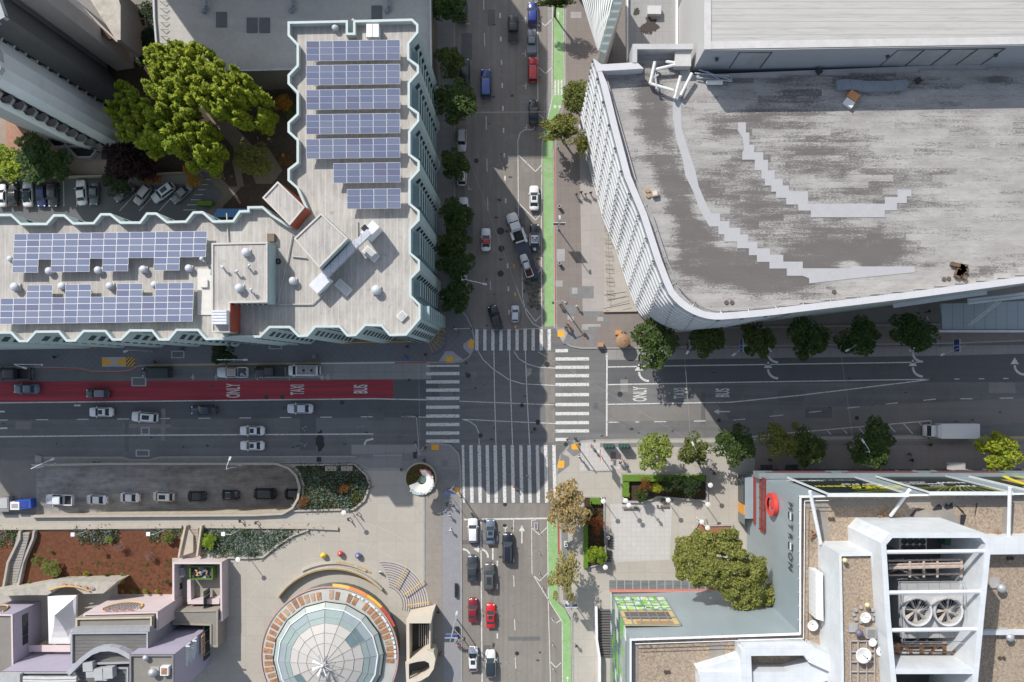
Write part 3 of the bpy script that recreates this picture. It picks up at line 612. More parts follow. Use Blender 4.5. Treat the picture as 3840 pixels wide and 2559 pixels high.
# ducts
def duct_run(parent, pts, h, w, hh, mat, name='duct'):
    m = MB()
    for a, b in zip(pts, pts[1:]):
        A, B = W(*a, h), W(*b, h); d = B-A; m.box(((A.x+B.x)/2, (A.y+B.y)/2, h-hh/2), (d.length, w, hh), math.atan2(d.y, d.x))
    return m.build(name, mat, parent)
DUCT = striped('duct_metal', (.5, .52, .56), 1.2, 'x', .04, .6, .1, .4, .35)
dt = thing('ventilation_duct', 'long silver duct along the diamond plant room with boxed fans at both ends', 'duct', W(1290, 960, 28), world=True)
duct_run(dt, [(1215,1032),(1342,905)], 31.2, 1.1, 1.1, DUCT); duct_run(dt, [(1338,912),(1385,868)], 31.8, 1.0, 1.0, DUCT)
c = W(1388, 862, 31.5); MB().box((c.x, c.y, 30), (2.6, 1.5, 3.2), R(45)).build('fan_housing', plain('fan_white', (.62, .63, .66), .4), dt)
c = W(1371, 860, 32); MB().box((c.x-.2, c.y+.2, 31.2), (.9, .9, .9), R(45)).build('exhaust_mouth', DARK, dt)
c = W(1200, 1060, 30); MB().box((c.x, c.y, 29.3), (3.0, 1.9, 1.6), R(45)).build('fan_housing', plain('fan_white', (.62, .63, .66), .4), dt)
# mushroom vents
vent = thing('roof_vent', 'x', 'roof vent', (0, 0, 28), group='white domed roof vents')
MB().box((0, 0, .2), (1.6, 1.6, .4)).build('curb', plain('vent_curb', (.55, .54, .52), .6), vent)
MB().lathe((0, 0, .4), [(.5, 0), (.5, .5), (.95, .62), (.92, .85), (.6, 1.15), (.25, 1.3), (.01, 1.34)], 18).build('cowl', plain('vent_white', (.5, .52, .56), .5, 0), vent, True)
vl = ['beside the upper solar array at its far left end', 'in the first notch of the upper solar array', 'in the second notch of the upper solar array', 'in the third notch of the upper solar array', 'under the right end of the upper solar array', 'at the left end of the lower solar array', 'in the first gap of the lower solar array', 'in the second gap of the lower solar array', 'in the third gap of the lower solar array', 'touching the plant room parapet, by a white box', 'near the lower right corner of the plant room roof', 'on the bare roof left of the diamond plant room', 'near the skylights at the roof corner', 'behind the north parapet left of the notch']
vp = [(33,970,.8),(181,1016,1),(365,1013,1),(535,1010,1),(706,1006,1),(54,1076,1.15),(230,1073,1.05),(409,1072,1),(576,1067,.9),(921,946,1.1),(896,1080,1.1),(1097,1054,1.1),(1411,1088,1.3),(1256,100,.95)]
for i, (x, y, s) in enumerate(vp):
    z = 32.0 if i in (9, 10) else 28.0; c = W(x, y, z+.8); c.z = z
    lab = 'white domed roof vent ' + vl[i]
    if i == 0: vent.location = c; s *= .62; vent.scale = (s,)*3; vent['label'] = lab
    else: dup(vent, lab, c, 0, s*.62)
# small pipes vents
pv = thing('vent_pipe', 'short goose-neck vent pipe standing on the plant room roof left half', 'vent pipe', (0, 0, 32), group='small vent pipes')
m = MB(); m.bar((0, 0, 0), (0, 0, .9), .12, 8); m.bar((0, 0, .9), (.35, -.15, 1.05), .14, 8); m.build('pipe', STEEL, pv); MB().sphere((.4, -.2, 1.0), .24).build('cap', plain('vent_white', (.68, .7, .74), .4, .1), pv, True)
for i, (x, y, z, l) in enumerate(((835,1001,32.0,None),(887,1023,32.0,'vent pipe in the middle of the square plant room roof'),(937,1008,32.0,'white-capped vent pipe near the plant room east edge'),(951,1100,32.0,'vent pipe at the lower right of the square plant room roof'),(778,986,28,'small white vent pipe at the end of the upper solar array'),(1340,88,28,'white antenna-like vent pipe right of the north parapet notch'))):
    c = W(x, y, z); 
    if i == 0: pv.location = c
    else: dup(pv, l, c, i*.7, 1.3 if i == 4 else 1)
def simple(name, label, cat, build, loc=(0, 0, 0), mats=None, group=None, rz=0, smooth=False):
    o = build.build(name, mats, None, smooth); o.location = loc; o.rotation_euler.z = rz; return tag(o, label, cat, group)
c = W(1398, 117, 29.3); hb = thing('roof_unit', 'white box air unit beside the north parapet of the teal block', 'air unit', (c.x, c.y, 28))
MB().box((0, 0, .8), (1.9, 2.0, 1.5)).build('cabinet', WMETAL, hb); MB().box((0, 0, 1.62), (.05, 2.05, .05)).build('seam', STEEL, hb); MB().box((0, 0, .03), (2.2, 2.2, .1)).build('base', STEEL, hb)
c = W(822, 1190, 33.2); hb2 = thing('roof_unit', 'ribbed white air unit beside the red wall on the plant room', 'air unit', (c.x, c.y, 32))
m = MB(); P_ = [(2.1*math.cos(a), .9*math.sin(a)) for a in [math.pi*i/8 for i in range(9)]]
MB().box((0, 0, .6), (2.2, 2.1, 1.1)).build('cabinet', WMETAL, hb2)
m = MB(); [m.box((0, -.9+.45*k, 1.2), (2.2, .28, .12)) for k in range(5)]; m.build('rib', plain('rib_white', (.6, .61, .64), .5), hb2)
for x, y, l in ((1390,952,'rotated frame skylight nearest the duct on the teal roof'),(1287,1078,'rotated frame skylight nearest the duct\'s lower fan box'),(1507,1185,'small raised roof hatch near the corner of the teal roof')):
    c = W(x, y, 28.5); h = thing('skylight', l, 'skylight', (c.x, c.y, 28.0), R(-42) if y < 1100 else R(45), 'skylights on the teal block')
    a, b = (2.6, 1.4) if y < 1100 else (1.4, 1.2); MB().prism([(-a/2, -b/2), (a/2, -b/2), (a/2, b/2), (-a/2, b/2)], 0, .45).build('frame', plain('frame_white', (.6, .59, .57), .6), h); MB().box((0, 0, .47), (a*.8, b*.7, .06)).build('pane', plain('pane_milky', (.45, .46, .46), .3), h)
tag(MB().lathe(W(1044, 981, 28.1), [(.32, 0), (.45, .12), (.32, .25), (.2, .12), (.32, 0)], 16).build('tyre', TYRE), 'dark loose tyre lying beside the plant room on the teal roof', 'tyre')
tag(MB().box(W(1018, 893, 28.5), (1.1, 1.2, .9)).build('roof_crate', plain('rust_box', (.16, .12, .09), .8)), 'rusty brown box near the red stair tower on the teal roof', 'box')
# pipes on the roof
m = MB()
for q in ([(1096,880),(1078,980),(1050,1100),(1043,1145)], [(1095,962),(1150,968)], [(1040,1143),(1170,1142),(1210,1105),(1240,1060)], [(1340,830),(1341,895)], [(850,800),(856,905)], [(797,955),(790,1030)]): m.tube([W(x, y, 28.25) for x, y in q], .11)
m.build('roof_pipe', plain('pipe_grey', (.42, .41, .4), .6), teal)
tag(MB().box(W(768, 1095, 28.1), (2.2, 7.2, .2)).box(W(766, 1064, 28.4), (1.1, 1.2, .3)).build('roof_mat', plain('mat_white', (.6, .57, .53), .7)), 'pale mat with a white hatch between array and plant room', 'roof mat')
# ---- solar panels
PV = N('solar_cell'); x_, y_, z_ = PV.sep(PV.pos(obj=True)); rn = PV.new('ShaderNodeObjectInfo').outputs['Random']
PVC = PV.mix(PV.ramp(rn, 0, 1), (.14, .165, .25), (.19, .21, .285)); PVC = PV.mix(PV.math('GREATER_THAN', rn, .94), PVC, (.14, .145, .22)); PVC = PV.mix(PV.math('MULTIPLY', PV.math('MAXIMUM', PV.stripe(y_, .166, .1), PV.stripe(x_, .166, .07)), .4), PVC, (.24, .27, .37))
PVM = PV.fin(PVC, .22, .0, spec=.6); FRM = plain('panel_frame', (.66, .66, .66), .4)
panel0 = None
def panel(parent, loc, rx, w, d):
    global panel0
    if panel0 is None:
        m = MB().box((0, 0, 0), (1, 1, .04), m=1); m.box((0, 0, .012), (.945, .90, .04), m=0); o = panel0 = m.build('solar_panel', [PVM, FRM], parent)
    else: o = bpy.data.objects.new('solar_panel', panel0.data); COL.objects.link(o); o.parent = parent
    o.location = loc; o.rotation_euler = (rx, 0, 0); o.scale = (w, d, 1); return o
def array(name, label, cells, x0, y0, px, py, shear, h, tilt=0.0, rows=3):
    """cells: set of (col,row); pixel origin x0,y0 of the top-left cell at height h"""
    s = (CAMH-h)/FPX; c0 = W(x0, y0, h); cs = max(c for c, r in cells)+1
    t = thing(name, label, 'solar array', (c0.x+cs*px*s/2, c0.y-rows*py*s/2, 28), 0, 'solar arrays on the teal block')
    legs = MB()
    for c, r in sorted(cells):
        X = x0+px*(c+.5)+shear[0]*(r+.5); Y = y0+py*(r+.5)+shear[1]*(c+.5); z = h-(r-rows/2+.5)*py*s*math.tan(tilt)
        w = W(X, Y, z); panel(t, Vector((w.x, w.y, z))-Vector(t.location), tilt, px*s, py*s/math.cos(tilt))
        if r in (0, rows-1) and c % 2 == 0: v = Vector((w.x, w.y, 0))-Vector(t.location); legs.bar((v.x, v.y, 0), (v.x, v.y, z-28.05), .06)
    for r in (0, rows-1):
        a = W(x0, y0+py*(r+.5), h); z = h-(r-rows/2+.5)*py*s*math.tan(tilt)-28.1
        if rows < 6: legs.box(Vector((0, a.y-t.location.y, z)), (cs*px*s, .1, .1))
    legs.build('support_frame', STEEL, t); return t
for k, (x0, y0, nc) in enumerate(((1148,156,7),(1148,247,7),(1148,339,7),(1148,431,7),(1148,523,7),(1250,614,5),(1301,711,4))):
    nm = ['first', 'second', 'third', 'fourth', 'fifth'][k] if k < 5 else ''
    lab = f'seven-panel-wide blue solar array, {nm} row from the north end' if k < 5 else ['five-panel-wide blue solar array below the five long rows', 'four-panel-wide blue solar array, the southernmost and shortest'][k-5]
    array('solar_array', lab, {(c, r) for c in range(nc) for r in range(3)}, x0, y0, 50.3, 24.4, (0, -.8), 29.6, R(12))
up = {(c, r) for c in range(15) for r in range(4)} | {(c, r) for c in (0, 1, 3, 4, 5, 7, 8, 11, 12) for r in (4, 5)}
array('solar_array', 'big notched blue solar array along the north edge of the west wing', up, 54, 238+640-640+640, 48.2, 24.3, (-1.4, -.75), 29.3, 0, 6)
lo = {(c, r) for c in range(15) for r in range(2, 6)} | {(c, r) for c in (2, 3, 5, 6, 9, 10, 12, 13, 14) for r in (0, 1)}
array('solar_array', 'big notched blue solar array along the south edge of the west wing', lo, 5, 1071, 48.2, 24.3, (-1.0, -.75), 29.3, 0, 6)

# ---- low grey building to the north
GREYR = paving('grey_roof', (.42, .405, .375), 30, 1.2, .85, .03, .16)
nb_, NP = bldg('office_block', 'low building with a streaked grey flat roof north of the teal block', [(577,-200),(571,-60),(574,60),(582,160),(600,215),(660,250),(880,268),(1110,262),(1300,256),(1620,256),(1614,-200)], 9.5, 9.0, plain('brown_stucco', (.12, .105, .085), .9), GREYR, plain('grey_cap', (.45, .45, .46), .6), .3)
m = MB()
for x, y in ((830,74),(945,95),(992,95),(1413,50)): c = W(x, y, 9.1); m.box((c.x, c.y, 9.08), (1.9, 2.7, .12))
m.build('roof_mat', plain('dark_mat', (.12, .12, .13), .8), nb_)
m = MB()
for k in range(9): y = 5+k*26; m.tube([W(596+k*.6, y-6, 9.2), W(610, y+2, 9.6), W(632, y+3, 9.2)], .06)
for k in range(9): m.bar(W(853+k*32, 225, 9.3), W(853+k*32, 258, 9.9), .06)
m.build('cable_bracket', STEEL, nb_)
m = MB()
for x in (772, 1099, 1459): m.tube([W(x, -30, 9.8), W(x, 25, 9.8), W(x+8, 35, 9.3)], .3, 8); m.sphere(W(x-8, 42, 9.4), .45)
m.build('roof_pipe', plain('pipe_blue', (.2, .23, .27), .5), nb_)
# out-of-frame tower whose shadow falls over the upper street
TWR = plain('tower_stone', (.4, .38, .35), .7)
tt = thing('office_tower', 'plain stone office tower beyond the top edge of the picture', 'office tower', (W(940, -480).x, W(940, -480).y, 0), world=True)
MB().prism(PP([(443,-284),(1436,-284),(1436,-682),(443,-682)], 0), 0, 45).build('wall', TWR, tt)
m = MB(); a, b = W(443, -284), W(1436, -284)
for k in range(10): m.box(((a.x+b.x)/2, a.y-.03, 4+k*4.2), (b.x-a.x-2, .1, 1.8))
m.build('window_band', WIN, tt)
# ---- hotel tower top-left, curved bays
HT = 35.0
def ray(px, py): return W(px, py, 0)
TW_L = plain('hotel_concrete', (.60, .60, .61), .7, var=.05, scale=.2); TW_D = plain('hotel_dark_panel', (.10, .097, .098), .6, var=.08, scale=.2); TW_P = plain('hotel_pink_concrete', (.40, .345, .33), .7, var=.06); TW_M = plain('hotel_grey', (.33, .34, .36), .7, var=.05)
ht = thing('hotel_tower', 'tall grey and white hotel tower with sawtooth balconies at the upper left', 'hotel', W(300, 250, 0), world=True)
wallsT = [((502,262),(500,200),TW_P),((434,264),(502,262),TW_M),((470,366),(434,264),TW_D),((408,408),(470,366),TW_D)]
gp = [(500,200),(502,252),(434,264),(470,370),(412,404),(452,468),(458,520),(440,548),(408,550),(357,540),(306,556),(180,520),(60,470),(60,150),(200,40),(420,110)]
secs = [TW_P, TW_M, TW_D, TW_D, TW_L, TW_L, TW_L, TW_L, TW_L, TW_L]
MB().prism(PP(gp, 0), HT-1, HT).build('roof', TW_M, ht)
def twall(name, pts, mat, h=HT): 
    m = MB(); P = PP(pts, 0)
    for a, b in zip(P, P[1:]): m.quad((*a, 0), (*b, 0), (*b, h), (*a, h))
    return m.build(name, mat, ht)
twall('end_wall', [(500,200),(503,256),(438,266)], TW_P); twall('side_panel', [(438,266),(432,262),(400,240)], TW_M)
twall('side_panel', [(400,240),(400,246),(406,262)], TW_M)
twall('dark_facade', [(406,262),(470,366),(460,378),(410,398)], TW_D)
twall('white_facade', [(408,408),(448,462),(458,510),(447,540),(415,552),(395,545),(370,520)], TW_L)
twall('white_facade', [(362,552),(340,562),(306,556),(290,545)], TW_L)
twall('back_wall', [(306,556),(180,520),(60,470),(60,150),(200,40),(420,110),(500,200)], TW_M)
# window strip: stacked dark panes with pale frames; balcony strip: sawtooth slabs
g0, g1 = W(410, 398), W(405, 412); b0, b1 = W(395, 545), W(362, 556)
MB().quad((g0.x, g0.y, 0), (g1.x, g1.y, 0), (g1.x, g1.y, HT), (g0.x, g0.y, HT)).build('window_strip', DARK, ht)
for k in range(12):
    z = 2.2+k*2.9; m = MB(); d = (g1-g0).normalized(); nn = Vector((d.y, -d.x, 0)); c = (g0+g1)/2
    m.box((c.x-nn.x*.1, c.y-nn.y*.1, z), ((g1-g0).length*1.1, .35, .22), math.atan2(d.y, d.x)); m.box((c.x, c.y, z+.8), (.12, .3, 1.4), math.atan2(d.y, d.x)); m.build('window_frame', plain('pale_frame', (.4, .43, .42), .5), ht)
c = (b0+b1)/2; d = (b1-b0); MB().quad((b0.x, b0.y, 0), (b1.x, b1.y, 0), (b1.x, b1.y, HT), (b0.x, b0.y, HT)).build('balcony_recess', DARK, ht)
for k in range(12):
    z = 1.5+k*2.9; m = MB(); a_ = Vector((b0.x, b0.y)); e_ = Vector((b1.x, b1.y)); o_ = Vector((.9, -1.2))
    P = [tuple(a_), tuple(a_+o_*.75), tuple((a_+e_)/2+o_*1.15), tuple(e_+o_*.75), tuple(e_)]; m.prism(P, z, z+.18)
    for p, q in zip(P, P[1:]): m.quad((*p, z), (*q, z), (*q, z+.75), (*p, z+.75))
    m.build('balcony', plain('balcony_grey', (.27, .255, .235), .7), ht)
for q in ([(175,508),(175,530),(200,553),(236,552),(250,543),(240,520)], [(243,546),(285,592),(340,592),(360,570),(352,548),(300,545)]):
    P = ccw(PP(q, 1.2)); I = offset(P, .3); m = MB(); m.prism(P, 0, 1.2, top=False)
    for i in range(len(P)): j = (i+1) % len(P); m.quad((*P[i], 1.2), (*P[j], 1.2), (*I[j], 1.2), (*I[i], 1.2)); m.quad((*I[i], 1.2), (*I[j], 1.2), (*I[j], 0), (*I[i], 0))
    m.sheet(I, .05, 1); m.build('entrance_planter', [plain('planter_wall', (.26, .25, .25), .8), DARK], ht)
ta = thing('terrace_annex', 'stained beige roof terrace beside the pink end wall of the hotel', 'annex', W(400, 90, 0), world=True)
MB().prism(PP([(300,-60),(425,-60),(452,20),(452,150),(435,150)], 11), 0, 11, 0, 1).build('terrace', [plain('annex_wall', (.34, .29, .275), .8), plain('terrace_floor', (.42, .39, .34), .85, var=.3, scale=.6)], ta)
m = MB(); 
for d_ in (0, 9): m.tube([W(262+d_, -10, 11.8), W(440, 158-d_*.3, 11.8)], .12)
m.build('railing', plain('rail_tan', (.4, .33, .26), .6), ta)
MB().prism(PP([(235,0),(262,-20),(425,150),(405,152)], 11.2), 11, 11.6).build('planter_strip', plain('planter_soil', (.07, .05, .03), .9, var=.5, scale=2), ta)
# ---- white building top right with the louvred wall
HW = 33.0; HR_ = 31.0
rim = [(2227,219),(2253,320),(2295,490),(2342,667),(2402,810),(2457,980),(2487,1057),(2508,1104),(2528,1128),(2547,1146),(2572,1164),(2598,1178),(2624,1188),(2649,1195),(2678,1199),(2708,1199),(2800,1192),(2900,1182),(3138,1153),(3435,1117),(3840,1062),(4150,1015)]
rimP = PP(rim, HW)
wb = thing('exhibition_hall', 'huge hall with a peeling white roof and a curved white louvred west wall', 'exhibition hall', W(3100, 800, 0), world=True)
full = ccw(rimP+PP([(4150,200),(2600,262),(2595,183),(2389,183),(2389,234),(2253,242)], HW))
GL = plain('louvre_backing', (.36, .41, .42), .4, var=.08); LV = plain('louvre_white', (.66, .67, .68), .5, var=.05)
RS = set(rimP+PP([(2253,242),(2389,234)], HW)); m = MB()
for i in range(len(full)): a, b = full[i], full[(i+1) % len(full)]; z = HW-.1 if a in RS and b in RS else HR_-.2; m.quad((*a, 0), (*b, 0), (*b, z), (*a, z))
m.build('wall', GL, wb)
# horizontal louvres following the curve
for k in range(13):
    z = 1.2+k*2.5; m = MB()
    for i in range(17):
        a, b = Vector(rimP[i]), Vector(rimP[i+1]); d = (b-a).normalized(); n = Vector((d.y, -d.x)); n = n if n.dot(Vector((-1, -1))) > 0 else -n
        o = n*.26; m.quad((*a, z), (*b, z), (*(b+o), z+.05), (*(a+o), z+.05)); m.quad((*(a+o), z+.05), (*(b+o), z+.05), (*(b+o), z-.75), (*(a+o), z-.75)); m.quad((*(a+o), z-.75), (*(b+o), z-.75), (*b, z-.8), (*a, z-.8))
    m.build('louvre', LV, wb)
# slanting dashed joints
def along(P, s):
    for a, b in zip(P, P[1:]):
        a = Vector(a); b = Vector(b); l = (b-a).length
        if s <= l: return a+(b-a)*s/l, (b-a).normalized()
        s -= l
    return Vector(P[-1]), (Vector(P[-1])-Vector(P[-2])).normalized()
for k in range(17):
    m = MB()
    for j in range(13):
        p, d = along(rimP, max(0, -1+k*3.6+4.6*(1-(j+.5)/13))); n = Vector((d.y, -d.x)); n = n if n.dot(Vector((-1, -1))) > 0 else -n
        m.box((p.x+n.x*.03, p.y+n.y*.03, 2.1+j*2.5), (.24, .42, 1.2), math.atan2(d.y, d.x))
    m.build('joint_strip', plain('joint_dark', (.2, .21, .22), .6), wb)
# rim cap, gutter walk, roof
capw = offset(ccw(full), 1.0); inn = offset(ccw(full), 1.9); F = ccw(full); n = len(F)
CAPM = plain('cap_white', (.52, .52, .53), .5, var=.05); m = MB(); g_ = MB()
for i in range(n):
    j = (i+1) % n
    if not (F[i] in RS and F[j] in RS): continue
    m.quad((*F[i], HW), (*F[j], HW), (*capw[j], HW), (*capw[i], HW)); m.quad((*F[i], HW-.6), (*F[j], HW-.6), (*F[j], HW), (*F[i], HW)); m.quad((*capw[i], HW), (*capw[j], HW), (*capw[j], 31.0), (*capw[i], 31.0))
m.build('parapet', CAPM, wb)
rail = MB(); rp = PP([(x+a, y+b) for (x, y), (a, b) in zip(rim, [(36,30),(36,20),(38,5),(40,0),(44,-5),(44,-8),(44,-14),(40,-25),(38,-30),(36,-32),(32,-36),(26,-38),(20,-38),(14,-38),(6,-38),(0,-38),(0,-36),(0,-36),(0,-34),(0,-32)])], 31.8)
for dz, r in ((0, .07), (-.5, .05)): rail.tube([(x, y, 31.8+dz) for x, y in rp], r, 5)
for s in np.arange(1, 86, 4.2):
    p, d = along(rp, float(s)); nn = Vector((-d.y, d.x)); rail.bar((p.x, p.y, 30.9), (p.x, p.y, 31.8), .07, 5); rail.bar((p.x, p.y, 30.9), (p.x-nn.x*.9, p.y-nn.y*.9, 31.2), .1, 5)
rail.build('safety_rail', plain('rail_grey', (.42, .42, .43), .5, .3), wb)
# roof with stain attribute painted per vertex (old worn areas of the coating)
HR = 31.0
darks = [  # px, py, rx, ry, rot, strength  (at roof height)
 (2440,400,55,120,-15,1.1),(2490,600,60,140,-20,1.1),(2560,800,55,130,-22,1.0),(2620,930,70,80,0,1.0),(2750,1010,190,70,5,1.15),(2950,1040,150,60,3,1.1),(3100,960,200,60,0,.95),(3250,930,160,60,0,.85),
 (2700,480,90,60,0,.55),(2760,640,120,60,0,.6),(2820,760,150,70,0,.6),(3000,840,200,60,0,.65),(3150,620,260,110,0,.45),(2900,440,170,60,0,.55),(3050,350,260,60,0,.45),(3300,760,220,90,0,.35),(3000,560,200,90,0,.4),(2540,260,80,60,0,.5),(2900,290,200,25,0,.6),(3300,300,200,25,0,.55),(3740,300,60,20,0,.9),(3700,1010,180,20,-10,.5),(2640,700,60,60,0,.4),(3600,500,300,250,0,.12),(3480,1000,60,20,0,.6)]
brights = [(2900,960,25,40,0,1.0),(3190,1020,35,50,0,1.4),(3560,960,60,60,0,.8),(3205,660,30,20,0,.7),(2480,560,35,30,0,.6),(2420,760,40,90,-20,1.0),(3060,670,60,14,0,.8)]
NXg, NYg = 150, 100; xs0, xs1, ys0, ys1 = 2180, 4150, 180, 1210
pxs = np.linspace(xs0, xs1, NXg); pys = np.linspace(ys0, ys1, NYg); GX, GY = np.meshgrid(pxs, pys); ST = np.zeros_like(GX)
def gsum(lst, sg):
    global ST
    for px, py, rx, ry, rot, k in lst:
        a = R(rot); dx = GX-px; dy = GY-py; u = (dx*math.cos(a)+dy*math.sin(a))/rx; v = (-dx*math.sin(a)+dy*math.cos(a))/ry; ST = ST+sg*k*np.exp(-(u*u+v*v))
gsum(darks, 1); gsum(brights, -1); ST = np.clip(ST, 0, 1)
s_ = (CAMH-HR)/FPX
me = bpy.data.meshes.new('roof'); vs = [((x-NX)*s_, (NY-y)*s_, HR) for y in pys for x in pxs]
inP = [Vector((x, y)) for x, y in inn]
def inside(x, y, P):
    c = False; j = len(P)-1
    for i in range(len(P)):
        if (P[i][1] > y) != (P[j][1] > y) and x < (P[j][0]-P[i][0])*(y-P[i][1])/(P[j][1]-P[i][1])+P[i][0]: c = not c
        j = i
    return c
fs = [(j*NXg+i, (j+1)*NXg+i, (j+1)*NXg+i+1, j*NXg+i+1) for j in range(NYg-1) for i in range(NXg-1) if inside(vs[j*NXg+i][0]+.8, vs[j*NXg+i][1]-.3, capw)]
me.from_pydata(vs, [], fs); at = me.attributes.new('stain', 'FLOAT', 'POINT'); at.data.foreach_set('value', ST.ravel().astype(np.float32))
RW = N('peeling_roof'); p_ = RW.pos(); x_, y_, z_ = RW.sep(p_); av = RW.new('ShaderNodeAttribute', attribute_name='stain').outputs['Fac']
st1 = RW.noise(RW.pos((.22, 1.6, 1)), 1, 8, .75); st2 = RW.noise(RW.pos((2.6, 7.5, 1)), 1, 8, .8); st3 = RW.noise(p_, .22, 4, .6)
vv = RW.math('ADD', RW.math('ADD', RW.math('MULTIPLY', st1, .34), RW.math('MULTIPLY', st2, .54)), RW.math('MULTIPLY', st3, .12))
wn = RW.new('ShaderNodeTexWhiteNoise', noise_dimensions='2D'); cb = RW.new('ShaderNodeCombineXYZ'); row = RW.math('FLOOR', y_); RW.put(cb.inputs[1], row); RW.put(cb.inputs[0], RW.math('FLOOR', RW.math('ADD', RW.math('DIVIDE', x_, 6.0), RW.math('MULTIPLY', row, .37)))); RW.put(wn.inputs['Vector'], cb.outputs[0])
vv = RW.math('ADD', vv, RW.math('MULTIPLY', RW.math('SUBTRACT', wn.outputs[0], .5), .085))
th = RW.math('SUBTRACT', .56, RW.math('MULTIPLY', av, .17)); dk = RW.ramp(RW.math('SUBTRACT', vv, th), -.02, .05)
seam = RW.math('MAXIMUM', RW.stripe(y_, 1.0, .05), RW.math('MULTIPLY', RW.stripe(x_, 7.0, .006), .7))
base = RW.mix(RW.ramp(RW.noise(RW.pos((.3, 1, 1)), .6, 5, .6), .3, .7), (.27, .257, .243), (.40, .388, .368))
dash = RW.math('MULTIPLY', RW.ramp(RW.noise(RW.pos((.9, 8, 1)), 1, 5, .7), .53, .60), RW.ramp(RW.noise(RW.pos((.25, .8, 1)), 1, 4, .6), .44, .56)); base = RW.mix(RW.math('MULTIPLY', dash, .6), base, (.16, .15, .145))
base = RW.mix(RW.math('MULTIPLY', seam, RW.ramp(st2, .35, .65, .1, .6)), base, (.24, .225, .22))
cc = RW.mix(RW.math('MULTIPLY', dk, .88), base, RW.mix(st2, (.062, .055, .052), (.13, .115, .11)))
RWM = RW.fin(cc, .8); me.materials.append(RWM); me.update(); link('roof', me, wb)
MB().sheet(ccw(full), HR-.15).build('roof_deck', plain('deck_grey', (.4, .39, .38), .8), wb)
# new white membrane strips with stepped ends
NEWM = plain('new_membrane', (.39, .39, .395), .6, var=.05)
SZ = [HR+.03]
def strip(pts):
    SZ[0] += .012; z = SZ[0]; MB().sheet(ccw(PP(pts, HR)), z).build('membrane_strip', NEWM, wb)
strip([(2523,360),(2552,368),(2556,480),(2580,560),(2607,640),(2620,700),(2655,780),(2690,850),(2660,850),(2625,790),(2600,720),(2570,660),(2560,600),(2535,520),(2523,440)])
st = [(2660,800),(2700,800),(2700,830),(2735,830),(2735,855),(2776,855),(2776,880),(2805,880),(2805,908),(2840,908),(2840,932),(2888,932),(2888,957),(2937,957),(2937,982),(3010,982),(3010,1007),(3190,1007),(3190,1000),(3430,1000),(3430,1022),(3200,1045),(3034,1064),(3034,1045),(3010,1035),(2950,1035),(2950,1008),(2885,1008),(2885,983),(2838,983),(2838,958),(2808,958),(2808,932),(2764,932),(2764,907),(2716,907),(2716,880),(2694,880),(2694,850),(2660,850)]
strip(st)
strip([(2766,460),(2797,460),(2797,498),(2810,498),(2810,545),(2828,545),(2828,572),(2862,572),(2862,600),(2880,600),(2880,640),(2905,640),(2905,672),(2935,672),(2935,697),(2958,697),(2958,718),(3030,718),(3030,765),(3318,765),(3318,740),(3365,740),(3365,712),(3417,712),(3417,738),(3400,738),(3400,763),(3363,763),(3363,790),(3317,790),(3317,816),(3040,816),(3040,791),(2993,791),(2993,768),(2948,768),(2948,743),(2910,743),(2910,720),(2892,720),(2892,697),(2868,697),(2868,672),(2855,672),(2855,640),(2830,640),(2830,600),(2783,600),(2783,572),(2790,560),(2785,520),(2766,490)])
# upper block
ub = thing('upper_hall', 'raised pale roof block with a blue-grey panelled south wall and big doors', 'roof block', W(3300, 0, 0), world=True)
UBP = [(2640,189),(2900,187),(4150,166),(4150,-200),(2640,-200)]; UH = 37.8
SIDING = striped('blue_grey_siding', (.30, .325, .36), .45, 'z', .12, .75, .05); CORR = striped('pale_corrugated', (.52, .52, .52), .5, 'y', .2, .8, .05)
P = ccw(PP(UBP, UH)); m = MB()
for i in range(len(P)): a, b = P[i], P[(i+1) % len(P)]; m.quad((*a, 0), (*b, 0), (*b, UH), (*a, UH), 1 if abs(a[0]-b[0]) < 1 else 0)
m.build('wall', [SIDING, CORR], ub)
UR = striped('upper_roof_membrane', (.43, .42, .395), .95, 'y', .07, .72, .09, .8, 0, .35, (.1, 1.6, 1)); MB().sheet(P, UH).build('roof', UR, ub)
m = MB(); a, b = W(2640, 187, UH), W(4150, 164, UH); line_mb(m, [(a.x, a.y+.6), (b.x, b.y+.6)], 1.1, UH+.1); line_mb(m, [(a.x+.5, a.y), (a.x+.5, a.y+40)], 1.0, UH+.13); m.build('roof_edge', plain('edge_white', (.50, .49, .475), .6), ub)
DF = plain('door_frame_dark', (.07, .08, .10), .5); SB = a.y-.06
def ydoor(x): return W(2640, 189, UH).y+(W(4150, 166, UH).y-W(2640, 189, UH).y)*(x-W(2640, 0, UH).x)/(W(4150, 0, UH).x-W(2640, 0, UH).x)
for x0, x1, kind in ((2735,2850,'p'),(3300,3395,'d'),(3395,3490,'p'),(3490,3585,'p'),(3585,3680,'d')):
    X0, X1 = W(x0, 0, 31).x, W(x1, 0, 31).x; y = ydoor((X0+X1)/2)-.05; m = MB()
    for q in ((X0, 'v'), (X1, 'v')): m.box((q[0], y, 34), (.18, .12, 6))
    m.box(((X0+X1)/2, y, 36.9), (X1-X0, .12, .18)); m.build('door_frame', DF, ub)
    MB().box(((X0+X1)/2, y+.02, 33.9), (X1-X0-.3, .06, 5.7)).build('door_panel', plain('shutter_grey', (.27, .28, .29) if kind == 'p' else (.23, .24, .24), .5), ub)
for x in (2682, 3318, 3720): c = W(x, 230, 34); MB().sphere((c.x, ydoor(c.x)-.3, 35), .3).build('wall_lamp', plain('lamp_dark', (.05, .05, .06), .4), ub, True)
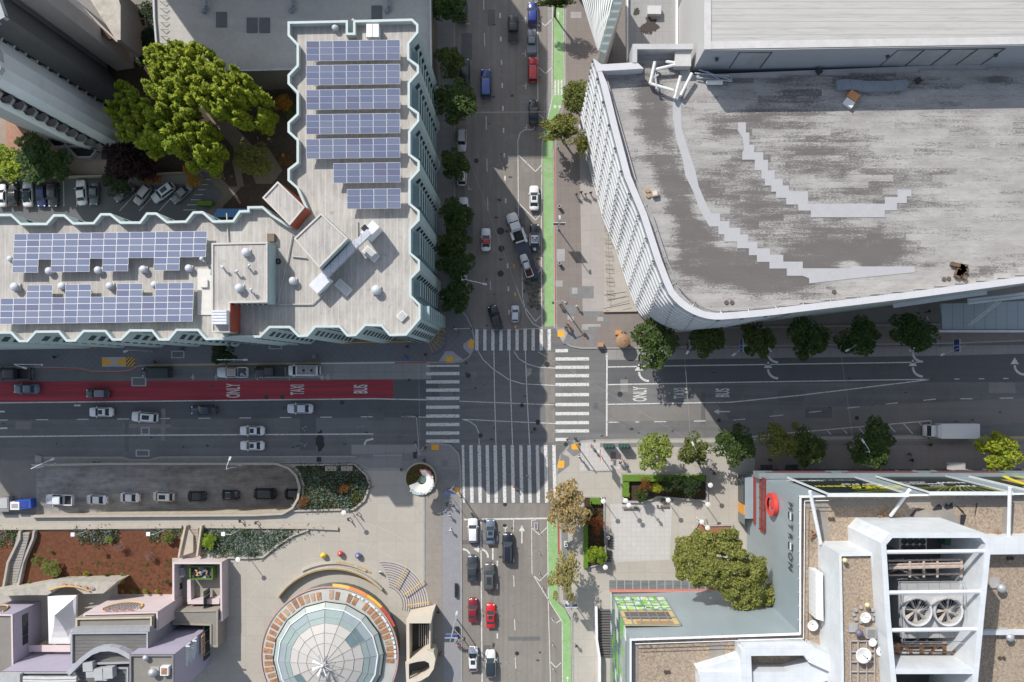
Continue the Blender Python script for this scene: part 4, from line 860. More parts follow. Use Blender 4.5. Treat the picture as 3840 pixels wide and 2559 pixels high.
# notch structures by the north-west corner
MB().prism(PP([(2372,166),(2598,166),(2598,186),(2389,186),(2389,236),(2372,236)], HW), 0, HW+.1).build('parapet_wall', plain('grey_wall', (.42, .42, .42), .7), wb)
fw = thing('facade_screen', 'slanting white slatted facade continuing north with a dark ribbed coping', 'facade', W(2280, 80, 0), world=True)
q = PP([(2349,-160),(2251,191),(2271,203),(2382,-160)], HW); MB().prism(q, 0, HW, 0, 1).build('screen_wall', [plain('cream_render', (.62, .58, .52), .7, var=.1), striped('ribbed_coping', (.13, .16, .16), 1.2, 'y', .2, 1.8)], fw)
A_, T_, TB, B_ = W(2349, -160, HW), W(2251, 191, HW), W(2247, 195, 30), W(2132, -160, 9)
MB().quad(A_, T_, TB, B_).quad((A_.x, A_.y, HW-1), (B_.x+4, B_.y, 0), (B_.x, B_.y, 0), B_).build('facade_glazing', plain('pale_green_glass', (.36, .42, .38), .3), fw)
up = Vector((-.25, 0, .22))
for k in range(14):
    p0, p1, t0, t1 = A_.lerp(B_, k/14), A_.lerp(B_, (k+.52)/14), T_.lerp(TB, k/14), T_.lerp(TB, (k+.52)/14); MB().quad(p0+up, t0+up, t1+up, p1+up).build('louvre', LV, fw)
MB().prism(PP([(2224,222),(2253,240),(2266,264),(2238,270)], HW), HW-.8, HW+.03).build('corner_cap', CAPM, wb)
lr = thing('lower_roof', 'sunken grey roof court with dark stains beside the raised block', 'roof court', W(2450, 80, 0), world=True)
MB().sheet(ccw(PP([(2345,-100),(2347,240),(2545,240),(2545,-100)], 17.5)), 17.5).build('roof', paving('court_grey', (.30, .295, .29), 1.2, 2.4, .75, .05, .1), lr)
for x, y, s in ((2386,45,12),(2440,95,28),(2418,110,18)): MB().sheet([(a_+0, b_) for a_, b_ in [tuple((Vector(p)*(CAMH-17.5)/CAMH)) for p in blob(x, y, s, s, x, 26, .35)]], 17.52+s*.002).build('stain', plain('moss_stain', (.06, .05, .045), .9), lr)
c = W(2454, 37, 18.5); MB().box((c.x, c.y, 18), (2.3, 1.4, 1)).build('skylight', plain('pale_hatch', (.5, .5, .5), .6), lr)
MB().prism(PP([(2536,-100),(2543,-100),(2543,166),(2536,166)], 18.6), 17.5, 18.6).prism(PP([(2350,-100),(2356,-100),(2356,236),(2350,236)], 18.2), 17.5, 18.2).build('parapet', WMETAL, lr)
# loose things on the big roof
def beams(px, h, r, name, label, mat=STEEL, cat='steelwork'):
    m = MB(); [m.bar(W(*a, h), W(*b, h+.4), r, 6) for a, b in px]; return tag(m.build(name, mat), label, cat)
PIPEW = plain('pipe_white', (.62, .62, .6), .5)
for (a, b), l in ((((2438,315),(2456,232)), 'upright leg of the leaning white pipe frame near the roof corner'), (((2456,262),(2548,240)), 'upper arm of the white pipe frame near the roof corner'), (((2500,232),(2590,245)), 'short white pipe by the roof box at the corner'), (((2440,315),(2525,340)), 'lower arm of the white pipe frame near the roof corner'), (((2530,370),(2552,285)), 'loose white pipe lying left of a similar slanted pipe'), (((2553,358),(2595,275)), 'loose white pipe lying nearest the grey wall corner')):
    m = MB().bar(W(*a, 31.9), W(*b, 32.3), .24, 8); m.bar(W(*a, 31.1), W(*a, 31.9), .2, 6); tag(m.build('white_pipe', PIPEW), l, 'pipe', 'white pipes on the hall roof')
beams([((2605,275),(2735,285)),((2620,262),(2740,300)),((2610,290),(2742,305)),((2650,268),(2700,300)),((2742,280),(2744,306))], 31.5, .1, 'scaffold_wreck', 'collapsed thin steel frame lying at the foot of the grey wall', plain('frame_pale', (.4, .43, .48), .5))
beams([((2648,310),(2710,310))], 31.6, .35, 'white_beam', 'short white beam in front of the collapsed steel frame', PIPEW, 'beam')
beams([((2456,262),(2462,335)),((2440,300),(2470,280)),((2462,335),(2470,338))], 31.8, .16, 'bent_pipes', 'thin bent pipes inside the leaning white pipe frame', STEEL, 'pipe')
c = W(2560, 212, 32.2); tag(MB().box((c.x, c.y, 31.8), (2.4, 3.2, 1.5)).build('roof_box', plain('box_grey', (.46, .45, .44), .6)), 'pale grey box at the notch of the hall roof corner', 'box')
m = MB(); r_ = random.Random(3); P = PP([(3138,300),(3180,298),(3250,305),(3340,305),(3400,298),(3410,315),(3395,335),(3350,338),(3250,342),(3190,335),(3140,335)], 31.8); m.prism(P, 31.05, 31.9)
for k in range(7): x = 3150+k*40; m.bar(W(x, 300+r_.uniform(0, 6), 31.9), W(x+14, 338, 31.95), .12, 5)
tag(m.build('tarpaulin', plain('tarp_blue_grey', (.22, .25, .285), .4)), 'long blue-grey tarpaulin bundle at the foot of the panelled wall', 'tarpaulin')
c = W(3198, 375, 31.5); pl = thing('pallet_stack', 'small tilted crate stack with orange sheet and white boxes on the hall roof', 'crate', (c.x, c.y, 31), R(-35))
MB().box((-.3, .5, .4), (1.6, 1.2, .7)).build('orange_sheet', plain('orange_tarp', (.55, .26, .1), .7), pl); MB().box((-.2, -.7, .35), (1.5, 1.0, .6)).build('white_box', WMETAL, pl); MB().box((0, 0, .05), (2.0, 2.6, .1)).build('pallet', plain('pallet_wood', (.3, .26, .2), .8), pl)
c = W(2455, 726, 31.4); bx = thing('wooden_crate', 'small open wooden crate near the west edge of the hall roof', 'crate', (c.x, c.y, 31), .2); MB().box((0, 0, .35), (.9, .9, .7)).build('side', plain('crate_wood', (.42, .33, .24), .8), bx); MB().box((0, 0, .71), (.6, .6, .05)).build('lid', plain('crate_lid', (.6, .55, .5), .7), bx)
for x, y, l in ((2428,716,'left'),(2431,735,'lower')): tag(MB().lathe(W(x, y, 31), [(.01, .25), (.35, .25), (.4, 0)], 10).build('bucket', plain('bucket_tan', (.35, .25, .14), .7)), f'small tan bucket on the hall roof, {l} of the wooden crate', 'bucket')
for x, y in ((2724,1135),(2745,1135),(3128,1095),(3540,1048),(3558,1046)): tag(MB().lathe(W(x, y, 31.05), [(.01, .12), (.3, .12), (.36, 0)], 12).build('roof_drain', plain('drain_brown', (.1, .08, .07), .7)), 'small round brown drain in the hall roof', 'roof drain', 'small round drains on the hall roof')
for x, y in ((3595,1010),): 
    m = MB(); [m.box(W(x+r_.uniform(-20, 25), y+r_.uniform(-25, 30), 31.3), (r_.uniform(.4, 1.2), r_.uniform(.4, 1.2), .6), r_.uniform(0, 3)) for _ in range(10)]
    tag(m.build('rusty_machinery', plain('rust_brown', (.14, .09, .055), .8, var=.6, scale=3)), 'rusty broken machinery at the hall roof edge', 'machinery')
for x, y, l in ((3072,268,'left of the tarpaulin'),(3443,303,'right of the tarpaulin')): tag(MB().box(W(x, y, 31.2), (.8, .8, .4), .6).build('drain_box', plain('box_dark', (.04, .04, .04), .8)), f'small dark box by the panelled wall, {l}', 'box')
# glass canopy at far right under the hall
cg = thing('entrance_canopy', 'grey-blue glass entrance canopy tucked under the hall at the right edge', 'canopy', W(3700, 1190, 5), world=True)
MB().prism(PP([(3527,1140),(4150,1120),(4150,1234),(3534,1236)], 6), 5.7, 6).build('canopy_roof', striped('canopy_glass', (.28, .33, .35), 2.0, 'x', .03, .5, .06, .3), cg)
m = MB()
m.box(W(3800, 1243, 6.2), (28, .4, .4)); m.tube([W(3630, 1220, 6.6), W(3745, 1128, 14)], .12); m.tube([W(3638, 1222, 6.6), W(3752, 1132, 14)], .12)
for y, h in ((1118, 12), (1128, 12)): m.tube([W(3630, y+8, h), W(4150, y-50, h)], .3)
m.build('canopy_frame', plain('canopy_white', (.5, .54, .56), .5), cg)
ld = thing('louvre_walkway', 'slim white walkway brackets under the south edge of the hall', 'walkway', W(3600, 1120, 12), world=True)
m = MB(); a, b = W(3350, 1148, 14), W(3700, 1098, 14); m.box(((a.x+b.x)/2, (a.y+b.y)/2, 14), ((b-a).length, .7, .2), math.atan2(b.y-a.y, b.x-a.x)); m.build('walkway_beam', plain('canopy_white', 0), ld)
# ================= glass and grey mall bottom right =================
HM = 29.5
CLAD = N('grey_cladding'); x_, y_, z_ = CLAD.sep(CLAD.pos()); f_ = CLAD.noise(CLAD.pos((.3, .3, .1)), 1, 3); cl = CLAD.mix(CLAD.ramp(f_, .3, .7), (.27, .325, .35), (.31, .37, .395))
nn_ = CLAD.sep(CLAD.new('ShaderNodeNewGeometry').outputs['Normal']); ew = CLAD.ramp(CLAD.math('ABSOLUTE', nn_[0]), .4, .6)
seam = CLAD.mix(ew, CLAD.stripe(z_, 1.1, .05), CLAD.stripe(z_, 1.1, .05)); CLAD = CLAD.fin(CLAD.mix(CLAD.math('MULTIPLY', CLAD.stripe(z_, .95, .06), .5), cl, (.39, .44, .465)), .45, .1)
GRAV = N('roof_gravel'); f_ = GRAV.noise(GRAV.pos(), 3.2, 4, .8); g_ = GRAV.noise(GRAV.pos(), .2, 4, .6); gc = GRAV.mix(GRAV.ramp(f_, .38, .62), (.19, .145, .105), (.42, .335, .25)); gc = GRAV.mix(GRAV.ramp(GRAV.noise(GRAV.pos(), 6, 3, .8), .62, .72), gc, (.05, .04, .03)); GRAV = GRAV.fin(GRAV.mix(GRAV.ramp(g_, .35, .7, 0, .35), gc, (.33, .28, .225)), .95)
mall, MP = bldg('shopping_mall', 'grey-clad L-shaped mall with gravel roof, red round sign and vertical lettering', [(2997,1859),(4150,1845),(4150,3000),(2361,3000),(2361,2396),(2997,2373)], HM, 28.3, CLAD, GRAV, WMETAL, .3)
# walkway mats and roof strip
m = MB(); ZM = 28.31
for q in ([(3060,1880),(3092,1880),(3112,2022),(3078,2025)], [(3000,1876),(4150,1862),(4150,1885),(3000,1900)], [(3400,1918),(3560,1900),(3610,1960),(3600,2010),(3560,2060),(3420,1990)], [(3760,1900),(3800,1900),(3800,2010),(3755,2020)], [(2660,2414),(2715,2414),(2717,2480),(2664,2500)], [(2370,2402),(2392,2402),(2392,2900),(2370,2900)]): ZM += .012; m.sheet(ccw(PP(q, 28.3)), ZM)
m.build('roof_mat', plain('roof_mat_grey', (.25, .23, .205), .85), mall)
m = MB()
for q in ([(3495,1910),(3520,1890),(3530,1898),(3533,1910),(3500,1915)], [(3538,1905),(3545,1885),(3555,1895),(3570,1882),(3573,1905),(3550,1912)], [(3430,1905),(3470,1908),(3440,1918)], [(3410,1935),(3430,1912),(3437,1915),(3420,1938)], [(3578,1890),(3610,1915),(3618,1930),(3605,1920)], [(3600,1930),(3622,1930),(3612,1968),(3598,1965)], [(3656,1905),(3660,1885),(3664,1887),(3652,1945)]): ZM += .012; m.sheet(ccw(PP(q, 28.3)), ZM)
m.build('torn_membrane', plain('torn_black', (.02, .02, .022), .6), mall)
m = MB(); P = [W(2368, 2402, 30.3), W(3000, 2381, 30.3), W(3004, 1866, 30.3), W(3095, 1864, 30.3)]; m.tube(P, .07)
for a, b in zip(P, P[1:]):
    k = int((b-a).length/2)
    for i in range(k): c = a.lerp(b, i/k); m.bar((c.x, c.y, 29.3), c, .05, 4)
m.tube([p+Vector((.55, -.55, 0)) for p in P], .06); m.build('roof_railing', WMETAL, mall)
# west wall sign: disc + lettering
xw = W(2997, 0, HM).x; xwp = xw-.12
def wall_x(px_, py_, xw_):   # point on the plane x=xw seen at the pixel
    k = (CAMH)-xw_*FPX/(px_-NX); s = (CAMH-k)/FPX; return Vector((xw_, (NY-py_)*s, k))
c = wall_x(2900, 1893, xwp); 
sg = thing('round_sign', 'round red ring sign on the west wall of the grey mall', 'sign', c, world=True)
REDS = plain('sign_red', (.62, .05, .04), .4, var=.05)
def discx(c, r, x, th, mat, name, par, ri=0.0, sy=.9, sz=1.25):
    m = MB(); n = 36; ring = [(math.cos(2*math.pi*i/n), math.sin(2*math.pi*i/n)) for i in range(n)]
    o = [(x-th, c.y+r*sy*a, c.z+r*sz*b) for a, b in ring]+[(x, c.y+r*sy*a, c.z+r*sz*b) for a, b in ring]
    if ri: 
        inn_ = [(x-th, c.y+ri*sy*a, c.z+ri*sz*b) for a, b in ring]; m.add(o+inn_, [(i, (i+1) % n, 2*n+(i+1) % n, 2*n+i) for i in range(n)]+[(i, n+i, n+(i+1) % n, (i+1) % n) for i in range(n)])
    else: m.add(o, [tuple(range(n))]+[(i, n+i, n+(i+1) % n, (i+1) % n) for i in range(n)])
    return m.build(name, mat, par)
e1, e2 = wall_x(2885, 1893, xwp), wall_x(2920, 1893, xwp); t1, t2 = wall_x(2902, 1850, xwp), wall_x(2902, 1936, xwp)
rz_ = abs(e2.z-e1.z)/2; ry_ = abs(t1.y-t2.y)/2; cc_ = Vector((xwp, (t1.y+t2.y)/2, (e1.z+e2.z)/2))
discx(cc_, 1, xwp, .7, REDS, 'sign_ring', sg, .62, ry_, rz_); discx(cc_, .62, xwp, .35, plain('sign_grey', (.35, .36, .42), .5), 'sign_backing', sg, 0, ry_, rz_); discx(cc_, .34, xwp, .55, REDS, 'sign_disc', sg, 0, ry_, rz_)
a, b = wall_x(2966, 1880, xwp), wall_x(2966, 2144, xwp); z0_, z1_ = wall_x(2958, 2000, xwp).z, wall_x(2973, 2000, xwp).z
BLK = plain('lettering_black', (.03, .033, .04), .5)
wt = bpy.data.objects.new('wall_lettering', None); COL.objects.link(wt); wt.location = (xwp-.12, (a.y+b.y)/2, (z0_+z1_)/2); wt['_w'] = 1; lw_ = abs(a.y-b.y)/7; lh_ = abs(z1_-z0_)
for i_, ch in enumerate('METREON'):
    yl = a.y-lw_*(i_+.5)
    if ch == 'E':
        for zz_, mt_ in ((z0_+lh_*.1, BLK), (z0_+lh_*.5, WMETAL), (z0_+lh_*.9, BLK)): MB().box((xwp-.06, yl, zz_), (.12, lw_*.7, lh_*.22)).build('letter_bar', mt_, wt)
    else: text('letter', ch, BLK, (xwp-.12, yl, (z0_+z1_)/2), (R(90), 0, R(-90)), lw_*1.05, lh_/.7, wt, .03, .0)
tag(wt, 'large black wall lettering reading METREON along the west wall', 'lettering')
# lower parts of that corner: glass shopfront, orange sign, red boxes
cr = thing('shop_corner', 'glazed shop corner with red sign boxes below the round red sign', 'shopfront', W(2840, 1850, 0), world=True)
def planeq(name, mat, x, pts, par=cr, th=0):
    m = MB(); v = [wall_x(p, q, x) for p, q in pts]; m.add(v, [tuple(range(len(v)))]); return m.build(name, mat, par)
y0, y1 = W(0, 1780, 0).y, wall_x(2823, 1960, xw-1.2).y
xs = xw-1.6
MB().box(((xs+xw)/2, (y0+y1)/2+.0, 2.4), (xw-xs, abs(y1-y0), 4.6)).build('bay_box', CLAD, cr)
SGR = plain('sign_bar_red', (.24, .04, .035), .5); 
for nm, zz, hh, ya, yb, mt in (('red_glazing', 11.0, 3.0, 1790, 1992, plain('red_glass', (.17, .035, .035), .25, var=.6, scale=1.2)), ('red_band', 6.0, .7, 1785, 1965, SGR), ('dark_glazing', 2.6, 4.0, 1782, 1885, WIN), ('orange_sign', 2.6, 4.0, 1888, 1925, plain('orange_sign', (.65, .28, .04), .5)), ('grey_glazing', 2.6, 4.0, 1925, 1960, plain('smoky_panel', (.16, .17, .17), .4))):
    s = (CAMH-zz)/FPX; A, B = (NY-ya)*s, (NY-yb)*s; MB().box((xw-.2 if zz > 5 else xs-.1, (A+B)/2, zz), (.3 if zz > 5 else .2, abs(A-B), hh)).build(nm, mt, cr)
s = (CAMH-11)/FPX
m = MB(); 
for k in range(6): m.box((xw-.4, (NY-1790-40*k)*s, 11.0), (.12, .15, 3.1))
m.box((xw-.4, (NY-1891)*s, 11.0), (.12, 202*s, .12)); m.build('red_mullion', SGR, cr)
# north wall: banners
yn = W(0, 1856, HM).y; yb_ = yn+.35
def nw_pt(px_, z): s = (CAMH-z)/FPX; return Vector(((px_-NX)*s, yb_+.05, z))
def wall_y(px_, py_, y=yb_): z = CAMH-(y)*FPX/(NY-py_); s = (CAMH-z)/FPX; return Vector(((px_-NX)*s, y, z))
BAN = N('banner_black'); BANM = plain('banner_dark', (.012, .018, .018), .35); GRNM = plain('banner_green', (.42, .46, .03), .4); YELM = plain('banner_yellow', (.75, .72, .02), .4); WHM = plain('banner_white', (.7, .7, .7), .4)
def banner(label, xL0, xR0, xL1, xR1, ytop, ybot, words, curves, photo=False):
    zb = wall_y(3200, ybot).z; zt = wall_y(3200, ytop).z
    A, B = wall_y(xL0, ybot), wall_y(xR0, ybot); C, D = wall_y(xR1, ytop), wall_y(xL1, ytop)
    XL = (A.x+D.x)/2; XR = (B.x+C.x)/2; cx, cz = (XL+XR)/2, (zb+zt)/2
    t = thing('wall_banner', label, 'banner', (cx, yb_, cz), 0, 'black advertising banners on the mall', True)
    MB().box((cx, yb_, cz), (XR-XL, .12, zt-zb)).build('banner_sheet', BANM, t)
    for x in (XL, XR): MB().box((x, yb_+.1, cz), (.2, .3, zt-zb+.4)).build('banner_frame', plain('frame_pale_grey', (.6, .64, .66), .4), t)
    MB().box((cx, yb_, zt+.2), (XR-XL+.4, .55, .3)).build('banner_frame', plain('frame_pale_grey', 0), t)
    w, h = XR-XL, zt-zb
    for i in range(len(curves)):
        f, sx = curves[i]; m = MB(); pts = [(cx+w*(.5-f[0]-(f[1]-f[0])*u)+0, zb+h*(f[2]+(f[3]-f[2])*u**sx)) for u in [j/14 for j in range(15)]]
        for (a, b), (c, d) in zip(pts, pts[1:]): dv = Vector((c-a, d-b)).normalized(); n2 = Vector((-dv.y, dv.x))*.07; m.quad((a+n2.x, yb_+.085, b+n2.y), (a-n2.x, yb_+.085, b-n2.y), (c-n2.x, yb_+.085, d-n2.y), (c+n2.x, yb_+.085, d+n2.y))
        m.build('banner_line', GRNM if i % 2 else plain('banner_olive', (.2, .23, .03), .4), t)
    for wd_, fx, fz, hh, mt in words:
        o = text('banner_lettering', wd_, mt, (cx+w*(.5-fx), yb_+.09, zb+h*fz), (R(90), 0, R(180)), hh*.95, hh, t, .01, .01)
    if photo:
        MB().box((cx-w*.0, yb_+.08, zb+h*.55), (w*.55, .02, h*.5)).build('banner_photo', plain('photo_tan', (.45, .27, .15), .5, var=.5, scale=.5), t)
        m = MB(); pts = [(cx+w*(.35-.75*u), zb+h*(.75-.7*math.sin(math.pi*min(1, u*1.2)))) for u in [j/20 for j in range(21)]]
        for (a, b), (c, d) in zip(pts, pts[1:]): dv = Vector((c-a, d-b)).normalized(); n2 = Vector((-dv.y, dv.x))*.5; m.quad((a+n2.x, yb_+.12, b+n2.y), (a-n2.x, yb_+.12, b-n2.y), (c-n2.x, yb_+.12, d-n2.y), (c+n2.x, yb_+.12, d+n2.y))
        m.build('banner_swoosh', YELM, t)
    return t
# frames lean: left edges 2965->3091, right edges 3225->3380 between py 1795 and 1858
banner('black banner with yellow BOOTH lettering, leftmost of the wall banners', 2975, 3230, 3083, 3375, 1856, 1794, [('THERMOWELL', .86, .2, 1.0, WHM), ('POWERED BY SCIENCE', .45, .16, .8, plain('text_grey', (.25, .3, .27), .5)), ('WEST STOP', .2, .42, 1.35, WHM), ('LOOK UP AT', .13, .64, 1.5, YELM), ('OUR SKETCH BOOTH', .32, .54, 1.5, YELM)], [((0, .6, .72, .9), 1), ((0, .75, .76, .95), 1), ((0, 1, .86, .99), 1), ((.0, .5, .68, .76), 1)])
cv = [((.18, .98-.02*k, .62+.0*k, .70+.022*k), .6) for k in range(5)]+[((.18, .9-.085*k, .62, .98), 2.2) for k in range(9)]+[((.14, .02*k, .62, .98), 2) for k in range(4)]
banner('black banner with green curved rays and white lettering, middle wall banner', 3300, 3565, 3465, 3765, 1850, 1788, [('PAST', .24, .62, 1.6, WHM), ('NOW', .27, .42, 1.9, WHM), ('|', .47, .5, 2.2, WHM), ('WITH', .6, .62, 1.0, WHM), ('HARMONIC', .68, .5, 1.2, WHM), ('CRANK HALL', .8, .4, .9, WHM)], cv)
banner('banner with a tan photo and bright yellow swoosh, rightmost wall banner', 3640, 3950, 3850, 4150, 1848, 1784, [], [], True)
fas = thing('wall_fascia', 'grey fascia with dark red sign strips below the black banners', 'fascia', W(3300, 1780, 12), world=True)
MB().box((W(3500, 0, 12).x, yn+.5, 9.6), (W(4150, 0, 12).x-W(2850, 0, 12).x, 1.0, 3.6)).build('fascia_panel', plain('fascia_grey', (.2, .235, .25), .5), fas)
for a, b in ((2890,3140),(3180,3470),(3520,3800)):
    for k in range(2): p, q = W(a+k*20, 0, 13-k*2.2), W(b-k*30, 0, 13-k*2.2); MB().box(((p.x+q.x)/2, yn+1.03, 10.2-k*1.5), (q.x-p.x, .06, .8)).build('sign_strip', plain('strip_maroon', (.11, .028, .035), .5), fas)
MB().box((W(3500, 0, 3).x, yn+.3, 4.2), (W(4150, 0, 3).x-W(2850, 0, 3).x, .6, 5)).build('shop_glazing', WIN, fas)
for x in range(2870, 4150, 70): c = W(x, 0, 4.5); MB().box((c.x, yn+.65, 4.2), (.3, .1, 5)).build('shop_mullion', plain('mullion_grey', (.2, .22, .23), .5), fas)
for k, (x, mt, l) in enumerate(((2874, BLACKM, 'leftmost black awning'), (2968, BLACKM, 'black awning right of another black awning'), (3585, LTP, 'pale grey awning left of another pale awning'), (3744, LTP, 'rightmost pale grey awning'))):
    c = W(x, 1762, 4); o = simple('awning', l+' at the foot of the banner wall', 'awning', MB().box((0, 0, 0), (2.2 if k < 2 else 3.4, 1.3, .2)).box((0, -.6, .4), (2.2 if k < 2 else 3.4, .1, .9)), (c.x, yn+1.0 if k < 2 else yn+1.4, 4), mt)
# poles leaning over the parapet
for (a, b, l) in (((3037,1842,32), (3078,2040,30), 'leftmost'), ((3412,1836,32), (3340,1935,29), 'middle'), ((3787,1828,32), (3782,2022,30), 'rightmost')):
    tag(MB().bar(W(*a), W(*b), .28, 8).build('roof_strut', WMETAL), f'long white roof strut crossing the mall parapet, {l} of three', 'strut', 'white struts across the mall parapet')
# wing: glass mural and lit display, stairs side wall
ynw = W(0, 2385, HM).y
def wy(px_, py_): return wall_y(px_, py_, ynw+.12)
def wpoly(name, pts, mat, par, off=0.0): return MB().add([wy(*p)+Vector((0, off, 0)) for p in pts], [tuple(range(len(pts)))]).build(name, mat, par)
mu = thing('glass_mural', 'green and white glass mural above a dark display window on the mall wing', 'glass mural', wy(2430, 2280), world=True)
fa, fb = wy(2318, 2345), wy(2530, 2345); zt_ = (fa.z+fb.z)/2; f0 = wy(2300, 2240); zb_ = f0.z; XA, XB = (wy(2302, 2240).x+wy(2340, 2345).x)/2, (wy(2490, 2240).x+wy(2552, 2343).x)/2
zm = wy(2400, 2290).z
GP = [plain('mural_green', (.13, .46, .04), .25), plain('mural_lime', (.42, .70, .07), .25), plain('mural_white', (.66, .72, .68), .25), plain('mural_mint', (.35, .6, .42), .25), plain('mural_deep', (.02, .2, .07), .25)]
m = MB(); r_ = random.Random(4); nc, nr = 13, 8
for i in range(nc):
    for j in range(nr): x = XA+(XB-XA)*(i+.5)/nc; z = zb_+(zm-zb_)*(j+.5)/nr; m.box((x, ynw+.1, z), ((XB-XA)/nc, .1, (zm-zb_)/nr), m=r_.choice([0, 0, 1, 1, 2, 2, 3, 4]))
m.build('mural_panel', GP, mu)
m = MB().box(((XA+XB)/2, ynw+.05, (zm+zt_)/2), (XB-XA, .1, zt_-zm), m=0)
m.box(((XA+XB)/2, ynw+.08, zm+(zt_-zm)*.35), ((XB-XA)*.82, .12, (zt_-zm)*.5), m=1); m.box(((XA+XB)/2+.6, ynw+.1, zm+(zt_-zm)*.82), ((XB-XA)*.66, .12, (zt_-zm)*.2), m=2)
m.build('display_window', [plain('display_tan', (.55, .43, .2), .4), plain('display_brown', (.10, .07, .065), .3), plain('display_wood', (.36, .22, .1), .4)], mu)
m = MB()
for i in range(7): m.box((XA+(XB-XA)*i/6, ynw+.22, (zb_+zt_)/2), (.12, .12, zt_-zb_))
for z in (zb_, zb_+(zm-zb_)*.33, zb_+(zm-zb_)*.66, zm, (zm+zt_)/2, zt_): m.box(((XA+XB)/2, ynw+.22, z), (XB-XA, .12, .14))
m.build('mural_frame', plain('mural_frame', (.22, .25, .26), .4), mu)
xww = W(2361, 0, HM).x
m = MB(); r_ = random.Random(8); ya, yb2 = ynw-.3, ynw-22
for i in range(11):
    for j in range(9): m.box((xww-.08, ya+(yb2-ya)*(i+.5)/11, 2+2.6*(j+.5)), (.1, 1.9, 2.4), m=r_.choice([0, 2, 4, 5, 5, 5, 5]))
m.build('mural_panel', GP+[glass('smoke_glass', (.1, .14, .14), .1)], mu)
aw = thing('glass_awning', 'glazed awning strip with a red edge along the foot of the mall wing', 'awning', W(2450, 2205, 4), world=True)
c0, c1 = W(2285, 2212, 4), W(2740, 2205, 4); MB().box(((c0.x+c1.x)/2, ynw+1.0, 4), (c1.x-c0.x, 1.7, .15)).build('awning_glass', striped('awning_glazing', (.16, .18, .18), 1.5, 'x', .05, 2.2, .3, .2), aw); MB().box(((c0.x+c1.x)/2, ynw+.1, 4.6), (c1.x-c0.x, .3, 1.0)).build('awning_band', plain('band_brick', (.5, .2, .16), .6), aw)
# roof-top white volumes
WV = N('white_panel'); x_, y_, z_ = WV.sep(WV.pos()); f_ = WV.noise(WV.pos(), .5, 4); WV = WV.fin(WV.mix(WV.math('MULTIPLY', WV.math('MAXIMUM', WV.stripe(y_, 2.2, .02), WV.stripe(x_, 2.2, .02)), .35), WV.mix(WV.ramp(f_, .3, .7), (.53, .56, .585), (.62, .645, .66)), (.4, .43, .45)), .45)
def ringwall(name, par, pts, h0, h1, th, mat, floor=None, fz=None, close=True):
    P = ccw(PP(pts, h1)); I = offset(P, th); m = MB(); n = len(P)
    for i in range(n):
        j = (i+1) % n; m.quad((*P[i], h0), (*P[j], h0), (*P[j], h1), (*P[i], h1)); m.quad((*P[i], h1), (*P[j], h1), (*I[j], h1), (*I[i], h1)); m.quad((*I[i], h1), (*I[j], h1), (*I[j], h0), (*I[i], h0))
    m.build(name, mat, par)
    if floor: MB().sheet(I, fz).build('floor', floor, par)
    return P, I
HC = 40.0
ce = thing('plant_enclosure', 'tall white open-topped enclosure holding the cooling fans on the mall roof', 'enclosure', W(3480, 2250, 28.3), world=True)
CP, CI = ringwall('enclosure_wall', ce, [(3338,1998),(3686,1998),(3718,2036),(3690,2320),(3667,2560),(3655,2700),(3352,2700),(3342,2560),(3320,2320),(3303,2037)], 28.3, HC, .75, WV, plain('pit_floor', (.10, .10, .105), .8), 28.5)
for y in (2071, 2223, 2364): 
    a, b = W(3322+(y-2071)*.05, y, 39.6), W(3703-(y-2071)*.11, y-4, 39.6); MB().bar(a, b, .3, 8).build('cross_beam', WV, ce)
a, b = W(3350, 2520, 40), W(3665, 2520, 40); MB().box(((a.x+b.x)/2, a.y+.0, 34.2), (b.x-a.x-.3, .7, 11.4)).build('inner_wall', WV, ce)
ct = thing('cooling_tower', 'grey twin-fan cooling tower inside the white enclosure', 'cooling tower', W(3490, 2290, 28.5), world=True)
HB = 36.0; q = PP([(3385,2235),(3610,2235),(3610,2352),(3388,2356)], HB); MB().prism(PP([(3385,2193),(3610,2190),(3612,2395),(3388,2398)], 35), 28.5, 34.6).build('casing', striped('casing_grey', (.33, .34, .34), 1.6, 'x', .04, .6), ct)
MB().prism(q, 34.6, HB).build('fan_deck', plain('deck_pale', (.42, .42, .43), .5), ct)
BR = plain('blade_tan', (.42, .37, .31), .5)
for x, lab in ((3440, 'left'), (3556, 'right')):
    c = W(x, 2294, 37.2); fr = MB().lathe((c.x, c.y, HB), [(1.85, 0), (1.85, 1.3), (2.1, 1.4), (2.15, 1.2), (2.05, 0)], 28).build('fan_ring', plain('ring_grey', (.5, .5, .5), .5), ct)
    MB().lathe((c.x, c.y, HB+.05), [(.01, .01), (1.85, .01)], 20).build('fan_well', DARK, ct)
    m = MB(); m.lathe((c.x, c.y, HB+.6), [(.28, 0), (.28, .3), (.01, .35)], 10)
    for k in range(7):
        a = 2*math.pi*k/7+(.2 if lab == 'left' else .5); d = Vector((math.cos(a), math.sin(a), 0)); nn2 = Vector((-d.y, d.x, 0)); o = Vector((c.x, c.y, HB+.75)); m.quad(o+d*.25-nn2*.1, o+d*1.75-nn2*.26+Vector((0, 0, -.15)), o+d*1.75+nn2*.26+Vector((0, 0, .15)), o+d*.25+nn2*.1)
    m.build('fan_blades', BR, ct)
    m = MB(); [m.bar((c.x, c.y, HB+1.35), (c.x+1.95*math.cos(math.pi*k/12), c.y+1.95*math.sin(math.pi*k/12), HB+1.35), .018, 3) for k in range(24)]; m.build('fan_guard', STEEL, ct)
m = MB()
for z, y0_ in ((37.3, 0), (36.6, 0)):
    P = [W(*p, 37) for p in ((3375,2185),(3615,2185),(3625,2410),(3390,2410),(3375,2185))]; m.tube([(p.x, p.y, z) for p in P], .05, 4)
m.build('railing', STEEL, ct)
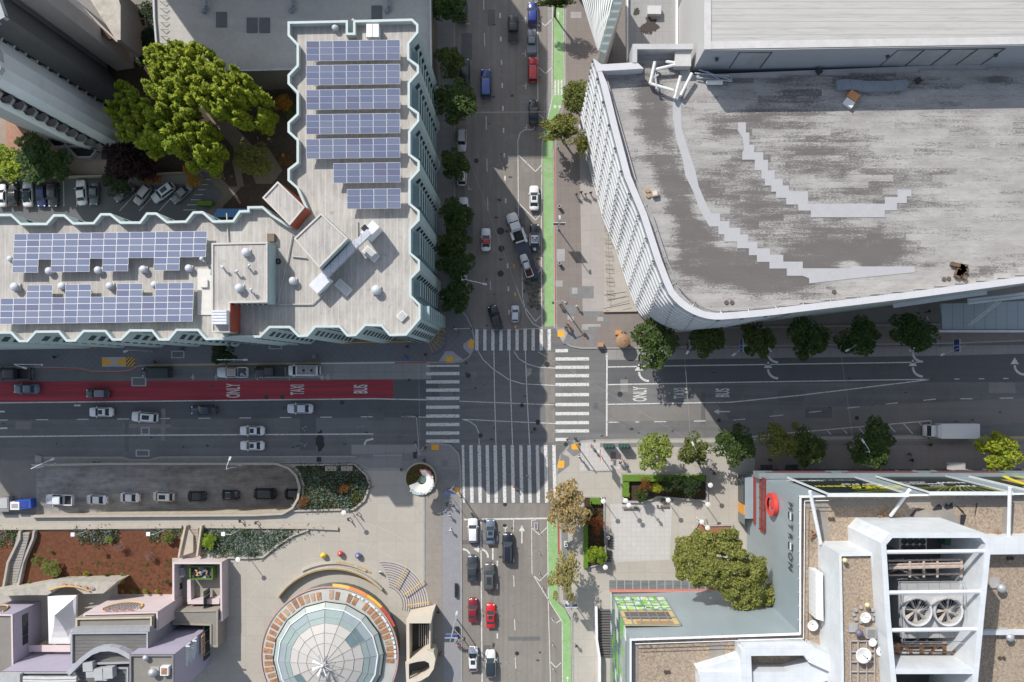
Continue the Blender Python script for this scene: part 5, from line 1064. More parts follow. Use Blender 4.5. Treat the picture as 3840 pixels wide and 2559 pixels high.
RU = plain('rust_steel', (.30, .17, .10), .8, var=.5, scale=2.5)
rs = thing('steel_gantry', 'rusty pale pipe gantry above the cooling tower in the white enclosure', 'gantry', W(3470, 2120, 34), world=True)
m = MB(); H_ = 35.5
for y in (2098, 2112, 2124, 2152): m.tube([W(3330, y+6, H_), W(3610, y, H_)], .14 if y != 2124 else .28)
for x in (3412, 3464, 3515, 3605): m.tube([W(x, 2098, H_), W(x, 2165, H_)], .2)
for x in (3412, 3464, 3515): m.tube([W(x-25, 2098, H_-1), W(x+10, 2150, 31)], .12)
m.build('gantry_frame', plain('pale_rust', (.42, .34, .29), .8, var=.35, scale=2), rs)
rs2 = thing('steel_truss', 'rust-brown steel truss below the cooling tower in the white enclosure', 'truss', W(3470, 2440, 34), world=True)
m = MB()
for x, y in ((3367,2420),(3456,2420),(3542,2415)): m.tube([W(x, y, 36), W(x, y+55, 32)], .38, 4)
m.tube([W(3345, 2422, 36), W(3545, 2420, 36)], .2); m.tube([W(3345, 2440, 35), W(3600, 2448, 35)], .15); m.tube([W(3395, 2425, 36), W(3440, 2478, 32)], .2); m.tube([W(3510, 2425, 36), W(3468, 2478, 32)], .2)
m.build('truss_member', RU, rs2)
r_ = random.Random(2); m = MB()
for k in range(26):
    x, y = r_.uniform(3340, 3620), r_.choice([r_.uniform(2080, 2180), r_.uniform(2385, 2440)]); a = W(x, y, r_.uniform(30, 34)); m.bar(a, a+Vector((r_.uniform(-3, 3), r_.uniform(-1.5, 1.5), r_.uniform(-1, 1))), r_.uniform(.06, .18), 5)
tag(m.build('pipework', plain('mixed_pipe', (.3, .29, .29), .6, var=.6, scale=2)), 'tangle of grey pipes in the dark pit around the cooling tower', 'pipework')
cu_ = thing('condenser_unit', 'grey condenser with eight black round fans in the enclosure', 'condenser', W(3423, 2040, 29), world=True)
MB().prism(PP([(3372,2017),(3475,2017),(3475,2066),(3372,2066)], 33), 28.5, 33).build('casing', plain('condenser_grey', (.45, .45, .42), .5), cu_)
for i in range(4):
    for j in range(2): c = W(3390+i*23, 2030+j*24, 33); MB().lathe((c.x, c.y, 33), [(.01, .06), (.42, .06), (.42, .14), (.46, .14), (.46, 0)], 14).build('fan', BLACKM, cu_)
gt = tag(MB().prism(PP([(3545,2010),(3585,2010),(3585,2045),(3545,2045)], 31), 28.5, 31).build('switch_cabinet', plain('cabinet_green', (.06, .16, .1), .5)), 'dark green cabinet at the upper right of the white enclosure', 'cabinet')
rv = thing('raised_roof', 'white-walled raised gravel roof left of the fan enclosure', 'roof volume', W(3200, 2300, 28.3), world=True)
RP, RI = ringwall('white_wall', rv, [(3146,2077),(3276,2075),(3290,2200),(3305,2400),(3325,2600),(3325,2700),(3155,2700),(3155,2509)], 28.3, 36.8, .38, WV, GRAV, 36.3)
lw = thing('white_roof_wall', 'low white parapet loop running left from the raised roof', 'roof wall', W(2950, 2450, 28.3), world=True)
def bent(name, pts, h, w, h0, mat, par):
    for i_, (a, b) in enumerate(zip(pts, pts[1:])):
        h += .012; A, B = W(*a, h), W(*b, h); d = B-A; MB().box(((A.x+B.x)/2, (A.y+B.y)/2, (h+h0)/2), (d.length+w*.4, w, h-h0), math.atan2(d.y, d.x)).build(name, mat, par)
bent('wall_segment', [(2808,2700),(2797,2442),(3025,2440),(3038,2460)], 32, 1.5, 28.3, WV, lw)
bent('wall_segment', [(3140,2500),(3055,2462)], 32.3, 2.4, 28.3, WV, lw)
bent('wall_segment', [(3145,2497),(2960,2560),(2640,2560)], 31.4, 3.2, 28.3, WV, lw)
bent('wall_segment', [(2640,2545),(2780,2502)], 31.0, 3.0, 28.3, WV, lw)
rw3 = thing('white_roof_wall', 'white parapet running right from the fan enclosure to the picture edge', 'roof wall', W(3780, 2040, 28.3), world=True)
bent('wall_segment', [(3715,2048),(4150,2044)], 31, 2.6, 28.3, WV, rw3); bent('wall_segment', [(3684,2375),(4150,2374)], 29.3, .6, 28.3, WV, rw3)
wr = thing('long_white_box', 'long ribbed white box lying against the west side of the raised roof', 'box', W(3074, 2240, 28.3), world=True)
MB().prism(PP([(3058,2146),(3086,2150),(3088,2330),(3060,2322)], 31.5), 28.3, 31.5).build('casing', striped('ribbed_white', (.66, .67, .66), 1.0, 'y', .05, .8), wr)
# dishes
dish0 = thing('satellite_dish', 'x', 'satellite dish', (0, 0, 0), group='white dishes on the mall roof')
MB().lathe((0, 0, .9), [(.01, 0), (.5, .05), (.85, .16), (1.0, .28), (1.0, .31), (.8, .19), (.01, .06)], 22).build('reflector', plain('dish_white', (.74, .74, .73), .4), dish0, True)
MB().bar((0, 0, 0), (0, 0, .95), .09, 8).build('mast', STEEL, dish0); MB().bar((0, 0, .95), (.3, -.2, 1.6), .03, 5).box((.3, -.2, 1.6), (.14, .14, .14)).build('feed_horn', BLACKM, dish0)
for i, (x, y, z, s, l) in enumerate(((3235,2456,36.3,1.15,'largest white satellite dish, on the pipe rack frame'),(3247,2318,36.3,.78,'white satellite dish beside a ring of small blocks'),(3276,2413,36.3,.6,'small white satellite dish right above the largest dish'),(3049,2347,28.3,.85,'white satellite dish on the low gravel roof left of the raised roof'),(3306,2445,36.3,.7,'pale grey satellite dish against the enclosure wall'),(3312,2416,36.3,.4,'tiny white dish fixed to the enclosure wall'))):
    c = W(x, y, z+1); c.z = z
    if i == 0: dish0.location = c; dish0.scale = (s,)*3; dish0['label'] = l
    else: dup(dish0, l, c, i*.9, s)
m = MB()
for x in (3190, 3218, 3250, 3280): m.tube([W(x, 2405, 36.6), W(x, 2700, 36.6)], .11)
for y in (2405, 2445, 2483, 2520): m.tube([W(3190, y, 36.6), W(3280, y, 36.6)], .11)
tag(m.build('pipe_rack', plain('rack_grey', (.34, .31, .31), .6)), 'grid of grey pipes carrying the largest dish', 'pipe rack')
m = MB(); c = W(3240, 2305, 36.5)
for k in range(10): a = 2*math.pi*k/10; m.box((c.x+1.5*math.cos(a), c.y+1.1*math.sin(a), 36.5), (.4, .4, .4))
tag(m.build('ballast_blocks', LTP), 'ring of small pale ballast blocks under a white dish', 'ballast')
for x, y, s, l, mt in ((3221,2375,.8,'purple-grey round vent on the raised gravel roof', plain('vent_purple', (.12, .11, .16), .5)), (3752,2205,1.0,'grey turbine vent on the gravel right of the enclosure', STEEL), (3785,2390,.9,'grey turbine vent at the white wall line on the right', STEEL)):
    z = 36.3 if x < 3400 else 28.3; c = W(x, y, z+.8); o = thing('turbine_vent', l, 'roof vent', (c.x, c.y, z)); MB().box((-.6, .6, .15), (1.6*s, 1.6*s, .3)).build('curb', LTP, o); MB().lathe((0, 0, 0), [(.35*s, 0), (.35*s, .7*s), (.7*s, 1.0*s), (.7*s, 1.3*s), (.3*s, 1.6*s), (.01, 1.65*s)], 16).build('cowl', mt, o, True)
c = W(3269, 2377, 37); o = thing('roof_hatch', 'square grey hatch with pale rim on the raised gravel roof', 'hatch', (c.x, c.y, 36.3)); MB().box((0, 0, .3), (1.5, 1.5, .6)).build('frame', LTP, o); MB().box((0, 0, .61), (1.15, 1.15, .06)).build('lid', GRP, o)
for x, y, l in ((3246,2270,'small rooftop antenna with a yellow can on the raised roof'),(3162,2102,'small white floodlight at the corner of the raised roof')): tag(MB().bar(W(x, y, 36.3), W(x+4, y, 37.3), .12).sphere(W(x+6, y, 37.3), .35).build('antenna', plain('can_yellow', (.6, .52, .3), .5)), l, 'antenna')
tag(MB().sheet(PP([(2668,2490),(2697,2485),(2705,2518),(2672,2524)], 28.3), 28.42).build('board', plain('board_brown', (.2, .13, .08), .8)), 'loose square brown board on the mall wing gravel', 'board')
for x, y in ((2495,2520),(2507,2520),(3112,1947),(3124,1947),(3780,2095),(3795,2095),(3748,2468),(3764,2468)): tag(MB().lathe(W(x, y, 28.32), [(.01, .2), (.25, .2), (.3, 0)], 10).build('roof_drain', plain('drain_dark', (.07, .05, .04), .8)), 'small round dark drain in the gravel roof of the mall', 'roof drain', 'small drains in the gravel roofs')
for x, y, l in ((3045,2010,'left'),(3310,1930,'middle'),(3740,2005,'right')): 
    m = MB(); r_ = random.Random(x)
    for k in range(5): a = W(x+r_.uniform(-18, 18), y+r_.uniform(-8, 8), 28.5); m.bar(a, a+Vector((r_.uniform(-1, 1), r_.uniform(-1, 1), .5)), .12, 5)
    tag(m.build('rusty_fixture', RU), f'rusty metal fixture on the mall gravel roof by a strut, {l} one', 'fixture')
# ================= carousel pavilion =================
cc = W(1234, 2462, 6); kx, ky = cc.x, cc.y
car_ = thing('carousel_pavilion', 'round glass-roofed carousel pavilion with a ring canopy of rusty orange slats', 'pavilion', (kx, ky, 0))
R1 = 258*(CAMH-5.5)/FPX; R2 = 206*(CAMH-6.5)/FPX
MB().lathe((0, 0, 0), [(R1-.6, 0), (R1-.6, 5.2)], 48).build('wall', glass('pavilion_glass', (.05, .06, .06), .1), car_)
m = MB(); n = 64
RL = N('ring_membrane'); RLM = plain('ring_membrane', (.42, .42, .39), .7, var=.12); SLT = plain('rust_orange_slat', (.33, .165, .08), .8, var=.55, scale=1.6)
m.lathe((0, 0, 0), [(R2-.2, 5.9), (R1-.25, 5.5), (R1-.25, 5.2)], 96); m.build('ring_roof', RLM, car_)
r_ = random.Random(6)
for k in range(62):
    a = 2*math.pi*k/62+.02
    if r_.random() < .1 or -2.6 < (a-2*math.pi if a > math.pi else a) < -.1: continue
    w = .078/2*r_.uniform(.85, 1.0); r0, r1 = R2+.3+r_.uniform(0, .25), R1-.45-r_.uniform(0, .4)
    zz = lambda r: 5.96-.4*(r-R2)/(R1-R2)
    MB().quad(*[(r*math.cos(b), r*math.sin(b), zz(r)) for r, b in ((r0, a-w*.95), (r1, a-w), (r1, a+w), (r0, a+w*.95))]).build('orange_slat', r_.choice([SLT, SLT, SLT, plain('slat_faded', (.36, .25, .17), .8, var=.3, scale=2), plain('slat_brown', (.24, .13, .08), .8, var=.4, scale=2)]), car_)
PK = plain('rim_pink', (.50, .30, .27), .6)
MB().lathe((0, 0, 0), [(R1-.16, 5.3), (R1-.16, 5.75), (R1, 5.75), (R1, 5.2)], 96).build('rim', PK, car_)
MB().add([(r*math.cos(R(a)), r*math.sin(R(a)), 5.85) for r in (R1-.75, R1-.35) for a in range(-2, 71, 3)], [(i, i+1, i+26, i+25) for i in range(24)]).build('sign_band', plain('sign_band_white', (.66, .66, .64), .5), car_)
for i, ch in enumerate('RIDE THE CAROUSEL'):
    a = 66-i*4.0
    if ch != ' ': text('sign_lettering', ch, plain('sign_green', (.05, .16, .07), .5), ((R1-.56)*math.cos(R(a)), (R1-.56)*math.sin(R(a)), 5.9), (0, 0, R(a-90)), .55, .45, car_, .02, .02)
for a0, a1, c in ((88, 74, (.72, .5, .1)), (74, 58, (.68, .25, .07)), (58, 43, (.75, .45, .05)), (43, 24, (.45, .08, .05))):
    m = MB(); k = 8; P = [((R1+.25)*math.cos(R(a0+(a1-a0)*i/k)), (R1+.25)*math.sin(R(a0+(a1-a0)*i/k))) for i in range(k+1)]; line_mb(m, P, .5, 5.3); 
    for p, q in zip(P, P[1:]): m.quad((*p, 4.5), (*q, 4.5), (*q, 5.3), (*p, 5.3))
    m.build('colour_band', plain('band%d' % a0, c, .6), car_)
PG = [plain('dome_glass_pale', (.27, .325, .345), .35, var=.05, scale=.1, spec=.3), plain('dome_glass_mint', (.26, .335, .33), .35, var=.05), plain('dome_white', (.46, .44, .415), .5, var=.04), plain('dome_glass_dark', (.13, .19, .21), .3), plain('dome_kerb', (.33, .38, .36), .5)]
prof = [(R2, 6.3, 4), (R2*.91, 6.9, 0), (R2*.77, 7.4, 0), (R2*.67, 7.75, 1), (5.15, 8.3, 2), (3.4, 8.75, 2), (.3, 9.4, 2)]
NS = 16; r_ = random.Random(12)
def ringpt(r, k, z): a = 2*math.pi*(k)/NS+.06; return (r*math.cos(a), r*math.sin(a), z)
for j in range(len(prof)-1):
    (ra, za, _), (rb, zb, mi) = prof[j], prof[j+1]
    for k in range(NS):
        mm = 4 if j == 0 else mi
        if (j, k) in ((3, 1), (3, 9)) or (j, k) == (2, 1): mm = 3
        elif mm == 0 and r_.random() < .3: mm = 1
        MB().quad(ringpt(ra, k, za), ringpt(ra, k+1, za), ringpt(rb, k+1, zb), ringpt(rb, k, zb)).build('roof_pane', PG[mm], car_) if j < 5 else None
MB().add([ringpt(3.4, k, 8.75) for k in range(NS)]+[(0, 0, 9.45)], [(k, (k+1) % NS, NS) for k in range(NS)]).build('roof_cap', PG[2], car_)
m = MB()
for k in range(NS):
    for a, b in zip(prof, prof[1:]): m.bar(Vector(ringpt(a[0], k, a[1]+.05)), Vector(ringpt(b[0], k, b[1]+.05)), .045, 4)
for i in (2, 3, 4, 5): m.tube([Vector(ringpt(prof[i][0], k, prof[i][1]+.05)) for k in range(NS+1)], .05, 4)
m.build('glazing_bar', plain('bar_tan', (.34, .32, .29), .5), car_)
m = MB(); m.tube([Vector(ringpt(prof[1][0], k, prof[1][1]+.1)) for k in range(NS+1)], .13, 5); m.build('eaves_ring', WMETAL, car_)
m = MB(); m.tube([Vector(ringpt(prof[0][0]+.1, k, 6.3)) for k in range(NS+1)], .1, 4); m.build('gutter_ring', DARK, car_)
m = MB()
for k in range(8):
    a = 2*math.pi*k/8+.3; d = Vector((math.cos(a), math.sin(a), 0)); p = Vector((-d.y, d.x, 0)); o = Vector((0, 0, 10.6)); m.quad(o+d*.3, o+d*1.9+p*.28+Vector((0, 0, .35)), o+d*2.0-p*.12+Vector((0, 0, -.1)), o+d*.4-p*.12)
m.sphere((0, 0, 10.8), .3); m.bar((0, 0, 9.3), (0, 0, 12), .08); m.build('finial', WMETAL, car_)
# curved yellow-edged wall, striped steps, play balls
yw = thing('curved_wall', 'low curved concrete wall with a yellow top edge arcing above the pavilion', 'wall', W(1230, 2150, 0), world=True)
def arcwall(name, par, cx, cy, r, a0, a1, th, h, mat, z0=.1, n=30, ry=None):
    O = PP(arc(cx, cy, r+th*9.8, a0, a1, n, (ry or r)+th*9.8)); I = PP(arc(cx, cy, r-th*9.8, a0, a1, n, (ry or r)-th*9.8)); m = MB()
    for i in range(n):
        m.quad((*O[i], h), (*O[i+1], h), (*I[i+1], h), (*I[i], h)); m.quad((*O[i], z0), (*O[i+1], z0), (*O[i+1], h), (*O[i], h)); m.quad((*I[i], z0), (*I[i+1], z0), (*I[i+1], h), (*I[i], h))
    for i in (0, n): m.quad((*O[i], z0), (*I[i], z0), (*I[i], h), (*O[i], h))
    return m.build(name, mat, par)
# circle through (1022,2235),(1240,2123),(1440,2188)
AX, AY, AR = 1253, 2371, 247
arcwall('wall_body', yw, AX, AY, AR, 42, 147, .25, 1.35, plain('wall_pale', (.44, .41, .36), .8)); arcwall('yellow_edge', yw, AX, AY, AR-5, 42, 147, .07, 1.43, plain('edge_yellow', (.58, .36, .05), .6), .4)
arcwall('wall_footing', yw, AX, AY-6, AR+10, 62, 118, .45, .55, plain('wall_pale', 0))
for i, ch in enumerate('LEARNING GARDEN'):
    a = 88-i*1.95; c = W(AX+(AR+14)*math.cos(R(a)), AY-(AR+14)*math.sin(R(a)), .7)
    if ch != ' ': text('wall_lettering', ch, plain('edge_yellow', 0), (c.x, c.y, .6), (0, 0, R(a-90)), .55, .5, yw, .02, .02)
stp = thing('curved_steps', 'fan of curved striped steps with yellow handrails beside the pavement', 'steps', W(1530, 2190, 0), world=True)
for k in range(11):
    r = 165-k*8.8; arcwall('step', stp, 1440, 2270, r, -14 if k else -12, 95-k*2.2, .22, .16+.0*k, plain('step_light', (.43, .40, .385), .8), .1, 20); 
    arcwall('step_nosing', stp, 1440, 2270, r-5.2, -14, 95-k*2.2, .11, .18, plain('step_dark', (.12, .11, .125) if True else 0, .8), .1, 20)
for a, b in (((1523,2130),(1484,2202)), ((1588,2178),(1515,2232)), ((1610,2258),(1526,2272))): MB().tube([W(*a, 1.0), W(*b, 1.0)], .09).bar(W(*a, .1), W(*a, 1), .05).bar(W(*b, .1), W(*b, 1), .05).build('handrail', plain('edge_yellow', 0), stp)
for x, y, c, n_ in ((1213,2084,(.72,.52,.03),'yellow'),(1276,2077,(.55,.06,.09),'red'),(1343,2084,(.06,.13,.42),'blue')):
    c0 = W(x, y, .7); o = thing('play_ball', f'{n_} play sculpture ball on the plaza', 'ball', (c0.x, c0.y, .12), 0, 'play balls on the plaza')
    MB().sphere((0, 0, .6), .6, 18).build('ball_shell', paint(c, .3), o, True); MB().lathe((0, 0, 1.1), [(.28, -.02), (.22, .14), (.01, .16)], 10).build('top_knob', plain('knob%s' % n_, (.5, .35, .05) if n_ != 'red' else (.4, .2, .05), .5), o, True)
# cream portal structures by the pavement
CRM = plain('cream_shell', (.56, .50, .41), .7, var=.06)
po = thing('garage_portal', 'cream open-topped stair enclosure with a curved loop wall beside the steps', 'portal', W(1570, 2450, 0), world=True)
m = MB(); 
def wallbox(m, a, b, h, th=.3, z0=.1): A, B = W(*a, h), W(*b, h); d = B-A; m.box(((A.x+B.x)/2, (A.y+B.y)/2, (h+z0)/2), (d.length+th, th, h-z0), math.atan2(d.y, d.x))
P = PP([(1526,2320),(1623,2298),(1616,2338),(1530,2338)], 5.5); m.prism(P, .1, 5.5); wallbox(m, (1529,2330), (1530,2490), 4.2, .55); wallbox(m, (1612,2335), (1611,2435), 3.4, .25)
m.build('portal_wall', CRM, po)
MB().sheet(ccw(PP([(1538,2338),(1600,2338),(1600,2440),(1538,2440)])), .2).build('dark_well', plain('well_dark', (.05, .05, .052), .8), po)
m = MB(); [wallbox(m, (1572+k*8, 2345), (1572+k*8, 2425), .6+.1*k, .12) for k in range(5)]; m.build('stair_tread', plain('step_light', 0), po)
LP = [(1520,2484),(1560,2462),(1600,2440),(1625,2446),(1633,2470),(1626,2510),(1608,2536),(1575,2555),(1524,2566)]; LI = [(1533,2490),(1566,2482),(1592,2479),(1608,2487),(1612,2505),(1604,2522),(1588,2536),(1566,2546),(1534,2548)]
P, I = PP(LP, 4.5), PP(LI, 4.5); m = MB()
for i in range(len(P)-1):
    m.quad((*P[i], 4.5), (*P[i+1], 4.5), (*I[i+1], 4.5), (*I[i], 4.5)); m.quad((*P[i], .1), (*P[i+1], .1), (*P[i+1], 4.5), (*P[i], 4.5)); m.quad((*I[i], .1), (*I[i+1], .1), (*I[i+1], 4.5), (*I[i], 4.5))
m.quad((*P[0], 4.5), (*P[-1], 4.5), (*I[-1], 4.5), (*I[0], 4.5)); m.build('loop_wall', CRM, po)
MB().sheet(ccw(PP(LI)), .2).build('loop_floor', plain('loop_floor', (.12, .125, .135), .7), po)
# ================= pink and lavender museum =================
LAV = plain('lavender_wall', (.36, .33, .42), .7, var=.05, scale=.3); PNK = plain('pink_wall', (.58, .49, .50), .7, var=.05, scale=.3); TANW = plain('tan_coping', (.50, .42, .32), .7); YT = plain('tan_yellow', (.55, .36, .12), .6)
RGR = paving('museum_roof', (.22, .205, .18), 30, 30, .9, .02, .14); SLR = striped('slate_roof', (.15, .145, .14), .62, 'y', .12, .6, .15, .8, 0, .5)
def block(name, label, pts, h, wm, rm, cap, lip=.4, th=.3, z0=.1): t, P = bldg(name, label, pts, h, h-lip, wm, rm, cap, th, z0); return t
def Q(l): return [(x/2.351, 1892+y/2.351) for x, y in l]
b1 = thing('service_yard', 'low pink-walled service yard with a green-hedged rubbish bin enclosure', 'yard', W(740, 2180, 0), world=True)
ringwall('yard_wall', b1, Q([(1520,510),(1955,510),(1960,1030),(1915,1040),(1520,1040)]), .1, 3.5, .35, PNK, plain('yard_floor', (.27, .255, .22), .85), .16)
MB().prism(PP(Q([(1650,670),(1680,670),(1685,850),(1650,860)]), 1.8), .1, 1.8).prism(PP(Q([(1650,850),(1935,830),(1930,880),(1655,880)]), 2.2), .1, 2.2).build('inner_wall', PNK, b1)
be = thing('bin_enclosure', 'green-hedged rubbish enclosure full of black bags in the pink yard', 'bin', W(755, 2145, 0), world=True)
ringwall('hedge_wall', be, Q([(1668,545),(1875,545),(1875,665),(1672,665)]), .2, 2.4, .22, plain('hedge_panel', (.08, .16, .03), .9, var=.4, scale=3), plain('rubbish', (.08, .08, .09), .8, var=.9, scale=3), 1.6)
m = MB(); r_ = random.Random(1)
for k in range(16): m.box(W(*Q([(r_.uniform(1695, 1850), r_.uniform(560, 650))])[0], 1.9), (r_.uniform(.2, .8), r_.uniform(.2, .7), .3), r_.uniform(0, 3), k % 4)
m.build('rubbish_bag', [BLACKM, plain('bag_grey', (.3, .3, .32), .6), plain('card_orange', (.5, .28, .1), .7), plain('bag_blue', (.12, .14, .2), .6)], be)
for x, y, mt, l in ((1590,605,WMETAL,'white wheeled container in the corner of the pink yard'),(1560,715,BLACKM,'black and brown container at the left wall of the pink yard')): c = W(*Q([(x, y)])[0], 1.2); o = thing('container', l, 'container', (c.x, c.y, .15), .1); MB().box((0, 0, .6), (1.1, 1.7, 1.0)).build('body', mt, o); MB().box((0, .1, 1.14), (1.2, 1.2, .1)).build('lid', plain('lid_grey', (.3, .3, .32), .5), o)
b2 = block('museum_wing', 'pink museum block with an arched grille in its north wall', Q([(735,962),(1390,945),(1396,1110),(735,1110)]), 10.6, PNK, RGR, PNK)
def nwall_arch(par, y, x0, x1, z0, z1, n=14):
    cx = (x0+x1)/2; P = [(cx-(x1-x0)/2*math.cos(math.pi*i/n), z0+(z1-z0)*math.sin(math.pi*i/n)) for i in range(n+1)]
    MB().add([(a, y+.06, b) for a, b in P], [tuple(range(n+1))[::-1]]).build('arch_opening', plain('arch_glass', (.33, .30, .29), .4), par)
    m = MB(); m.tube([(a, y+.15, b) for a, b in P], .17, 5); m.build('arch_frame', YT, par)
    m = MB(); 
    for i in range(1, 12): x = x0+(x1-x0)*i/12; h = z0+(z1-z0)*math.sin(math.acos(max(-1, min(1, 1-2*i/12)))); m.box((x, y+.12, (z0+h)/2), (.09, .08, h-z0))
    for i in range(1, 4): m.box((cx, y+.12, z0+(z1-z0)*i/5), ((x1-x0)*.9, .08, .09))
    m.build('arch_grille', plain('grille_grey', (.3, .27, .29), .5), par)
yy = W(0, Q([(0, 955)])[0][1], 10.6).y; XA_, XB_ = W(Q([(735, 0)])[0][0], 0, 10.6).x, W(Q([(1390, 0)])[0][0], 0, 10.6).x
# grille stands upside down in the picture: its spring line is the lower edge of the wall
nwall_arch(b2, yy, XA_+2.5, XB_-4, 9.0, 4.6)
m = MB()
for k in range(4): x = XA_+4+(XB_-XA_-9)*k/3; m.box((x, yy+.4, 10.2), ((XB_-XA_)/16, .7, .1), 0, 0, Matrix.Rotation(R(15), 3, 'X'))
m.build('sunshade', plain('shade_mauve', (.36, .22, .21), .6), b2)
b2b = block('museum_roof', 'tan-edged roof terrace strip behind the pink museum block', Q([(665,1003),(1338,990),(1338,1095),(665,1095)]), 11.6, plain('tan_wall', (.3, .27, .23), .8), RGR, TANW)
b2c = block('museum_hall', 'museum hall roof of dark slatted boards with grey edging', Q([(622,1130),(1305,1125),(1305,1400),(622,1420)]), 13.0, plain('grey_wall2', (.3, .3, .32), .7), SLR, plain('grey_edge', (.33, .34, .36), .6))
MB().prism([(p[0], p[1]) for p in PP(Q([(625,1100),(1310,1090),(1310,1130),(625,1135)]), 13)], 11, 12.6).build('gutter', plain('gutter_grey', (.3, .31, .33), .5), b2c)
b3 = block('museum_tower', 'lavender museum tower with vertical blade signs on its east wall', Q([(1140,1325),(1530,1325),(1530,1700),(1140,1700)]), 16.0, LAV, RGR, plain('dark_coping', (.2, .2, .2), .7))
# the tower has a wider north leg
b3l = thing('museum_porch', 'tan-coped porch roof between the lavender tower and the pink yard', 'porch', W(*Q([(1700, 1100)])[0], 0), world=True)
P_, I_ = ringwall('porch_wall', b3l, Q([(1520,940),(1920,930),(1920,1260),(1850,1262),(1850,1070),(1520,1060)]), .1, 4.2, .3, plain('tan_wall', (.3, .27, .23), .8), RGR, 4.0)
xe = W(651, 0, 16).x
for c_, s_, x, ya, yb, l in (((.30, .42, .28), "Children's", 703, 2421, 2488, 'green board lettered Children\'s, lowest-left of the three wall signs'), ((.22, .36, .58), 'Creativity', 716, 2427, 2477, 'blue board lettered Creativity, middle of the three wall signs'), ((.2, .45, .55), 'Museum', 728, 2401, 2464, 'teal board lettered Museum, right of the three wall signs')):
    z = CAMH-xe*FPX/(x-NX); s2 = (CAMH-z)/FPX; A, B = (NY-ya)*s2, (NY-yb)*s2; bs = thing('wall_sign', l, 'sign', (xe, (A+B)/2, z), 0, 'lettered signs on the lavender wall', True)
    MB().box((xe+.1, (A+B)/2, z), (.16, abs(A-B), 1.15)).build('sign_board', plain('blade%d' % x, c_, .5), bs)
    text('sign_lettering', s_, WHM, (xe+.2, (A+B)/2, z), (R(90), 0, R(90)), abs(A-B)/(.56*len(s_)), 1.3, bs, .02, .02)
    MB().box((xe+.1, A+.2, z+.1), (.3, .2, 1.9)).box((xe+.4, A+.2, z+1.0), (.9, .2, .15)).box((xe+.15, (A+B)/2, z+.72), (.3, abs(A-B)+.5, .14)).build('sign_frame', WMETAL, bs)
xe = W(651, 0, 16).x
es = thing('entrance_sign', 'cream banner-like sign with coloured letters below the blade signs', 'sign', (xe, 0, 4.6), world=True)
ya_, yb_s = W(0, 2455, 5).y, W(0, 2385, 5).y
MB().box((xe+.35, (ya_+yb_s)/2, 4.6), (.2, abs(ya_-yb_s), 1.5)).build('sign_board', plain('cream_board', (.55, .48, .36), .6), es)
text('sign_lettering', 'CHILDREN', plain('sign_orange', (.5, .2, .1), .6), (xe+.5, (ya_+yb_s)/2, 4.6), (R(90), 0, R(90)), .9, 1.2, es, .02, .03)
MB().box((xe+.06, (ya_+yb_s)/2+3, 2.1), (.14, 13, 2.8)).build('glazing', WIN, b3); [MB().box((xe+.15, (ya_+yb_s)/2-2.5+k*2.2, 2.1), (.12, .14, 2.8)).build('mullion', STEEL, b3) for k in range(6)]
b4 = block('museum_west_block', 'pink block with lavender east wall at the left picture edge', Q([(-200,965),(110,970),(120,1600),(-200,1600)]), 8.5, LAV, RGR, PNK)
yy = W(0, Q([(0, 968)])[0][1], 8.5).y; nwall_arch(b4, yy, W(-60, 0, 6).x, W(Q([(60, 0)])[0][0], 0, 6).x, 7.2, 3.6)
xq = W(47.6, 0, 8.5).x; [MB().box((xq+.05, W(0, y_, 5).y, 5), (.12, l_, 1.6)).build('window', WIN, b4) for y_, l_ in ((2400, 1.6), (2330, 2.6), (2370, 1.2))]
b5 = block('museum_annex', 'low lavender annex with white plant on its roof at the bottom left', Q([(5,1478),(600,1478),(640,1420),(1130,1440),(1130,1700),(5,1700)]), 12.5, LAV, SLR, plain('grey_edge', 0))
MB().add([tuple(W(*p, 4.5)) for p in Q([(250,1240),(620,1240),(620,1300),(250,1300)])], [(0, 1, 2, 3)]).build('ledge', PNK, b5)
pts = Q([(600,1490),(650,1440),(720,1370),(800,1310),(880,1280),(960,1275),(1040,1290),(1100,1320),(1140,1345)]); bent('arched_wall', pts, 14.0, .8, 12, plain('arch_grey', (.36, .37, .4), .6), b5)
m = MB(); r_ = random.Random(3)
for x, y, a, b, h in ((755,1445,1.7,1.6,1.4),(775,1510,1.5,1.3,1.2),(850,1515,1.4,2.0,1.4),(935,1500,1.6,1.9,1.5),(890,1530,1.2,1.6,1.2)): c = W(*Q([(x, y)])[0], 14.5); m.box((c.x, c.y, 13.2), (a, b, h), .05)
m.build('air_handler', plain('handler_grey', (.38, .39, .39), .5), b5)
m = MB()
for y in (1530, 1555): m.tube([W(*p, 13.5) for p in Q([(210,y),(430,y+5),(680,y)])], .35, 8)
m.box(W(*Q([(90, 1530)])[0], 13), (4, 1.6, 1)).build('duct', plain('handler_grey', 0), b5)
for x, y, s in ((1275,1360,.5),(1345,1485,.75)): c = W(*Q([(x, y)])[0], 16.5); o = thing('turbine_vent', 'small grey turbine vent on the lavender tower roof' if s < .6 else 'larger grey turbine vent on the lavender tower roof', 'roof vent', (c.x, c.y, 15.6)); MB().lathe((0, 0, 0), [(.5*s, 0), (.5*s, .7*s), (1.0*s, 1.0*s), (1.0*s, 1.4*s), (.3*s, 1.9*s), (.01, 1.95*s)], 16).build('cowl', STEEL, o, True); MB().box((0, 0, .05), (2*s, 2*s, .1)).build('base', LTP, o)
c = W(*Q([(1450, 1470)])[0], 16.5); o = thing('roof_box', 'white roof box with a rusty open top on the lavender tower', 'box', (c.x, c.y, 15.6)); MB().box((0, 0, .5), (1.4, 1.5, 1)).build('body', WMETAL, o); MB().box((0, 0, 1.02), (1.0, 1.1, .05)).build('top_grille', RU, o)
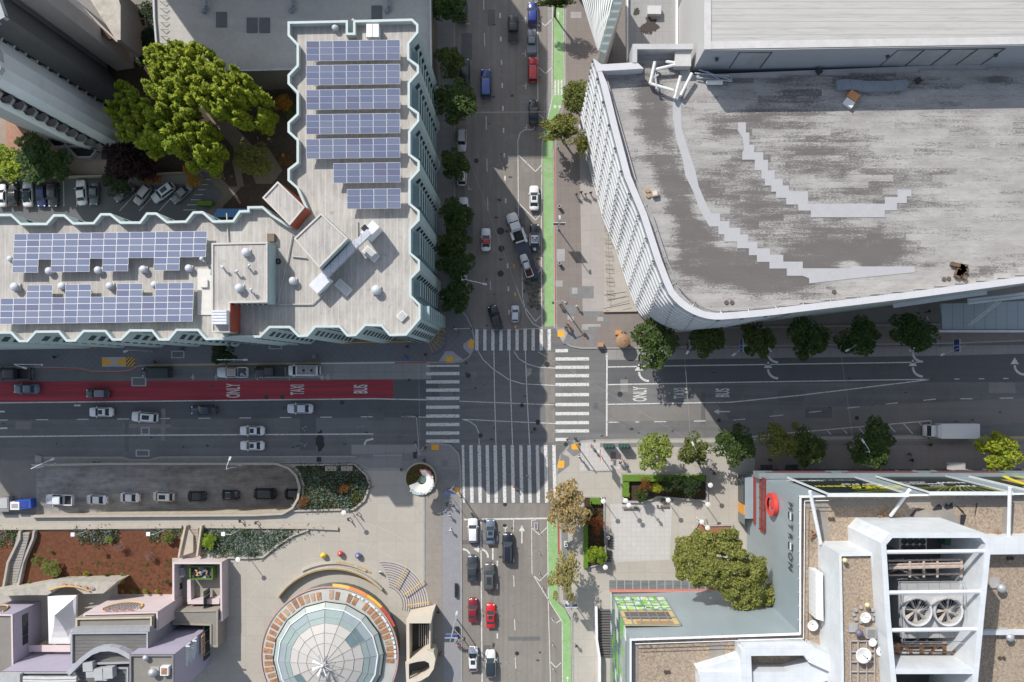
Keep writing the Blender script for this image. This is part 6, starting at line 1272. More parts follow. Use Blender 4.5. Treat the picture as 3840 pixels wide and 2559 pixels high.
tn = thing('white_canopy', 'white pyramid marquee with a single off-centre peak', 'canopy', W(232, 2310, 0), world=True)
q = Q([(420,812),(672,806),(660,1130),(618,1230),(430,1230)]); pk = W(*Q([(480,978)])[0], 7.5); P = [W(*p, 4.2) for p in q]; m = MB()
for i in range(5):
    a, b = P[i], P[(i+1) % 5]; K = 5
    for k in range(K):
        f0, f1 = k/K, (k+1)/K; g0, g1 = f0**1.6, f1**1.6
        def pt(e, f, g): v = e.lerp(pk, f); v.z = e.z+(pk.z-e.z)*g; return v
        m.quad(pt(a, f0, g0), pt(b, f0, g0), pt(b, f1, g1), pt(a, f1, g1))
    m.quad((a.x, a.y, 3.6), (b.x, b.y, 3.6), b, a)
m.build('canopy_fabric', plain('fabric_white', (.74, .74, .73), .7, var=.03), tn); m = MB(); [m.bar((p.x, p.y, .1), (p.x, p.y, 4), .07) for p in P]; m.build('pole', STEEL, tn)
tr = thing('garden_terrace', 'weathered concrete terrace with an arched yellow-edged recess above the marquee', 'terrace', W(260, 2210, 0), world=True)
T1 = Q([(440,690),(1040,675),(910,785),(740,790),(640,725),(540,722),(420,800),(250,800),(-100,810),(-100,770),(130,750),(400,700)])
MB().prism(PP(T1, 4.5), .1, 4.5).build('terrace_slab', plain('terrace_mottled', (.38, .36, .31), .85, var=.3, scale=.8), tr)
m = MB(); m.tube([W(*p, 4.8) for p in Q([(430,760),(500,735),(580,722),(660,725),(740,745),(790,765)])], .14); m.build('arch_edge', YT, tr)
m = MB(); 
for k in range(5): x, y = 535+k*62, 705+k*9; m.sheet(ccw(PP(Q([(x, y), (x+35, y-18), (x+50, y+8), (x+18, y+16)]), 4.8)), 4.8)
m.build('sunshade', plain('shade_mauve', 0), tr)
MB().prism(PP(Q([(345,1230),(620,1225),(615,1300),(345,1310)]), 2.5), .1, 2.5).build('planter_box', plain('planter_cream', (.5, .44, .38), .8), tr)
MB().box(W(*Q([(490, 1238)])[0], 2.7), (5.8, .5, .3)).build('timber_edge', YT, tr)
# mulched slope, hedges, beds (stuff = plants nobody could count)
MUL = N('red_mulch'); f_ = MUL.noise(MUL.pos(), 1.6, 7, .78); g_ = MUL.noise(MUL.pos(), .25, 4); MUL = MUL.fin(MUL.mix(MUL.ramp(f_, .36, .64), MUL.mix(g_, (.062, .021, .010), (.10, .032, .014)), (.155, .058, .026)), .95)
bed1 = tag(MB().sheet(ccw(PP(Q([(110,230),(1600,225),(1570,470),(1520,470),(1520,790),(1040,790),(1040,680),(440,690),(250,760),(200,740)]))), .14).build('mulch_bed', MUL), kind='structure')
tag(MB().sheet(ccw(PP([(-200,1990),(70,1990),(20,2200),(-200,2210)])), .14).build('mulch_bed', MUL), kind='structure')
for q, h in ((Q([(-300,210),(1600,190),(1600,215),(-300,235)]), .5), (Q([(1775,190),(2351+2235*0+450,192),(2351+400,205),(1775,218)]), .5)):
    pass
kb = thing('garden_wall', 'long low concrete edging wall between the walkway and the mulched bed', 'wall', W(300, 1985, 0), world=True)
bent('wall_segment', [(-200,1985),(678,1977)], .55, .5, .1, plain('parapet_concrete', 0), kb); bent('wall_segment', [(755,1976),(1160,1979),(1265,1984)], .55, .55, .1, plain('parapet_concrete', 0), kb)
bent('wall_segment', [(1155,1988),(1100,2008),(1040,2045),(985,2090),(925,2094),(855,2092)], .5, .35, .1, plain('parapet_concrete', 0), kb)
st1 = thing('garden_stairs', 'grey garden stairs with side walls running down from the walkway at the far left', 'stairs', W(90, 2080, 0), world=True)
m = MB()
for k in range(18): f0 = k/18; x = 98-f0*55; y = 1995+f0*190; m.prism(PP([(x-22, y), (x+22, y), (x+22-3, y+9), (x-25, y+9)]), .1, .75-.03*k)
m.build('tread', plain('tread_grey', (.3, .28, .255), .85), st1)
bent('side_wall', [(73,1993),(72,2020),(28,2110),(12,2200)], 1.1, .4, .1, plain('stair_wall', (.37, .34, .31), .85), st1); bent('side_wall', [(126,1993),(122,2020),(85,2110),(66,2200)], 1.1, .4, .1, plain('stair_wall', 0), st1); bent('handrail', [(106,2015),(55,2195)], 1.3, .07, 1.2, STEEL, st1)
st2 = thing('garden_stairs', 'narrow stairs between cream walls beside the pink yard', 'stairs', W(715, 2030, 0), world=True)
m = MB(); [m.prism(PP([(700, 1978+k*5.6), (750-k*.4, 1978+k*5.6), (750-k*.4, 1982+k*5.6), (702+k*.6, 1982+k*5.6)]), .1, .8-.03*k) for k in range(18)]; m.build('tread', plain('tread_tan', (.4, .35, .29), .85), st2)
MB().prism(PP(Q([(1630,195),(1650,200),(1700,270),(1700,425),(1590,460),(1575,460)]), 1.2), .1, 1.1).build('landing', plain('cream_landing', (.42, .37, .3), .85), st2)
bent('side_wall', [(694,1974),(670,2086)], 1.6, .35, .1, TANW, st2); bent('side_wall', [(753,1974),(738,2086)], 1.6, .35, .1, TANW, st2)
# ================= vegetation =================
LG = leafmat('leaf_green', (.032, .066, .018), (.105, .155, .035)); LY = leafmat('leaf_yellow_green', (.05, .13, .014), (.50, .55, .045)); LD = leafmat('leaf_dark', (.025, .045, .016), (.06, .09, .03)); LO = leafmat('leaf_olive', (.12, .14, .035), (.24, .25, .06)); LA = leafmat('leaf_autumn', (.27, .25, .12), (.50, .38, .13)); LB = leafmat('leaf_bright', (.14, .22, .04), (.34, .40, .09)); LPN = leafmat('leaf_pine', (.14, .16, .04), (.40, .39, .10)); LP_ = leafmat('leaf_purple', (.018, .010, .010), (.04, .018, .015)); LGO = leafmat('leaf_gold', (.30, .17, .015), (.5, .30, .03)); LH = leafmat('leaf_hedge', (.15, .29, .015), (.28, .44, .04)); LBG = leafmat('leaf_blue_grey', (.11, .16, .13), (.27, .33, .29)); LPK = leafmat('leaf_pink', (.22, .12, .10), (.36, .22, .17)); LR = leafmat('leaf_rust', (.15, .06, .015), (.28, .13, .03)); LDG = leafmat('leaf_mulch_green', (.05, .08, .015), (.13, .17, .03))
BARK = plain('bark', (.09, .065, .045), .9, var=.3, scale=3)
def leaves(pts, sz, seed, flat=.5, name='crown'):
    rg = np.random.default_rng(seed); n = len(pts); c = np.asarray(pts)
    th = rg.uniform(0, 2*np.pi, n); tl = rg.normal(0, flat, n); ph = rg.uniform(0, 2*np.pi, n); s = sz*rg.uniform(.6, 1.35, n)
    u = np.stack([np.cos(th), np.sin(th), np.sin(tl)], 1); u /= np.linalg.norm(u, axis=1)[:, None]
    w = np.stack([-np.sin(th)*np.cos(ph*0+tl), np.cos(th)*np.cos(tl), np.sin(ph)*flat], 1); w /= np.linalg.norm(w, axis=1)[:, None]
    u *= s[:, None]; w *= (s*.62)[:, None]
    v = np.stack([c-u, c+w*.8-u*.1, c+u, c-w*.8+u*.1], 1).reshape(-1, 3); me = bpy.data.meshes.new(name)
    me.vertices.add(4*n); me.vertices.foreach_set('co', v.ravel().astype(np.float32)); me.loops.add(4*n); me.loops.foreach_set('vertex_index', np.arange(4*n, dtype=np.int32))
    me.polygons.add(n); me.polygons.foreach_set('loop_start', np.arange(0, 4*n, 4, dtype=np.int32)); me.update(); me.validate(); return me
def crownpts(rx, ry, rz, zc, n, clumps, seed, gap=.35, cs=.34):
    rg = np.random.default_rng(seed); C = rg.normal(size=(clumps, 3)); C /= np.linalg.norm(C, axis=1)[:, None]; C[:, 2] = np.abs(C[:, 2])*1.0-.25
    C *= rg.uniform(gap, .86, clumps)[:, None]; rad = rg.uniform(.6, 1.35, clumps)*cs
    k = rg.integers(0, clumps, n); d = rg.normal(size=(n, 3)); d /= np.linalg.norm(d, axis=1)[:, None]; d *= (rg.uniform(.35, 1, n)**.4)[:, None]
    p = C[k]+d*rad[k][:, None]; p *= np.array([rx, ry, rz]); p[:, 2] += zc; return p
def tree_mesh(rx, ry, rz, zc, n, clumps, seed, lm, sz, gap=.35, cs=.34, trunk=.22):
    cp = crownpts(rx, ry, rz, zc, n, clumps, seed, gap, cs); k_ = np.percentile(np.hypot(cp[:, 0]/rx, cp[:, 1]/ry), 96); cp[:, :2] /= k_; cr = leaves(cp, sz, seed); cr.materials.append(lm)
    r_ = random.Random(seed); m = MB(); zt = zc-rz*.25; m.bar((0, 0, 0), (r_.uniform(-.1, .1)*zc*.2, 0, zt), trunk, 8, 0, trunk*.65); base = Vector((0, 0, zt))
    for k in range(7):
        a = 2*math.pi*k/7+r_.uniform(-.3, .3); e = Vector((math.cos(a)*rx*.62, math.sin(a)*ry*.62, zc+rz*r_.uniform(0, .45))); mid = base.lerp(e, .5)+Vector((0, 0, .3)); m.bar(base-Vector((0, 0, r_.uniform(0, .8))), mid, trunk*.45, 5, 0, trunk*.28); m.bar(mid, e, trunk*.28, 5, 0, trunk*.08)
    return cr, m
def inpoly_px(n, pts, seed):
    rg = random.Random(seed); xs = [p[0] for p in pts]; ys = [p[1] for p in pts]; out = []
    while len(out) < n:
        x, y = rg.uniform(min(xs), max(xs)), rg.uniform(min(ys), max(ys))
        if inside(x, y, pts): out.append((x, y))
    return out
TK = {}
def tree(px, py, r, h, kind, label, group=None, name='street_tree', rx=None, ry=None, lean=True, seed=None, cat='tree', rz=None):
    """px,py,r: crown seen in the picture (its middle at height h*.7)"""
    spec = {'g': (LG, 3600, 46, .27, .1, .27), 'd': (LD, 1500, 16, .28, .3, .36), 'y': (LY, 3400, 44, .27, .1, .27), 'b': (LB, 2300, 34, .25, .25, .22), 'a': (LA, 2600, 44, .22, .15, .2), 'o': (LO, 2800, 40, .25, .15, .25), 'gd': (LGO, 900, 12, .24, .3, .38), 'r': (LR, 900, 12, .24, .3, .38), 'pu': (LP_, 2400, 20, .35, .2, .5), 'pk': (LPK, 900, 12, .22, .2, .45)}[kind]
    lm, n, cl, sz, gap, cs = spec; hc = h*.68; c = W(px, py, hc); s = (CAMH-hc)/FPX; rm = r*s
    v = (seed or 0) % 4; key = (kind, v)
    if key not in TK:
        cr, tm = tree_mesh(1, 1, .8, 1.75, n, cl, 31+v*7+len(kind)*3+ord(kind[0]), lm, sz/3.2, gap, cs, .065); tob = None; TK[key] = [cr, None, tm]
    cr, tme, tm = TK[key]; o = thing(name, label, cat, (c.x, c.y, 0), (seed or 0)*1.3, group)
    k = hc/1.75; o.scale = (rm*(rx or 1)*1.04*(1+.13*math.sin(px)), rm*(ry or 1)*1.04*(1+.13*math.cos(px)), k)
    if rz is not None: o.rotation_euler.z = rz
    link('crown', cr, o)
    if tme is None: to = tm.build('trunk', BARK, o); TK[key][1] = to.data
    else: link('trunk', tme, o)
    return o
NL = 'street trees left of the cross street'
T = [(1690,22,52,9,'g','tree at the top edge covering a dark parked car'),(1688,230,50,9,'g','round dark tree between the top edge tree and the large tree, left pavement'),(1715,398,68,10,'g','largest tree on the left pavement, beside the solar rows'),(1706,617,50,8.5,'g','tree over the white parked car, below the largest left-pavement tree'),(1716,812,46,9,'g','upper tree of the dark cluster near the corner, over a white car'),(1702,905,50,9,'g','second tree of the dark cluster on the left pavement'),(1697,992,52,9,'g','lowest tree of the dark touching cluster on the left pavement'),(1711,1112,50,8.5,'g','lone tree right above the rounded corner kerb of the left pavement')]
for i, (x, y, r, h, k, l) in enumerate(T): tree(x, y, r*1.14, h, k, l, NL, seed=i+1)
NR = 'street trees in front of the exhibition hall'
for i, (x, y, r, l) in enumerate(((2456,1282,84,'big bright-tipped tree right of the round brown kiosk'),(2655,1284,70,'second tree from the kiosk along the hall pavement'),(2843,1273,66,'third tree from the kiosk along the hall pavement'),(3035,1268,68,'fourth tree from the kiosk along the hall pavement'),(3223,1265,68,'fifth tree from the kiosk along the hall pavement'),(3414,1258,76,'large tree nearest the glass entrance canopy'))): tree(x, y, r, 10, 'g', l, NR, seed=i+2)
NS_ = 'street trees on the mall side pavement'
for i, (x, y, r, k, l) in enumerate(((2453,1694,66,'b','sparse bright tree nearest the dark green kiosks'),(2598,1686,62,'o','olive tree with an orange banner beside it'),(2763,1684,76,'g','dense dark tree at the corner of the mall pavement'),(2935,1660,66,'o','olive-topped tree overlapping a darker tree'),(3035,1680,58,'g','dark tree tucked behind the olive-topped tree'),(3275,1665,76,'g','dark tree beside the blue banner pole'),(3742,1689,76,'y','yellow-green tree at the far right by the truck'))): tree(x, y, r, 9.5, k, l, NS_, seed=i+1)
NB = 'street trees beside the green bike lane'
for i, (x, y, r, k, l, rx, ry) in enumerate(((2163,368,52,'o','upper olive tree against the louvred wall',1,1.1),(2108,482,74,'o','lower wide olive tree over the green bike lane',1.05,.8),(2185,540,44,'o','small olive tree part hidden by the louvred wall',.8,1),(2085,8,50,'g','green tree branch at the top edge over the bike lane',1.5,.3),(2128,1898,88,'a','large autumn-coloured tree over the white crosswalk end',1,1.08),(2122,2160,66,'a','yellow autumn tree beside the lower bike lane',.95,1.5))): tree(x, y, r, 9, k, l, NB, rx=rx, ry=ry, seed=i+1, rz=0)
tree(827,1333,52,8,'d','sparse dark tree over the rack truck on the shaded left pavement', rx=1.1, ry=.85, seed=2, rz=0)
# planted beds with single small trees
for i, (x, y, r, k, l) in enumerate(((2417,1818,32,'r','rust-coloured small tree in the hedged bed'),(2517,1815,36,'d','dark small tree in the middle of the hedged bed'),(2597,1822,38,'d','dark small tree at the right end of the hedged bed'),(2236,2082,34,'y','round yellow-green bush at the foot of the narrow bed'),(2232,1960,34,'r','rusty shrub in the narrow bed by the pale square'),(2406,1862,20,'g','little green shrub below the rust-coloured tree'),(2462,1830,20,'y','little yellow-green shrub between two bed trees'))): tree(x, y, r, 4, k, l, 'small trees in the mall beds', 'small_tree', seed=i)
# garden: big trees
def bigtree(px, py, rx, ry, h, n, label, lm, seed, rot=0, cl=60, sz=.42, cs=.2, name='tree', hc=.62):
    z = h*hc; c = W(px, py, z); s = (CAMH-z)/FPX; o = thing(name, label, 'tree', (c.x, c.y, 0), rot); cr, tm = tree_mesh(rx*s, ry*s, h*(1-hc)*1.15, z, n, cl, seed, lm, sz, .25, cs, .4)
    cr.materials.append(lm) if False else None; link('crown', cr, o); tm.build('trunk', BARK, o); return o
def polytree(poly, h, zc, hz, nc, per, cr, cz, sz, lm, label, seed, base, name='tree'):
    b = W(*base); o = thing(name, label, 'tree', (b.x, b.y, 0)); rg = np.random.default_rng(seed); P = []; cx = sum(p[0] for p in poly)/len(poly); cy = sum(p[1] for p in poly)/len(poly)
    rmx = max(math.hypot(p[0]-cx, p[1]-cy) for p in poly)
    for x, y in inpoly_px(nc, poly, seed):
        t = min(1, math.hypot(x-cx, y-cy)/rmx); z = zc+hz*(1-t*t)*rg.uniform(.6, 1.1)-rg.uniform(0, 1.5); c = W(x, y, z); k = rg.uniform(.65, 1.3); d = rg.normal(size=(per, 3)); d /= np.linalg.norm(d, axis=1)[:, None]; d *= (rg.uniform(.3, 1, per)**.5)[:, None]; u = (d[:, 2]+1)/2
        tap = np.clip(1.25-u*.9, .2, 1)[:, None] if cz > cr*1.3 else 1.0; q = d*np.array([cr*k, cr*k, cz*k]); q[:, :2] *= tap; q += np.array([c.x-b.x, c.y-b.y, c.z]); P.append(q)
    me = leaves(np.concatenate(P), sz, seed); me.materials.append(lm); link('crown', me, o); m = MB(); c = W(cx, cy, zc)-b; m.bar((0, 0, 0), (c.x*.3, c.y*.3, zc*.6), .45, 8, 0, .3)
    for x, y in inpoly_px(9, poly, seed+5): e = W(x, y, zc)-b; m.bar((c.x*.3, c.y*.3, zc*.55), e, .18, 6, 0, .05)
    m.build('trunk', BARK, o); return o
PA = [(560,195),(590,172),(640,180),(665,158),(700,172),(740,168),(790,200),(830,235),(880,255),(930,300),(985,340),(1012,400),(1000,455),(960,485),(900,470),(850,440),(800,430),(740,400),(690,370),(620,330),(575,300),(540,262)]
PB_ = [(415,400),(445,370),(455,305),(500,318),(560,315),(640,340),(700,380),(740,430),(800,470),(830,540),(850,600),(800,650),(720,640),(650,615),(560,580),(500,530),(445,520),(428,460)]
PC_ = [(2538,2090),(2556,2010),(2600,1985),(2650,1998),(2690,2015),(2740,1985),(2775,2010),(2790,2050),(2840,2080),(2872,2120),(2872,2170),(2897,2210),(2897,2262),(2862,2312),(2810,2300),(2760,2262),(2710,2220),(2650,2195),(2600,2185),(2550,2165)]
polytree(PA, 18, 11, 6, 230, 130, .85, 2.3, .36, LY, 'huge yellow-green tree leaning over the grey roof corner', 5, (880, 430))
polytree(PB_, 17, 9.5, 6, 200, 130, .85, 2.3, .36, LY, 'huge yellow-green tree left of and below the other big tree', 8, (740, 540))
polytree(PC_, 24, 16, 4.5, 210, 170, .95, .95, .23, LPN, 'large dense olive-green pine on the plaza by the grey mall', 13, (2640, 2060), 'pine_tree')
bigtree(490, 600, 95, 75, 7, 3500, 'dark purple-leaved tree in the shade above the car park', LP_, 3, 0, 30, .35, .3)
for i, (x, y, r, k, l, h) in enumerate(((955,604,62,'o','olive-brown tree in the sunlit garden path loop',6),(1068,390,34,'gd','golden shrub left of the teal parapet',3.5),(722,660,38,'gd','golden bush at the edge of the car park',4),(818,592,30,'pk','pinkish shrub, upper of two by the garden path',2.5),(815,648,26,'pk','pinkish shrub, lower of two by the garden path',2.5),(120,600,78,'g','leafy green tree beside the bare slope',6),(20,610,60,'y','yellow-green tree at the left edge above the car park',6),(215,622,50,'g','green tree at the end of the leafy row',5),(72,535,18,'g','small round bush on the bare slope',2),(1000,455,40,'y','small yellow-green tree right of the big trees',5),(545,140,45,'d','dark shrub in the gap beside the grey roof edge, upper',4),(560,60,45,'d','dark shrub in the gap beside the grey roof edge, topmost',4),(545,230,40,'d','dark shrub in the gap beside the grey roof edge, lowest',4),(1090,420,30,'g','green spiky plant by the teal block inner wall',3),(780,560,40,'g','leafy shrub at the foot of the big trees',3),(560,665,40,'r','reddish low tree at the top of the angled parking bays',4),(430,690,50,'d','dark low tree between the two groups of parked cars',5),(1075,600,25,'r','red-leaved shrub by the teal block wall',2.5))): tree(x, y, r, h, k, l, None, 'shrub' if h < 4.5 else 'tree', seed=i+1, cat='shrub' if h < 4.5 else 'tree')
def bedstuff(pts, n, sz, h, mats, seed, label, name='ground_cover', clump=.8, z0=.14, avoid=None):
    rg = np.random.default_rng(seed); per = 14
    for mi, lm in enumerate(mats):
        C = inpoly_px(n//len(mats), pts, seed+mi); P = []
        for x, y in C:
            w = W(x, y, .5); k = rg.normal(size=(per, 3))*np.array([clump*.5, clump*.5, h*.35]); k[:, 2] = np.abs(k[:, 2])+z0; k[:, :2] += np.array([w.x, w.y]); P.append(k)
        me = leaves(np.concatenate(P), sz, seed+mi, .6, name); me.materials.append(lm); tag(link(name, me), kind='stuff')
PLAN = [(1098,1750),(1325,1748),(1368,1785),(1380,1820),(1360,1872),(1322,1902),(1100,1908),(1128,1870),(1138,1825),(1125,1775)]
pe = thing('planter_kerb', 'rounded concrete kerb round the dense planting at the ramp end', 'planter', W(1240, 1820, 0), world=True)
ringwall('kerb_wall', pe, [(1090,1742),(1330,1739),(1376,1780),(1390,1820),(1368,1880),(1326,1914),(1090,1920),(1126,1880),(1136,1826),(1118,1772)], .1, .55, .35, plain('parapet_concrete', 0), plain('soil', 0), .3)
m = MB(); [m.box(W(1224+k*11+(16 if k > 3 else 0), 1758, .9), (.5, .9, .12)) for k in range(8)]; tag(m.build('stone_slab', plain('tan_slab', (.36, .31, .25), .8)), 'row of tan stone slabs at the top of the ramp planting', 'stepping stones')
bedstuff(PLAN, 330, .2, .9, [LBG, LG, LBG, LD, LDG], 3, '', clump=.9, z0=.35)
for x, y in ((1138,1885),(1290,1836)): tree(x, y, 20, 2, 'r', 'orange-tinted shrub in the ramp planting' + (', lower left' if x < 1200 else ', centre right'), None, 'shrub', seed=2, cat='shrub')
bedstuff([(1240+0,1988),(1155,1990),(1100,2010),(1040,2046),(985,2088),(760,2086),(758,1986)], 380, .2, .8, [LBG, LG, LBG, LD, LBG], 17, '', clump=.9)
bedstuff(Q([(590,225),(1030,225),(1010,330),(830,350),(700,330)]), 70, .2, .8, [LBG, LD], 21, '', clump=1.0); bedstuff(Q([(1290,225),(1590,225),(1580,290),(1420,330),(1300,290)]), 40, .2, .7, [LBG, LDG], 23, '', clump=.9)
bedstuff([(-60,1992),(66,1992),(50,2040),(-60,2050)], 50, .2, .8, [LBG, LDG], 25, '', clump=.9)
m_ = Q([(300,520),(1500,500),(1500,770),(1050,770),(1040,660),(560,650)]); bedstuff(m_, 110, .09, .25, [LDG], 27, '', 'seedlings', clump=.28)
SH = []
for i, (x, y, r, k) in enumerate(((455,565,42,'o'),(325,490,22,'o'),(758,610,14,'y'),(755,660,11,'y'),(680,660,12,'y'),(615,655,11,'g'),(945,630,12,'g'),(890,655,11,'g'),(820,655,10,'y'),(1080,625,13,'b'),(1078,680,13,'y'),(1470,685,14,'g'),(1185,768,13,'y'),(1285,768,12,'y'),(1380,768,10,'y'),(1083,770,10,'y'),(260,685,10,'y'),(435,405,11,'b'),(1045,385,26,'pk'),(1320,465,22,'pk'),(960,310,20,'b'),(1840,320,34,'y'),(1480,290,25,'o'),(560,660,16,'d'))):
    q = Q([(x, y)])[0]; SH.append((k, q[0], q[1], x, y, r))
OR_ = ['first', 'second', 'third', 'fourth', 'fifth', 'sixth', 'seventh', 'eighth', 'ninth', 'tenth', 'eleventh']
for k0 in sorted({a[0] for a in SH}):
    for i, (k, qx, qy, x, y, r) in enumerate(sorted(a for a in SH if a[0] == k0)):
        tree(qx, qy, r/2.351*2.0 if r > 20 else r/2.351*1.5, 1.2 if r < 20 else 2, k, {'o': 'olive', 'y': 'yellow-green', 'g': 'green', 'b': 'pale lime', 'd': 'dark', 'pk': 'dry pinkish-brown'}[k]+f' shrub in the mulched garden, {OR_[i]} of its colour from the left', 'shrubs in the mulched garden', 'shrub', seed=i, cat='shrub')
# hedged bed on the plaza
hb_ = thing('hedge_planter', 'rectangular planter with a clipped bright green hedge and dark bark soil', 'planter', W(2490, 1830, 0), world=True)
ringwall('planter_wall', hb_, [(2328,1774),(2655,1776),(2655,1884),(2590,1880),(2470,1868),(2420,1888),(2330,1886)], .1, .55, .4, LTP, plain('bark_soil', (.055, .032, .022), .95, var=.4, scale=3), .35)
def hedge(name, label, x0, y0, x1, y1, h, lm, seed, n=None):
    a, b = W(x0, y0, h), W(x1, y1, h); n = n or int(abs(a.x-b.x)*abs(a.y-b.y)*55)+150; rg = np.random.default_rng(seed)
    p = np.stack([rg.uniform(a.x, b.x, n), rg.uniform(b.y, a.y, n), np.where(rg.random(n) < .7, h-rg.random(n)*.12, rg.uniform(.3, h, n))], 1); me = leaves(p, .13, seed, .6, name); me.materials.append(lm); me.materials.append(lm); o = link(name, me); tag(o, label, 'hedge')
    m = MB().box(((a.x+b.x)/2, (a.y+b.y)/2, (h-.1+.2)/2+.1), (abs(a.x-b.x)-.15, abs(a.y-b.y)-.15, h-.3)); m.build('hedge_core', plain('hedge_core', (.10, .19, .02), .9), o); return o
hedge('hedge', 'long bright green clipped hedge along the top of the planter', 2334, 1781, 2646, 1807, 1.3, LH, 1); hedge('hedge', 'short clipped hedge down the left side of the planter', 2334, 1808, 2360, 1865, 1.2, LH, 2)
hedge('hedge', 'long narrow clipped hedge beside the pavement in the narrow bed', 2188, 1960, 2206, 2132, 1.2, LH, 3); hedge('hedge', 'short clipped hedge at the top of the narrow bed', 2212, 1868, 2254, 1892, 1.2, LH, 4)
nb2 = thing('narrow_planter', 'narrow dark planting bed between pavement and pale paved square', 'planter', W(2240, 2000, 0), world=True)
ringwall('planter_wall', nb2, [(2186,1862),(2268,1862),(2268,1960),(2276,2118),(2188,2134)], .1, .4, .25, LTP, plain('bark_soil', 0), .25)
bedstuff([(2210,1895),(2255,1895),(2265,2110),(2210,2115)], 60, .16, .6, [LD, LG, LR], 31, '', clump=.7, z0=.25); bedstuff([(2340,1815),(2645,1812),(2645,1875),(2345,1880)], 70, .16, .5, [LD, LG, LDG], 37, '', clump=.6, z0=.3)
pp = thing('corner_planter', 'L-shaped pale-walled planter of red-brown soil at the pine tree', 'planter', W(2690, 1990, 0), world=True)
ringwall('planter_wall', pp, [(2618,1955),(2648,1945),(2652,1968),(2750,1966),(2752,2045),(2640,2030),(2600,1990)], .1, .6, .35, LTP, plain('red_soil', (.26, .12, .06), .95, var=.3, scale=3), .4)
for x0, y0, x1, y1, l in ((817,758,868,775,'clipped hedge by the hatched parking bay'),(745,740,800,775,'low hedge beside the hatched parking bay')): pass
o = hedge('hedge', 'clipped hedge by the hatched parking bay', 735, 752, 795, 772, 1.3, LDG, 6)
# blue shed roof
c0 = W(845, 795, 3); sh = thing('blue_roof_shed', 'small shed with a ribbed blue roof against the teal block', 'shed', (c0.x, c0.y, 0), world=True)
MB().prism(PP([(815,783),(925,783),(925,815),(795,815)], 3), 0, 3.0, 0, 1).build('roof', [BLACKM, striped('blue_ribbed', (.05, .15, .32), .55, 'x', .12, .6, .05)], sh); MB().prism(PP([(812,785),(922,785),(922,812),(800,812)], 2.9), 0, 2.9).build('wall', plain('shed_wall', (.2, .2, .2), .8), sh)
fn = thing('fence', 'wooden fence along the top of the car park', 'fence', W(300, 657, 0), world=True); bent('fence_panel', [(-100,668),(385,658),(392,690)], 1.8, .12, 0, plain('fence_tan', (.3, .25, .18), .8), fn); bent('fence_panel', [(560,650),(690,646)], 1.8, .12, 0, plain('fence_tan', 0), fn)
# sculpture planter on the corner
c = W(1577, 1795, .6); sp = thing('round_planter', 'round concrete planter of reddish ground cover on the corner plaza', 'planter', (c.x, c.y, .1)); RR = 61*(CAMH-.6)/FPX
MB().lathe((0, 0, 0), [(RR, 0), (RR, .55), (RR-.33, .55), (RR-.33, .3)], 40).build('rim', plain('parapet_concrete', 0), sp); MB().lathe((0, 0, .32), [(.01, .05), (RR-.33, 0)], 30).build('soil', plain('bark_soil', 0), sp)
rg = np.random.default_rng(5); a = rg.uniform(0, 6.28, 2200); r = np.sqrt(rg.random(2200))*(RR-.4); me = leaves(np.stack([r*np.cos(a), r*np.sin(a), .4+rg.random(2200)*.25], 1), .13, 5, .6); me.materials.append(leafmat('leaf_reddish', (.13, .15, .04), (.30, .18, .07))); tag(link('ground_planting', me, sp), kind='stuff')
c = W(1580, 1805, 4.5); sc = thing('flower_sculpture', 'fan-shaped white flower sculpture with pink tips on the round planter', 'sculpture', (c.x, c.y, 0)); m = MB(); K = 22
for k in range(K):   # helical fan of white blades
    a = R(100-250*k/(K-1)); a2 = R(100-250*(k+1)/(K-1)); z = 3.4+1.6*k/K; ri, ro = .75, 1.9+.5*k/K
    m.quad((ri*math.cos(a), ri*math.sin(a), z-1.2), (ro*math.cos(a), ro*math.sin(a), z), (ro*math.cos(a2), ro*math.sin(a2), z+.07), (ri*math.cos(a2), ri*math.sin(a2), z-1.13))
m.build('fan_blade', plain('petal_white', (.70, .70, .64), .5), sc)
for nm, lo_, hi_, mt in (('pink_flower', 0, .35, plain('flower_pink', (.6, .3, .34), .6, var=.4, scale=4)), ('white_flower', .3, .75, plain('flower_white', (.68, .68, .64), .6)), ('blue_flower', .72, 1, plain('flower_blue', (.45, .55, .58), .6, var=.3, scale=5))):
    m = MB(); rr_ = random.Random(7)
    for k in range(46): f = rr_.uniform(lo_, hi_); a = R(100-250*f); z = 3.5+1.6*f; ro = 1.8+.5*f+rr_.uniform(-.15, .35); m.lathe((ro*math.cos(a), ro*math.sin(a), z), [(.01, .12), (.14, .16), (.02, 0)], 5)
    m.build(nm, mt, sc)
m = MB(); m.lathe((0, 0, 0), [(.25, 0), (.35, 2.2), (.72, 2.3), (.7, 2.4), (.01, 2.42)], 16); m.build('stem', plain('sculpture_green', (.12, .18, .15), .5), sc); m = MB(); m.quad((-.2, .9, 2.6), (-1.5, -.7, 3.4), (-.9, -1.0, 2.5), (.1, 0, 2.4)); m.build('leaf', plain('sculpture_green', 0), sc)
